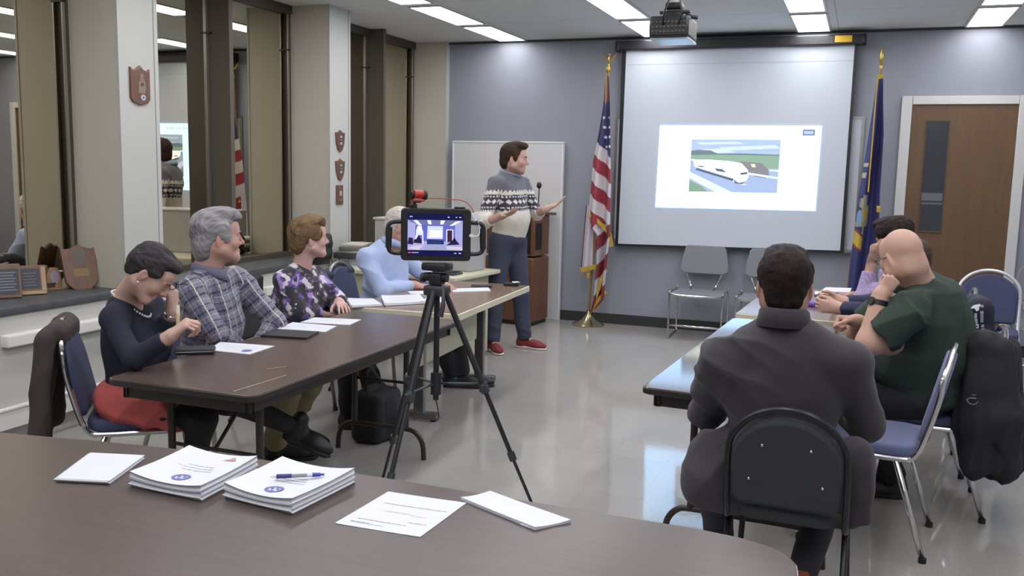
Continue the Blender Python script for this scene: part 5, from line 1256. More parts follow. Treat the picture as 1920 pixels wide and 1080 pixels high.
def cloth_uv(P, prims, fr, pel):
    """pattern coordinates of cloth points: around and along the nearest part"""
    rt, fw, up = (A3(v) for v in fr[:3]); best = np.full(len(P), 9.0); uv = np.zeros((len(P), 2))
    for p in prims:
        if p.tag is None: continue
        d = p.d(P); w = d < best-(0.0 if p.tag == 't' else 0.004); best = np.where(w, d, best)
        if p.tag == 't':
            q = P-A3(pel); x, y = q@rt, q@fw
            a = np.where(y > -0.02, x, np.sign(x+1e-9)*0.36-x)
            uv[w] = np.stack([a, q@up], 1)[w]
        else:
            ax = p.b-p.a; L = np.linalg.norm(ax); ax /= L; q = P-p.a
            ref = fw-ax*(ax@fw); 
            if np.linalg.norm(ref) < 0.2: ref = up-ax*(ax@up)
            ref /= np.linalg.norm(ref); b2 = np.cross(ax, ref)
            th = np.arctan2(q@b2, q@ref)
            uv[w] = np.stack([th*0.055+{'r': 0.013, 'l': 0.031}.get(p.tag[0], 0), 0.3-q@ax-(0.28 if p.tag[1] == 'f' else 0)], 1)[w]
    return uv
def person_mesh(label, head, body, hands, colfn, hh=0.0036, hb=0.011, hha=0.0032, clip=None):
    """head/body/hands: lists of parts; one skin mesh"""
    parts = []
    if head: parts.append(surface(head, hh))
    if body: parts.append(surface(body, hb))
    for h in hands: parts.append(surface(h, hha))
    o = skin_mesh('person', parts, m_skin, None, colfn); o['label'] = label; o['category'] = 'person'; return o
def hair_mesh(name, M, s, blobs, color, parent, seed=1, amp=0.004, freq=90, h=0.0033, tint=None, stretch=None, negs=()):
    R = np.array(M.to_3x3()); P = []
    for c, r, k in blobs: P.append(Ell(M @ (V(c)*s), [q*s for q in r], R, k=k*s))
    for c, r, k in negs: P.append(neg(Ell(M @ (V(c)*s), [q*s for q in r], R, k=k*s)))
    Mi = np.array(M.inverted())
    def dsp(Q):
        q = Q@Mi[:3, :3].T+Mi[:3, 3]
        if stretch: q = q*np.array(stretch)
        qq = q*np.array([1.5, 0.35, 0.8])
        return 0.85*amp*noise3(q, freq, seed, 2)+0.0022*noise3(qq, 240, seed+20, 2)
    vf = surface(P, h, dsp)
    c0 = np.array(lin(color)); c1 = np.array(lin(tint)) if tint else c0*0.55
    def cf(Q):
        q = Q@Mi[:3, :3].T+Mi[:3, 3]
        if stretch: q = q*np.array(stretch)
        w = np.clip(0.5+0.3*noise3(q, freq*1.4, seed+4, 2)+0.45*noise3(q*np.array([1.5, 0.35, 0.8]), 300, seed+21, 2), 0, 1)[:, None]
        return c0*w+c1*(1-w)
    return skin_mesh(name, [vf], mat('hair', '#ffffff', 0.6, attr=True, bump=0.3, bscale=260, spec=0.12), parent, cf)
def eyes(M, s, parent, closed=False, brow='#4a3526'):
    if not closed:
        b = MB(); d = MB()
        for sx in (-1, 1):
            b.ell(M @ (V((sx*0.031, 0.0845, 0.000))*s), (0.0095*s,)*3, n=12)
            d.ell(M @ (V((sx*0.031, 0.0925, 0.000))*s), (0.0048*s, 0.0048*s, 0.0048*s), n=10)
        e = b.build('eyes', m_eye, parent); d.build('irises', m_iris, e)
    if brow:
        g = MB()
        for sx in (-1, 1): g.tube([M @ (V((sx*0.014, 0.1005, 0.021))*s), M @ (V((sx*0.032, 0.0965, 0.027))*s), M @ (V((sx*0.049, 0.085, 0.021))*s)], 0.0036*s, 8, 4)
        g.build('eyebrows', mat('brow'+brow, brow, 0.8), parent)
def collar(name, M, r0, r1, hgt, m, parent, gap=0.5, drop=0.035, front_drop=0.03, dc=None):
    """turned-down collar around a neck; M: neck frame, y to the front, z along the neck"""
    prof = [(r0, -0.012), (r0+0.001, hgt), (r0+0.006, hgt+0.003), (r0+0.012, hgt-0.004), (r1, hgt-drop)]
    nn = 40; vs = []; fs = []
    for i in range(nn+1):
        a = gap/2+(2*PI-gap)*i/nn; w = (1+math.cos(a))/2
        for k, (r, z) in enumerate(prof):
            zz = z-front_drop*w*w-(0.012*w if k == 4 else 0)
            vs.append(M @ V((math.sin(a)*r, math.cos(a)*r*1.05+0.008*w, zz)))
    n = len(prof)
    for i in range(nn):
        for k in range(n-1): fs.append((i*n+k, i*n+k+1, (i+1)*n+k+1, (i+1)*n+k))
    o = MB().add(vs, fs).build(name, m, parent, 60)
    md = o.modifiers.new('solid', 'SOLIDIFY'); md.thickness = 0.004; md.offset = 0
    return o
def shoe(name, heel, toe, m, parent, sole=None, h=0.006, w=0.045, ank=None, tall=0.06, up=(0, 0, 1)):
    heel, toe = V(heel), V(toe); d = toe-heel; L = d.length; d.normalize(); u = V(up); u = (u-d*u.dot(d)).normalized(); x = d.cross(u)
    R = np.array([[x.x, d.x, u.x], [x.y, d.y, u.y], [x.z, d.z, u.z]])
    p = lambda a, b, c: heel+x*a+d*b+u*c
    P = [Ell(p(0, 0.035, 0.045), (w*0.74, 0.048, 0.045), R, k=0.04), Ell(p(0, L*0.45, 0.045), (w*0.78, L*0.36, 0.042), R, k=0.03), Ell(p(0.004, L-0.075, 0.036), (w, 0.075, 0.033), R, k=0.03), Cap(p(0, 0.045, 0.05), p(0, 0.04, 0.05+tall), 0.042, 0.040, k=0.03)]
    P.append(neg(Slab(p(0, L/2, -0.30), (0.5, 0.6, 0.312), R, k=0.004)))
    s = surface(P, h); o = skin_mesh(name, [s], m, parent)
    S = [Slab(p(0, 0.04, 0.010), (w*0.72, 0.045, 0.012), R, 0.01, k=0.02), Slab(p(0, L*0.5, 0.010), (w*0.76, L*0.4, 0.012), R, 0.01, k=0.03), Ell(p(0.003, L-0.07, 0.010), (w*1.04, 0.074, 0.013), R, k=0.02)]
    skin_mesh('sole', [surface(S, h)], sole or m_rub, o)
    return o
def pcap(prims, dg):      # core body: same parts, thinner
    import copy
    out = []
    for p in prims:
        q = copy.copy(p)
        if isinstance(p, Cap): q.ra = max(0.012, p.ra-dg); q.rb = max(0.012, p.rb-dg); q.flat = False
        elif isinstance(p, Ell): q.r = np.maximum(p.r-dg, 0.02)
        out.append(q)
    return out
def neck_prims(M, s, base, r=0.056, rb=0.062): return [Cap(M @ (V((0, -0.022, -0.045))*s), base, r*s, rb*s, k=0.04)]
def shirt_mesh(name, prims, m, parent, colfn=None, h=0.0065, seed=1, amp=0.010, fine=0.0, negs=(), clip=None):
    def dsp(P):
        d = amp*ridges(P, 26, seed)+amp*0.45*noise3(P, 19, seed+3, 2)
        return d
    return skin_mesh(name, [surface(list(prims)+list(negs), h, dsp, clip)], m, parent, colfn)
def legs_sit(hipR, knR, ankR, hipL, knL, ankL, r=(0.085, 0.066, 0.058, 0.045), g=0.0, flat_=True):
    P = []
    for h, k, a in ((hipR, knR, ankR), (hipL, knL, ankL)):
        P += [Cap(h, k, r[0]+g, r[1]+g, k=0.06), Cap(k, a, r[2]+g, r[3]+g, k=0.05, flat=flat_)]
    return P
def build_presenter():
    # standing, facing the screen; arms held out, palms up
    y = 7.40
    hc = at(964, 298, y-0.02); fd = N((0.93, 0.28, -0.06)); M = head_frame(hc, fd); s = 1.06
    neck = V((-2.872, y+0.02, 1.555)); pel = V((-2.865, y+0.02, 0.97))
    rt0 = N((0.50, -0.87, 0))          # his right is towards the camera
    shR = V((-2.925, y-0.155, 1.462)); shL = V((-2.80, y+0.185, 1.462))
    elR = V((-2.975, y-0.27, 1.135)); wrR = at(941, 405, y-0.36)
    elL = V((-2.69, y+0.26, 1.20)); wrL = at(1024, 392, y+0.10)
    hands = []
    hR, MR, _ = hand_prims(wrR, (0.86, -0.38, 0.25), (-0.35, 0.25, 0.9), -1, 1.0, [(0.05, 0.12, 0.1), (0.15, 0.2, 0.15), (0.22, 0.25, 0.2), (0.25, 0.3, 0.2)], thumb=(0.55, 0.62, 0.35), splay=(0.22, 0.05, -0.1, -0.24))
    hR += [Cap(elR, wrR, 0.046, 0.028, k=0.02)]
    hL, ML, _ = hand_prims(wrL, (0.84, 0.2, 0.42), (-0.3, -0.35, 0.85), 1, 1.0, [(0.1, 0.15, 0.1), (0.15, 0.2, 0.12), (0.2, 0.2, 0.15), (0.2, 0.25, 0.2)], thumb=(0.6, 0.6, 0.35), splay=(0.2, 0.04, -0.1, -0.2))
    hL += [Cap(elL, wrL, 0.046, 0.028, k=0.02)]
    tp, fr = torso_prims(pel, neck, shR, shL, hip=(0.165, 0.125), belly=(0.165, 0.155), chest=(0.17, 0.135), sh=0.062, bf=0.05, bz=0.20)
    ar = arm_prims(shR, elR, wrR, (0.064, 0.058, 0.056, 0.05), cut=0.42, side='r')+arm_prims(shL, elL, wrL, (0.064, 0.058, 0.056, 0.05), cut=0.40, side='l')
    hp = head_prims(M, s, jaw=1.0, fat=0.004)+neck_prims(M, s, neck-V((0, 0, 0.03)))
    hipR = V((-2.90, y-0.06, 0.93)); hipL = V((-2.82, y+0.10, 0.93))
    knR = V((-2.93, y-0.07, 0.50)); knL = V((-2.775, y+0.12, 0.50)); anR = V((-2.945, y-0.09, 0.09)); anL = V((-2.745, y+0.17, 0.09))
    lg = [Cap(hipR, knR, 0.102, 0.076, k=0.05), Cap(knR, anR, 0.078, 0.064, k=0.05, flat=True), Cap(hipL, knL, 0.102, 0.076, k=0.05), Cap(knL, anL, 0.078, 0.064, k=0.05, flat=True)]
    core = pcap(tp+lg, 0.03)+[Cap(shR, elR, 0.04, 0.035, k=0.04), Cap(shL, elL, 0.04, 0.035, k=0.04)]
    o = person_mesh('man standing in a black, grey and white patterned sweater, both hands held out', hp, core, [hR, hL], skin_col('#c49a88', M, s, beard=('#5d463c', 0.42)))
    eyes(M, s, o, brow='#3a2a20')
    hair_mesh('hair', M, s, [((0, -0.022, 0.048), (0.084, 0.100, 0.088), 0.03), ((0, 0.040, 0.112), (0.066, 0.062, 0.030), 0.03), ((0.02, 0.070, 0.104), (0.036, 0.028, 0.018), 0.02), ((0, -0.062, -0.02), (0.066, 0.055, 0.075), 0.03), ((0.07, 0.012, 0.02), (0.014, 0.022, 0.042), 0.015), ((-0.07, 0.012, 0.02), (0.014, 0.022, 0.042), 0.015)], '#3f2e25', o, 3, 0.004, 70, stretch=(1, 0.5, 1))
    lowc = 0.92
    def sweater(P):
        uv = cloth_uv(P, tp+ar, fr, pel); z = P[:, 2].copy(); u = uv[:, 0]
        # yoke pattern follows height over chest and upper arm
        z = z+0.015*np.sin(u*3)
        c = np.repeat(np.array(lin('#cfcabd'))[None], len(P), 0)
        dk, gr, wh = np.array(lin('#2f2f3c')), np.array(lin('#62626c')), np.array(lin('#d0cdc6'))
        top = z > 1.415; c[top] = gr
        b = (z <= 1.415)&(z > 1.235); c[b] = dk
        def band(z0, z1, f): 
            w = (z <= z1)&(z > z0)&f; c[w] = wh
        tri = lambda per: np.abs((u/per) % 1-0.5)*2
        band(1.385, 1.415, tri(0.03) < (1.43-z)/0.035)
        band(1.375, 1.388, np.ones(len(z), bool))
        band(1.352, 1.366, tri(0.024) < 0.55)
        band(1.292, 1.340, np.abs(z-1.316)/0.022+tri(0.048)*1.05 < 0.95)
        band(1.262, 1.274, tri(0.024) < 0.6)
        band(1.232, 1.252, tri(0.02) < (1.254-z)/0.02)
        return c
    def clip(P): return (lowc+0.004*np.sin(P[:, 0]*20))-P[:, 2]
    nk = neg(Cap(neck+V((0.02, 0, -0.015)), neck+V((0.04, 0.01, 0.2)), 0.066, 0.085, k=0.01))
    def clip2(P):     # arms keep below the hem line
        d = np.minimum.reduce([p.d(P) for p in ar]); return np.where(d < 0.03, -1.0, clip(P))
    sw = shirt_mesh('sweater', tp+ar, m_cloth, o, sweater, h=0.006, seed=5, amp=0.010, negs=[nk], clip=clip2)
    FM = head_frame(neck+V((0.012, 0.0, 0.0)), (0.93, 0.28, 0), (0.22, 0.05, 1))
    collar('shirt_collar', FM, 0.066, 0.088, 0.042, mat('collar_blue', '#9db2c8', 0.8), o, gap=0.5, drop=0.035)
    tr_ = pcap([tp[0]], 0.012)+[Ell(pel+V((0, 0, 0.02)), (0.165, 0.15, 0.10), fr[3], k=0.06)]+lg
    shirt_mesh('trousers', tr_, mat('trouser_navy', '#363b4e', 0.85, bump=0.1), o, None, h=0.0075, seed=9, amp=0.012)
    mr = mat('shoe_red', '#7a2730', 0.7); mw = mat('shoe_sole', '#cfc6bb', 0.6)
    for a, t in ((anR, N((0.55, -0.62, 0))), (anL, N((0.97, -0.1, 0)))):
        h0 = V((a.x, a.y, 0))-t*0.065
        sh_ = shoe('shoe', h0, h0+t*0.285, mr, o, mw, tall=0.045)
        g = MB(); q = h0+t*0.13; sd = t.cross(V((0, 0, 1)))
        for k in range(4): g.tube([q+t*0.022*k+sd*0.026+V((0, 0, 0.082-0.010*k)), q+t*0.022*k+V((0, 0, 0.090-0.010*k)), q+t*0.022*k-sd*0.026+V((0, 0, 0.082-0.010*k))], 0.0045, 6)
        g.build('laces', mw, sh_)
    return o
def build_navy_woman():
    s = 0.95
    hc = at(281, 512, 3.04); fd = N((0.60, 0.36, -0.70)); M = head_frame(hc, fd, (0.6, 0.36, 0.7))
    neck = V((-2.965, 3.06, 1.015)); pel = V((-2.99, 3.17, 0.56))
    shR = at(212, 600, 2.93); shL = V((-2.975, 3.235, 0.945))
    elR = at(250, 673, 2.88); wrR = at(319, 631, 2.93)
    elL = at(296, 655, 3.18); wrL = at(322, 585, 3.16)
    hR, MR, tR = hand_prims(wrR, (0.64, 0.42, 0.62), (0.4, 0.6, -0.6), -1, 0.95, [(1.0, 1.1, 0.7), (1.05, 1.2, 0.8), (1.15, 1.2, 0.8), (1.2, 1.2, 0.8)], thumb=(0.5, 0.8, -0.3), tb=0.5)
    hR += [Cap(elR, wrR, 0.036, 0.025, k=0.02)]
    hL, ML, tL = hand_prims(wrL, (0.08, -0.02, 1.0), (-0.85, -0.1, 0.2), 1, 0.93, [(0.9, 1.1, 0.7), (0.75, 1.1, 0.7), (0.65, 1.0, 0.6), (0.5, 0.8, 0.6)], thumb=(0.3, 0.9, -0.5), tb=0.3)
    hL += [Cap(elL, wrL, 0.036, 0.024, k=0.02)]
    tp, fr = torso_prims(pel, neck, shR, shL, hip=(0.175, 0.13), belly=(0.145, 0.115), chest=(0.15, 0.105), sh=0.056, bf=0.01, bust=0.06)
    ar = arm_prims(shR, elR, wrR, (0.053, 0.048, 0.047, 0.040), cut=0.88)+arm_prims(shL, elL, wrL, (0.053, 0.047, 0.046, 0.038), cut=0.85, side='l')
    hp = head_prims(M, s, fem=True, nose=0.97, jaw=0.85)+neck_prims(M, s, neck-V((0.0, 0, 0.03)), 0.048, 0.058)+[Cap(neck+V((0.02, -0.07, -0.065)), neck+V((0.01, 0.07, -0.065)), 0.035, 0.035, k=0.05), Cap(neck+V((0.03, 0, -0.05)), neck+V((0.075, 0.03, -0.13)), 0.05, 0.04, k=0.05)]
    hipR = pel+V((0.02, -0.09, -0.02)); hipL = pel+V((0.02, 0.09, -0.02))
    knR = V((-2.56, 3.06, 0.52)); knL = V((-2.58, 3.26, 0.55)); anR = V((-2.62, 3.02, 0.10)); anL = at(548, 800, 3.62)
    lg = legs_sit(hipR, knR, anR, hipL, knL, anL, (0.08, 0.062, 0.056, 0.045))
    core = pcap(tp, 0.03)+pcap(lg, 0.014)+[Cap(shR, elR, 0.03, 0.03, k=0.03), Cap(shL, elL, 0.03, 0.03, k=0.03)]
    o = person_mesh('woman in navy sweater and coral skirt with bowed head, short grey-black hair, pearls', hp, core, [hR, hL], skin_col('#c79f8d', M, s))
    eyes(M, s, o, closed=True, brow='#4d4440')
    hair_mesh('hair', M, s, [((0, -0.026, 0.042), (0.083, 0.098, 0.090), 0.03), ((0, 0.040, 0.098), (0.064, 0.054, 0.030), 0.03), ((0, -0.064, -0.012), (0.064, 0.048, 0.056), 0.03), ((0.071, 0.016, 0.046), (0.013, 0.032, 0.034), 0.02), ((-0.071, 0.016, 0.046), (0.013, 0.032, 0.034), 0.02)], '#433f42', o, 8, 0.006, 62, tint='#252326')
    mnv = mat('sweater_navy', '#1a1d2e', 0.9, bump=0.15)
    ng = [neg(Ell(neck+V((0.050, 0.025, 0.040)), (0.078, 0.066, 0.052), np.array(head_frame(neck, (0.75, 0.3, 0)).to_3x3()), k=0.015))]
    shirt_mesh('sweater', tp+ar, mnv, o, None, h=0.007, seed=12, amp=0.010, negs=ng)
    # coral skirt over hips and thighs
    kk = V((-2.70, 3.10, 0.525)); kl = V((-2.70, 3.22, 0.535))
    sk = [Ell(pel+V((0.0, 0, -0.02)), (0.20, 0.20, 0.12), k=0.06), Cap(hipR+V((0, -0.01, 0)), kk+V((0, -0.02, 0)), 0.105, 0.085, k=0.08), Cap(hipL, kl, 0.105, 0.085, k=0.08)]
    shirt_mesh('skirt', sk, mat('skirt_coral', '#b3534f', 0.85, bump=0.1), o, None, h=0.008, seed=15, amp=0.016)
    shirt_mesh('leggings', lg, mat('leggings_black', '#19191c', 0.8), o, None, h=0.008, seed=16, amp=0.005)
    mb_ = mat('shoe_black', '#17171a', 0.5)
    t = N((0.6, 0.6, 0)); h0 = V((anR.x, anR.y, 0))-t*0.05; shoe('shoe', h0, h0+t*0.25, mb_, o, tall=0.06)
    t = N((0.80, 0.35, -0.42)); h0 = anL-t*0.05+V((0, 0, -0.07)); shoe('shoe', h0, h0+t*0.25, mb_, o, tall=0.06, up=(0.3, 0.2, 0.9))
    # pearls
    b = MB(); c = neck+V((0.018, 0.005, 0.0)); Fm = head_frame(c, (0.80, 0.25, 0), (0.2, 0.05, 1))
    for i in range(46):
        a = 2*PI*i/46; w = (1+math.cos(a))/2
        b.ell(Fm @ V((math.sin(a)*(0.066+0.006*w), math.cos(a)*0.060+0.036*w*w, 0.020-0.095*w*w-0.015*w)), (0.0050,)*3, n=8)
    b.build('pearl_necklace', mat('pearl', '#d9d3d4', 0.25), o)
    b = MB()
    for sx in (-1, 1): b.ell(M @ (V((sx*0.082, -0.004, -0.045))*s), (0.005,)*3, n=8)
    b.build('earrings', MATS['pearl'], o)
    b = MB().lathe([(0.030, -0.008), (0.034, -0.006), (0.034, 0.006), (0.030, 0.008), (0.030, -0.008)], 20, wrL+V((0, 0, -0.012)), N(wrL-elL)); b.build('bracelet', m_chrome, o)
    # eyeglasses in the raised hand, small lipstick-like stick in the low one
    g = thing('eyeglasses', 'dark-rimmed eyeglasses held up by the woman in navy', 'eyeglasses', at(318, 538, 3.12))
    for sx in (0, 1): MB().tube([V((0.0+0.006*math.sin(i*PI/8), -0.03+sx*0.052+0.022*math.cos(i*PI/8), 0.016*math.sin(i*PI/8))) for i in range(16)], 0.0022, 6, closed=True).build('rim', m_black, g)
    MB().tube([V((0, 0.04, 0.006)), V((0.06, 0.035, 0.012)), V((0.10, 0.03, 0.0))], 0.002, 6).build('temple', m_black, g)
    q = at(333, 596, 2.99)
    st = thing('lip_balm', 'small cream-tipped stick held upright by the woman in navy', 'stick', q)
    MB().cyl((0, 0, -0.045), (0.002, 0, 0.018), 0.0075).build('tube', mat('stick_tube', '#c9b98d', 0.4), st)
    MB().cyl((0.002, 0, 0.018), (0.004, 0, 0.05), 0.0078, 0.006).build('cap', mat('stick_cap', '#e2dcc3', 0.4), st)
    return o
def plaid(P, uv):
    u, v = uv[:, 0], uv[:, 1]
    base = np.array(lin('#5f6074')); lt = np.array(lin('#7f7e8c')); dk = np.array(lin('#2c3148')); cr = np.array(lin('#c5bcae'))
    fu, fv = (u/0.096) % 1, (v/0.090) % 1
    c = np.repeat(base[None], len(P), 0)
    w = (np.abs(fu-0.25) < 0.17)[:, None]; c = np.where(w, lt*0.55+c*0.45, c)
    w = (np.abs(fv-0.25) < 0.17)[:, None]; c = np.where(w, lt*0.45+c*0.55, c)
    c = np.where((np.abs(fv-0.72) < 0.06)[:, None], dk, c); c = np.where((np.abs(fv-0.12) < 0.03)[:, None], dk, c); c = np.where((np.abs(fu-0.72) < 0.04)[:, None], dk*0.6+c*0.4, c)
    c = np.where((np.abs(fu-0.5) < 0.030)[:, None], cr, c); c = np.where((np.abs(fu-0.05) < 0.02)[:, None], cr*0.6+c*0.4, c); c = np.where((np.abs(fv-0.45) < 0.022)[:, None], cr*0.5+c*0.5, c)
    return c
def build_plaid_man():
    s = 1.08; y = 3.75
    hc = at(408, 445, y); fd = N((0.60, 0.80, 0.02)); M = head_frame(hc, fd)
    neck = V((hc.x-0.055, y-0.02, 1.065)); pel = V((-3.13, 3.80, 0.56))
    shR = V((-3.02, y-0.20, 0.975)); shL = V((-3.04, y+0.19, 0.985))
    elR = at(402, 622, 3.55); wrR = V((-2.87, 3.74, 0.665))
    elL = V((-2.86, y+0.26, 0.76)); wrL = V((-2.87, 3.88, 0.66))
    hR, MR, _ = hand_prims(wrR, (0.35, 0.75, -0.1), (-0.2, 0, -1), -1, 0.95); hR += [Cap(elR, wrR, 0.04, 0.028)]
    hL, ML, _ = hand_prims(wrL, (0.3, -0.8, -0.05), (0, 0, -1), 1, 0.95); hL += [Cap(elL, wrL, 0.04, 0.028)]
    tp, fr = torso_prims(pel, neck, shR, shL, hip=(0.17, 0.14), belly=(0.165, 0.15), chest=(0.165, 0.125), sh=0.06, bf=0.035)
    ar = arm_prims(shR, elR, wrR, (0.066, 0.060, 0.058, 0.046), cut=0.97)+arm_prims(shL, elL, wrL, (0.064, 0.058, 0.056, 0.046), cut=0.95, side='l')
    hp = head_prims(M, s, jaw=1.05, fat=0.006)+neck_prims(M, s, neck-V((0, 0, 0.03)), 0.062, 0.068)
    hipR = pel+V((0.03, -0.09, -0.02)); hipL = pel+V((0.03, 0.09, -0.02))
    knR = V((-2.66, 3.86, 0.54)); knL = V((-2.60, 4.06, 0.56)); anR = V((-2.88, 4.02, 0.10)); anL = V((-2.93, 4.22, 0.16))
    lg = legs_sit(hipR, knR, anR, hipL, knL, anL, (0.09, 0.078, 0.074, 0.062))
    core = pcap(tp, 0.03)+pcap(lg, 0.02)
    o = person_mesh('grey-haired man in a blue-grey plaid shirt looking towards the screen', hp, core, [hR, hL], skin_col('#c09180', M, s, beard=('#a08078', 0.2)))
    eyes(M, s, o, brow='#6a6460')
    hair_mesh('hair', M, s, [((0, -0.026, 0.046), (0.088, 0.103, 0.092), 0.03), ((0, 0.038, 0.110), (0.070, 0.064, 0.032), 0.03), ((0.0, 0.084, 0.094), (0.05, 0.026, 0.02), 0.02), ((0, -0.070, -0.035), (0.066, 0.052, 0.085), 0.03), ((0.074, 0.014, 0.026), (0.016, 0.034, 0.045), 0.02), ((-0.074, 0.014, 0.026), (0.016, 0.034, 0.045), 0.02)], '#a3a0a2', o, 21, 0.0055, 52, tint='#5f5c5f', stretch=(1.2, 0.5, 0.9))
    nk = neg(Cap(neck+V((0.01, 0, 0)), neck+V((0.02, 0.01, 0.2)), 0.066, 0.068, k=0.01))
    shirt_mesh('plaid_shirt', tp+ar, m_cloth, o, lambda P: plaid(P, cloth_uv(P, tp+ar, fr, pel)), h=0.0045, seed=31, amp=0.014, negs=[nk])
    FM = head_frame(neck+V((0.012, 0.008, 0.012)), (0.75, 0.62, 0), (0.24, 0.2, 1))
    collar('shirt_collar', FM, 0.068, 0.090, 0.014, mat('collar_plaid', '#67697d', 0.85), o, gap=1.0, drop=0.036, front_drop=0.05)
    mk = mat('trouser_khaki', '#8a815f', 0.85, bump=0.1)
    shirt_mesh('trousers', pcap([tp[0]], 0.0)+lg, mk, o, None, h=0.008, seed=33, amp=0.014)
    mb_ = MATS['shoe_black']
    t = N((0.8, 0.55, 0)); h0 = V((anR.x, anR.y, 0.0))-t*0.05; shoe('shoe', h0, h0+t*0.28, mb_, o)
    h0 = V((anL.x, anL.y, 0.06))-t*0.05; t = N((0.75, 0.55, -0.25)); shoe('shoe', h0, h0+t*0.28, mb_, o)
    return o
def floral(P, seed=5):
    n1 = noise3(P, 42, seed, 2); n2 = noise3(P+np.array([0.3, 0.1, 0.2]), 62, seed+2, 2); n3 = noise3(P, 85, seed+5, 1)
    c = np.repeat(np.array(lin('#211d28'))[None], len(P), 0)
    pu, lv, wh, gy = (np.array(lin(h)) for h in ('#5b3f86', '#9a86bd', '#c9c2cc', '#6f6874'))
    c[n1 > 0.15] = pu; c[(n1 > 0.42)] = lv; c[(n2 > 0.45)] = wh; c[(n2 > 0.2)&(n2 < 0.3)&(n1 < 0.2)] = gy; c[(n3 > 0.72)&(n1 < 0.1)] = wh
    c[(n2 < -0.55)] = np.array(lin('#211d28'))
    return c
def build_floral_woman():
    s = 1.0; y = 4.76
    hc = at(580, 447, y); fd = N((0.64, 0.76, 0.05)); M = head_frame(hc, fd)
    neck = V((hc.x-0.045, y-0.02, 0.985)); pel = V((-3.30, y, 0.53))
    shR = V((-3.21, y-0.17, 0.895)); shL = V((-3.20, y+0.16, 0.90))
    elR = at(556, 585, 4.58); wrR = at(600, 590, 4.75); elL = V((-3.03, y+0.16, 0.73)); wrL = V((-2.93, y+0.0, 0.765))
    hR, _, _ = hand_prims(wrR, (0.5, 0.6, -0.05), (0, 0, -1), -1, 0.9); hR += [Cap(elR, wrR, 0.035, 0.024)]
    hL, _, _ = hand_prims(wrL, (0.5, -0.5, -0.05), (0, 0, -1), 1, 0.9); hL += [Cap(elL, wrL, 0.035, 0.024)]
    tp, fr = torso_prims(pel, neck, shR, shL, hip=(0.18, 0.15), belly=(0.165, 0.145), chest=(0.16, 0.12), sh=0.055, bf=0.03, bust=0.075)
    ar = arm_prims(shR, elR, wrR, (0.062, 0.058, 0.056, 0.048), cut=0.92)+arm_prims(shL, elL, wrL, (0.06, 0.056, 0.054, 0.048), cut=0.9, side='l')
    hp = head_prims(M, s, fem=True, nose=0.98, jaw=0.92, fat=0.005)+neck_prims(M, s, neck-V((0, 0, 0.03)), 0.052, 0.06)
    hipR = pel+V((0.03, -0.09, -0.01)); hipL = pel+V((0.03, 0.09, -0.01)); knR = V((-2.84, y-0.08, 0.53)); knL = V((-2.84, y+0.14, 0.53)); anR = V((-2.84, y-0.05, 0.09)); anL = V((-2.80, y+0.18, 0.09))
    lg = legs_sit(hipR, knR, anR, hipL, knL, anL, (0.09, 0.07, 0.062, 0.05))
    o = person_mesh('woman with short auburn hair in a purple, black and white floral top', hp, pcap(tp, 0.03)+pcap(lg, 0.02), [hR, hL], skin_col('#cda093', M, s))
    eyes(M, s, o, brow='#8b6a50')
    hair_mesh('hair', M, s, [((0, -0.028, 0.046), (0.090, 0.105, 0.096), 0.03), ((0, 0.040, 0.108), (0.070, 0.062, 0.038), 0.03), ((0, 0.080, 0.088), (0.05, 0.024, 0.026), 0.02), ((0, -0.075, -0.02), (0.068, 0.052, 0.078), 0.03), ((0.074, 0.024, 0.030), (0.018, 0.036, 0.042), 0.02), ((-0.074, 0.024, 0.030), (0.018, 0.036, 0.042), 0.02)], '#826c4c', o, 41, 0.006, 55, tint='#4c3828', stretch=(1, 0.6, 0.8))
    nk = neg(Ell(neck+V((0.03, 0.02, 0.05)), (0.085, 0.08, 0.085), k=0.01))
    shirt_mesh('floral_top', tp+ar, m_cloth, o, floral, h=0.006, seed=44, amp=0.013, negs=[nk])
    shirt_mesh('trousers', pcap([tp[0]], 0.0)+lg, mat('trouser_black', '#202023', 0.85), o, None, h=0.009, seed=45, amp=0.01)
    for a in (anR, anL): t = N((0.9, 0.2, 0)); h0 = V((a.x, a.y, 0))-t*0.05; shoe('shoe', h0, h0+t*0.25, MATS['shoe_black'], o)
    b = MB()
    for sx in (-1, 1): b.ell(M @ (V((sx*0.081, -0.002, -0.052))*s), (0.005, 0.005, 0.009), n=8)
    b.build('earrings', MATS['pearl'], o)
    return o
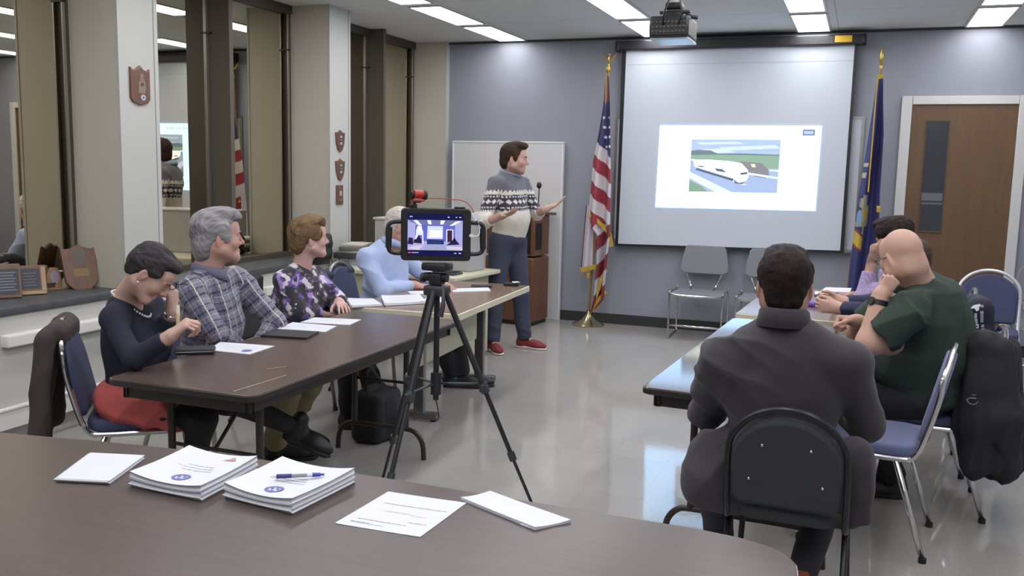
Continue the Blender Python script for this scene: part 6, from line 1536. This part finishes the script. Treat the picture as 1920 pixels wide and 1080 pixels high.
def build_blue_man():
    s = 1.08; y = 5.66
    hc = at(754, 427, y); fd = N((0.80, 0.35, -0.28)); M = head_frame(hc, fd)
    neck = V((hc.x-0.075, y-0.02, 1.055)); pel = V((-3.20, y+0.04, 0.55))
    shR = V((-3.145, y-0.20, 0.965)); shL = V((-3.10, y+0.19, 0.965))
    elR = at(716, 545, 5.42); wrR = at(776, 535, 5.66); elL = V((-2.90, y+0.28, 0.78)); wrL = V((-2.72, y+0.12, 0.78))
    hR, _, _ = hand_prims(wrR, (0.9, 0.3, -0.12), (0.0, 0.25, -1), -1, 0.95, [(0.6, 0.7, 0.4)]*4); hR += [Cap(elR, wrR, 0.04, 0.027)]
    hL, _, _ = hand_prims(wrL, (0.8, -0.5, -0.1), (0, 0, -1), 1, 0.95); hL += [Cap(elL, wrL, 0.04, 0.027)]
    tp, fr = torso_prims(pel, neck, shR, shL, hip=(0.175, 0.145), belly=(0.17, 0.155), chest=(0.17, 0.125), sh=0.06, bf=0.04, hump=0.02)
    ar = arm_prims(shR, elR, wrR, (0.066, 0.060, 0.058, 0.044), cut=0.92)+arm_prims(shL, elL, wrL, (0.064, 0.058, 0.056, 0.045), cut=0.9, side='l')
    hp = head_prims(M, s)+neck_prims(M, s, neck-V((0, 0, 0.03)))
    hipR = pel+V((0.03, -0.09, -0.02)); hipL = pel+V((0.03, 0.09, -0.02)); knR = V((-2.72, y-0.02, 0.54)); knL = V((-2.70, y+0.22, 0.54)); anR = V((-2.60, y+0.10, 0.10)); anL = V((-2.66, y+0.36, 0.10))
    anR = V((-2.72, 5.95, 0.10))
    lg = legs_sit(hipR, knR, anR, hipL, knL, anL, (0.09, 0.074, 0.068, 0.056))
    o = person_mesh('white-haired man in a pale blue shirt writing, partly behind the tablet', hp, pcap(tp, 0.03)+pcap(lg, 0.02), [hR, hL], skin_col('#c39080', M, s))
    eyes(M, s, o, brow='#b5b0ac')
    hair_mesh('hair', M, s, [((0, -0.024, 0.044), (0.083, 0.100, 0.088), 0.03), ((0, 0.04, 0.10), (0.064, 0.058, 0.028), 0.03), ((0, -0.066, -0.02), (0.064, 0.05, 0.065), 0.03)], '#cfc8c2', o, 51, 0.003, 60, tint='#a59d97')
    nk = neg(Cap(neck+V((0.02, 0, 0)), neck+V((0.05, 0.01, 0.2)), 0.062, 0.066, k=0.01))
    def stripe(P):
        uv = cloth_uv(P, tp+ar, fr, pel); w = (np.abs((uv[:, 0]/0.02) % 1-0.5) < 0.12)[:, None]
        return np.where(w, np.array(lin('#9fb0d4')), np.array(lin('#a1b1d5')))
    shirt_mesh('blue_shirt', tp+ar, m_cloth, o, stripe, h=0.0065, seed=55, amp=0.018, negs=[nk])
    FM = head_frame(neck+V((0.018, 0.0, 0.012)), (0.9, 0.3, 0), (0.2, 0.06, 1))
    collar('shirt_collar', FM, 0.068, 0.088, 0.035, mat('collar_paleblue', '#a3b2d6', 0.85), o, gap=0.6)
    shirt_mesh('trousers', pcap([tp[0]], 0.0)+lg, mat('trouser_dark', '#1e1f24', 0.85), o, None, h=0.009, seed=57, amp=0.01)
    t = N((0.85, 0.3, 0)); h0 = V((anR.x, anR.y, 0))-t*0.05; shoe('shoe', h0, h0+t*0.29, MATS['shoe_black'], o)
    h0 = V((anL.x, anL.y, 0))-t*0.05; shoe('shoe', h0, h0+t*0.29, MATS['shoe_black'], o)
    return o
def build_suit_man():
    s = 1.07; y = 3.24
    hc = at(1471, 536, y+0.03); fd = N((-0.10, 0.99, 0.0)); M = head_frame(hc, fd)
    neck = V((hc.x+0.008, y-0.03, 1.10)); pel = V((-0.20, y-0.0, 0.56))
    shR = V((hc.x+0.225, y-0.02, 0.965)); shL = V((hc.x-0.185, y-0.02, 0.935))
    elR = V((0.075, y+0.10, 0.735)); elL = V((-0.49, y+0.12, 0.72)); wrR = V((-0.10, y+0.36, 0.775)); wrL = V((-0.38, y+0.36, 0.775))
    hR, _, _ = hand_prims(wrR, (-0.5, 0.7, 0), (0, 0, -1), -1); hL, _, _ = hand_prims(wrL, (0.5, 0.7, 0), (0, 0, -1), 1)
    tp, fr = torso_prims(pel, neck, shR, shL, hip=(0.19, 0.14), belly=(0.19, 0.13), chest=(0.205, 0.125), sh=0.066, bf=0.02, bz=0.22)
    ar = arm_prims(shR, elR, wrR, (0.076, 0.066, 0.062, 0.048), cut=0.95)+arm_prims(shL, elL, wrL, (0.076, 0.066, 0.062, 0.048), cut=0.95, side='l')
    hp = head_prims(M, s)+neck_prims(M, s, neck+V((0, 0.04, -0.03)), 0.060, 0.052)
    hipR = pel+V((0.10, 0.02, -0.02)); hipL = pel+V((-0.10, 0.02, -0.02)); knR = V((-0.02, y+0.40, 0.50)); knL = V((-0.47, y+0.26, 0.50)); anR = V((-0.13, y-0.0, 0.10)); anL = V((-0.44, y+0.34, 0.09))
    lg = legs_sit(hipR, knR, anR, hipL, knL, anL, (0.095, 0.075, 0.066, 0.055))
    o = person_mesh('dark-haired man in a charcoal suit jacket seen from behind', hp, pcap(tp, 0.035)+pcap(lg, 0.02), [hR, hL], skin_col('#bb8c79', M, s))
    eyes(M, s, o, brow='#2a211c')
    hair_mesh('hair', M, s, [((0, -0.024, 0.046), (0.083, 0.099, 0.088), 0.03), ((0, 0.03, 0.105), (0.068, 0.066, 0.028), 0.03), ((0, -0.054, -0.024), (0.062, 0.052, 0.066), 0.03), ((0.071, 0.004, 0.03), (0.014, 0.035, 0.042), 0.02), ((-0.071, 0.004, 0.03), (0.014, 0.035, 0.042), 0.02)], '#2c231f', o, 61, 0.0035, 75, tint='#141010')
    msu = mat('suit_charcoal', '#2b282d', 0.85, bump=0.15, bscale=500, sheen=0.1)
    nk = neg(Cap(neck+V((0, 0.02, 0.11)), neck+V((0, 0.02, 0.2)), 0.062, 0.075, k=0.012))
    # jacket skirt spreading over seat and hanging at the sides
    def T(x, yy, z): return V((pel.x+x, pel.y+yy, z))
    pads = [Ell(shR+V((-0.03, 0, 0.025)), (0.10, 0.08, 0.055), k=0.05), Ell(shL+V((0.03, 0, 0.025)), (0.10, 0.08, 0.055), k=0.05)]
    sk = pads+[Cap(T(-0.16, -0.02, 0.06), T(-0.24, 0.02, -0.08), 0.10, 0.085, k=0.08, tagv='t'), Cap(T(0.16, -0.02, 0.06), T(0.20, 0.0, -0.06), 0.09, 0.06, k=0.08, tagv='t'), Cap(T(-0.14, -0.02, 0.12), at(1345, 860, 3.22), 0.12, 0.095, k=0.06), Cap(at(1342, 862, 3.22), at(1332, 905, 3.17), 0.095, 0.095, k=0.05), Cap(at(1335, 905, 3.17), at(1372, 955, 3.14), 0.09, 0.05, k=0.06), Cap(T(0.16, -0.05, 0.22), at(1604, 850, 3.17), 0.07, 0.05, k=0.06), Cap(at(1604, 850, 3.17), at(1616, 915, 3.15), 0.045, 0.03, k=0.05), Slab(at(1617, 925, 3.15), (0.032, 0.035, 0.105), np.array(Matrix.Rotation(-0.06, 3, 'Y')), rad=0.018, k=0.05)]
    shirt_mesh('suit_jacket', tp+ar+sk, msu, o, None, h=0.0065, seed=66, amp=0.017, negs=[nk], clip=lambda P: 0.43-P[:, 2])
    FM = head_frame(neck+V((0, 0.012, 0.018)), (0, 1, 0), (0, 0.18, 1))
    collar('jacket_collar', FM, 0.070, 0.092, 0.030, msu, o, gap=2.2, drop=0.06, front_drop=0.05)
    shirt_mesh('trousers', pcap([tp[0]], 0.02)+lg, mat('suit_trouser', '#2c2a30', 0.85), o, None, h=0.009, seed=67, amp=0.01)
    mbr = mat('shoe_brown', '#5f3526', 0.45)
    t = N((0.05, 0.95, 0)); h0 = V((anR.x, anR.y, 0.02))-t*0.06
    MB().lathe([(0.045, 0.0), (0.047, 0.05), (0.046, 0.10), (0.045, 0.10)], 20, V((anR.x, anR.y, 0.10))).build('orange_sock', mat('sock_orange', '#9c5233', 0.9), o)
    shoe('shoe', h0, h0+t*0.29, mbr, o); h0 = V((anL.x, anL.y, 0))-t*0.06; shoe('shoe', h0, h0+t*0.29, mbr, o)
    return o
def build_bald_man():
    s = 1.07; y = 4.62
    hc = at(1692, 480, y); fd = N((-0.54, 0.84, -0.18)); M = head_frame(hc, fd, (-0.28, 0.0, 1))
    neck = at(1724, 532, 4.68); pel = V((0.36, 4.80, 0.57))
    shR = V((0.235, y+0.34, 1.03)); shL = V((0.255, y-0.19, 1.01))       # left shoulder towards the camera
    elL = at(1630, 642, 4.40); wrL = at(1650, 554, 4.45); elR = V((0.02, y+0.36, 0.80)); wrR = at(1607, 601, 4.80)
    hL, ML, _ = hand_prims(wrL, (0.50, 0.22, 0.80), (-0.35, 0.9, 0.0), 1, 0.98, [(1.3, 1.4, 0.8), (1.3, 1.4, 0.8), (1.35, 1.4, 0.8), (1.4, 1.4, 0.8)], thumb=(0.95, 0.55, 0.1), tb=0.1)
    hL += [Cap(elL, wrL, 0.057, 0.034, k=0.02), Cap(elL+V((0.09, 0.05, 0.0)), elL, 0.06, 0.055, k=0.03)]
    hR, MR, _ = hand_prims(wrR, (-0.95, -0.12, -0.02), (0.1, -0.5, -0.8), -1, 1.0, [(1.35, 1.4, 0.8), (1.35, 1.4, 0.8), (1.4, 1.4, 0.8), (1.4, 1.4, 0.8)], thumb=(0.3, 0.9, -0.4), tb=0.4)
    hR += [Cap(elR, wrR, 0.048, 0.030, k=0.02), Cap(elR+V((0.12, 0.0, 0.05)), elR, 0.056, 0.048, k=0.03)]
    tp, fr = torso_prims(pel, neck, shR, shL, hip=(0.235, 0.20), belly=(0.235, 0.22), chest=(0.22, 0.165), sh=0.078, bf=0.05, hump=0.03, bz=0.19); tp += [Ell(at(1762, 580, 4.78), (0.135, 0.20, 0.15), k=0.08, tagv='t'), Ell(at(1780, 645, 4.78), (0.11, 0.22, 0.18), k=0.08, tagv='t')]
    ar = [Cap(shL, elL+(shL-elL)*0.22, 0.092, 0.088, k=0.06, flat=True, tagv='lu'), Cap(shR, elR+(shR-elR)*0.2, 0.09, 0.085, k=0.06, flat=True, tagv='ru')]
    hp = head_prims(M, s, fat=0.010, jaw=1.1)+neck_prims(M, s, neck-V((0, 0, 0.02)), 0.070, 0.080)+[Ell(M @ (V((0, -0.045, -0.045))*s), (0.066*s, 0.055*s, 0.06*s), np.array(M.to_3x3()), k=0.03), Cap(M @ (V((-0.030, -0.070, -0.060))*s), M @ (V((0.030, -0.070, -0.060))*s), 0.026, 0.026, k=0.02)]
    hipR = pel+V((-0.03, 0.11, -0.02)); hipL = pel+V((-0.03, -0.11, -0.02)); knR = V((-0.02, 4.98, 0.50)); knL = V((0.02, 4.66, 0.50)); anR = V((0.22, 4.98, 0.10)); anL = V((0.24, 4.82, 0.10))
    lg = legs_sit(hipR, knR, anR, hipL, knL, anL, (0.11, 0.088, 0.08, 0.066))
    o = person_mesh('bald heavy man in dark green polo resting chin on fist, black wristwatch', hp, pcap(tp, 0.03)+pcap(lg, 0.02), [hL, hR], skin_col('#c79b84', M, s, beard=('#b9b2ae', 0.75)), )
    eyes(M, s, o, brow='#a8a09a')
    hair_mesh('beard', M, s, [((0, 0.072, -0.104), (0.042, 0.028, 0.030), 0.02), ((0.05, 0.03, -0.075), (0.017, 0.038, 0.032), 0.02), ((-0.05, 0.03, -0.075), (0.017, 0.038, 0.032), 0.02)], '#cfcac6', o, 72, 0.003, 70, tint='#a8a19c')
    mp_ = mat('polo_green', '#26352d', 0.9, bump=0.15)
    nk = neg(Cap(neck+V((-0.02, 0, 0.0)), neck+V((-0.08, 0.0, 0.2)), 0.075, 0.082, k=0.012))
    def clip(P): return 0.52-P[:, 2]
    shirt_mesh('polo_shirt', tp+ar, mp_, o, None, h=0.0075, seed=75, amp=0.018, negs=[nk], clip=clip)
    FM = head_frame(neck+V((-0.02, 0.0, 0.0)), (-0.95, 0.2, 0), (-0.35, 0.05, 1))
    collar('polo_collar', FM, 0.082, 0.108, 0.03, mp_, o, gap=0.7, drop=0.045)
    shirt_mesh('trousers', pcap([tp[0]], 0.01)+lg, mat('trouser_black2', '#1c1c1f', 0.85), o, None, h=0.010, seed=76, amp=0.012)
    for a, t in ((anR, N((-0.9, 0.1, 0))), (anL, N((-0.95, -0.25, 0)))):
        h0 = V((a.x, a.y, 0))-t*0.06; shoe('shoe', h0, h0+t*0.30, mat('shoe_dark', '#2b2a2b', 0.6), o, w=0.05)
    # spectacles and watch
    g = MB()
    for sx in (-1, 1): g.tube([M @ (V((sx*0.083, -0.01, 0.012))*s), M @ (V((sx*0.082, 0.04, 0.008))*s), M @ (V((sx*0.066, 0.108, 0.004))*s)], 0.0025, 6, 3)
    for sx in (-1, 1): g.tube([M @ (V((sx*0.034+0.026*math.cos(i*PI/8), 0.112, -0.002+0.018*math.sin(i*PI/8)))*s) for i in range(16)], 0.002, 6, closed=True)
    g.tube([M @ (V((-0.01, 0.114, 0.002))*s), M @ (V((0.01, 0.114, 0.002))*s)], 0.002, 6); g.build('spectacles', mat('spectacle_metal', '#6d6259', 0.3, 0.6), o)
    ax = N(wrL-elL); wc = wrL-ax*0.035
    wt = MB().lathe([(0.037, -0.013), (0.0415, -0.012), (0.0415, 0.012), (0.037, 0.013), (0.037, -0.013)], 24, wc, ax).build('watch', m_black, o)
    dr_ = N((-0.75, -0.65, 0.0)); dr_ = (dr_-ax*dr_.dot(ax)).normalized()
    MB().cyl(wc+dr_*0.036, wc+dr_*0.050, 0.021, 0.019, 20).build('watch_case', mat('watch_face', '#26272a', 0.25), wt)
    return o
def build_hidden_person():
    y = 5.45; s = 1.0
    pel = V((0.42, 5.62, 0.55)); neck = V((0.33, 5.50, 1.00)); hc = V((0.27, 5.52, 1.13)); M = head_frame(hc, (-0.85, 0.5, -0.1))
    shR = V((0.30, 5.70, 0.92)); shL = V((0.34, 5.32, 0.90))
    wrL = at(1572, 578, 5.38); elL = at(1640, 588, 5.36); wrR = at(1577, 566, 5.52); elR = at(1640, 568, 5.62)
    hL, _, _ = hand_prims(wrL, (-0.95, 0.12, 0.05), (0.15, 0.9, 0.05), 1, 1.0, [(0.75, 0.9, 0.6)]*4, thumb=(0.5, 0.8, -0.2)); hL += [Cap(elL, wrL, 0.038, 0.027)]
    hR, _, _ = hand_prims(wrR, (-0.95, -0.10, 0.05), (0.1, -0.9, 0.1), -1, 1.0, [(0.75, 0.9, 0.6)]*4, thumb=(0.5, 0.8, -0.2)); hR += [Cap(elR, wrR, 0.038, 0.027)]
    tp, fr = torso_prims(pel, neck, shR, shL, hip=(0.16, 0.13), belly=(0.15, 0.12), chest=(0.15, 0.11), sh=0.055)
    ar = arm_prims(shL, elL, wrL, (0.056, 0.052, 0.050, 0.040), cut=0.90, side='l')+arm_prims(shR, elR, wrR, (0.056, 0.052, 0.050, 0.040), cut=0.9)
    hipR = pel+V((-0.03, 0.09, -0.02)); hipL = pel+V((-0.03, -0.09, -0.02)); knR = V((-0.02, 5.66, 0.52)); knL = V((-0.02, 5.46, 0.52)); anR = V((0.05, 5.66, 0.09)); anL = V((0.05, 5.46, 0.09))
    lg = legs_sit(hipR, knR, anR, hipL, knL, anL, (0.085, 0.07, 0.06, 0.05))
    o = person_mesh('person in navy sleeves with clasped hands, hidden behind the bald man', head_prims(M, s)+neck_prims(M, s, neck-V((0, 0, 0.03))), pcap(tp, 0.03)+pcap(lg, 0.015), [hL, hR], skin_col('#c79a86', M, s))
    hair_mesh('hair', M, s, [((0, -0.024, 0.044), (0.083, 0.100, 0.088), 0.03), ((0, -0.066, -0.02), (0.064, 0.05, 0.065), 0.03)], '#4d4038', o, 81, 0.003, 60)
    shirt_mesh('navy_sweater', tp+ar, mat('sweater_dark_navy', '#252a42', 0.9), o, None, h=0.0075, seed=85, amp=0.012, negs=[neg(Cap(neck, neck+V((-0.05, 0, 0.2)), 0.06, 0.065, k=0.01))])
    shirt_mesh('trousers', pcap([tp[0]], 0.0)+lg, MATS['trouser_dark'], o, None, h=0.01, seed=86, amp=0.01)
    for a in (anR, anL): t = N((-1, 0, 0)); h0 = V((a.x, a.y, 0))-t*0.05; shoe('shoe', h0, h0+t*0.27, MATS['shoe_black'], o, h=0.008)
    ax = N(wrL-elL)
    MB().lathe([(0.029, -0.006), (0.032, -0.005), (0.032, 0.005), (0.029, 0.006), (0.029, -0.006)], 20, wrL-ax*0.02, ax).build('bracelet', m_chrome, o)
    return o
def build_lavender_person():
    y = 6.15; s = 1.02
    hc = at(1676, 450, y); fd = N((-0.80, 0.55, -0.25)); M = head_frame(hc, fd)
    neck = V((hc.x+0.075, y+0.02, 1.055)); pel = V((0.40, 6.35, 0.55))
    shR = V((0.20, y+0.26, 0.97)); shL = V((0.24, y-0.14, 0.965))
    elL = at(1617, 562, 6.02); wrL = at(1636, 488, 6.08); elR = V((0.06, 6.45, 0.79)); wrR = at(1598, 556, 6.12)
    elR = at(1660, 562, 6.3)
    hL, _, _ = hand_prims(wrL, (0.06, 0.02, 1.0), (0.8, 0.45, 0.0), 1, 1.0, [(0.5, 0.8, 0.5), (1.25, 1.25, 0.7), (1.3, 1.3, 0.7), (1.3, 1.3, 0.7)], thumb=(0.5, 0.8, -0.3)); hL += [Cap(elL, wrL, 0.040, 0.027)]
    hR, _, _ = hand_prims(wrR, (-0.9, -0.2, -0.05), (0.1, -0.5, -0.8), -1, 0.95, [(0.6, 0.8, 0.5)]*4); hR += [Cap(elR, wrR, 0.038, 0.027)]
    tp, fr = torso_prims(pel, neck, shR, shL, hip=(0.165, 0.13), belly=(0.155, 0.12), chest=(0.16, 0.115), sh=0.058, hump=0.02)
    ar = arm_prims(shL, elL, wrL, (0.060, 0.056, 0.054, 0.046), cut=0.72, side='l')+arm_prims(shR, elR, wrR, (0.058, 0.054, 0.052, 0.042), cut=0.85)
    hipR = pel+V((-0.03, 0.09, -0.02)); hipL = pel+V((-0.03, -0.09, -0.02)); knR = V((-0.02, 6.45, 0.52)); knL = V((-0.02, 6.25, 0.52)); anR = V((0.05, 6.45, 0.09)); anL = V((0.05, 6.25, 0.09))
    lg = legs_sit(hipR, knR, anR, hipL, knL, anL, (0.085, 0.07, 0.06, 0.05))
    o = person_mesh('person with dark tousled hair and lavender shirt, fist raised to temple', head_prims(M, s)+neck_prims(M, s, neck-V((0, 0, 0.03))), pcap(tp, 0.03)+pcap(lg, 0.015), [hL, hR], skin_col('#b98c78', M, s, beard=('#3a2e28', 0.6)))
    eyes(M, s, o, brow='#241b16')
    hair_mesh('hair', M, s, [((0, -0.026, 0.052), (0.092, 0.108, 0.096), 0.03), ((0, 0.045, 0.108), (0.076, 0.064, 0.040), 0.03), ((0, -0.075, -0.015), (0.074, 0.052, 0.075), 0.03), ((0.078, 0.03, 0.05), (0.02, 0.04, 0.045), 0.02), ((-0.078, 0.03, 0.05), (0.02, 0.04, 0.045), 0.02)], '#2f2522', o, 91, 0.008, 45, tint='#171211')
    def chk(P):
        uv = cloth_uv(P, tp+ar, fr, pel); w = (((uv[:, 0]/0.012) % 1 < 0.3) | ((uv[:, 1]/0.012) % 1 < 0.3))[:, None]
        return np.where(w, np.array(lin('#8d7ba3')), np.array(lin('#a796bb')))
    shirt_mesh('lavender_shirt', tp+ar, m_cloth, o, chk, h=0.007, seed=95, amp=0.012, negs=[neg(Cap(neck, neck+V((-0.06, 0.02, 0.2)), 0.06, 0.068, k=0.01))])
    FM = head_frame(neck+V((-0.02, 0.005, 0.01)), (-0.9, 0.35, 0), (-0.2, 0.06, 1))
    collar('shirt_collar', FM, 0.068, 0.09, 0.035, mat('collar_lavender', '#ac9cc2', 0.85), o, gap=0.6)
    shirt_mesh('trousers', pcap([tp[0]], 0.0)+lg, MATS['trouser_dark'], o, None, h=0.01, seed=96, amp=0.01)
    for a in (anR, anL): t = N((-1, 0, 0)); h0 = V((a.x, a.y, 0))-t*0.05; shoe('shoe', h0, h0+t*0.27, MATS['shoe_black'], o, h=0.008)
    return o
build_presenter(); build_navy_woman(); build_plaid_man(); build_floral_woman(); build_blue_man(); build_suit_man(); build_bald_man(); build_hidden_person(); build_lavender_person()
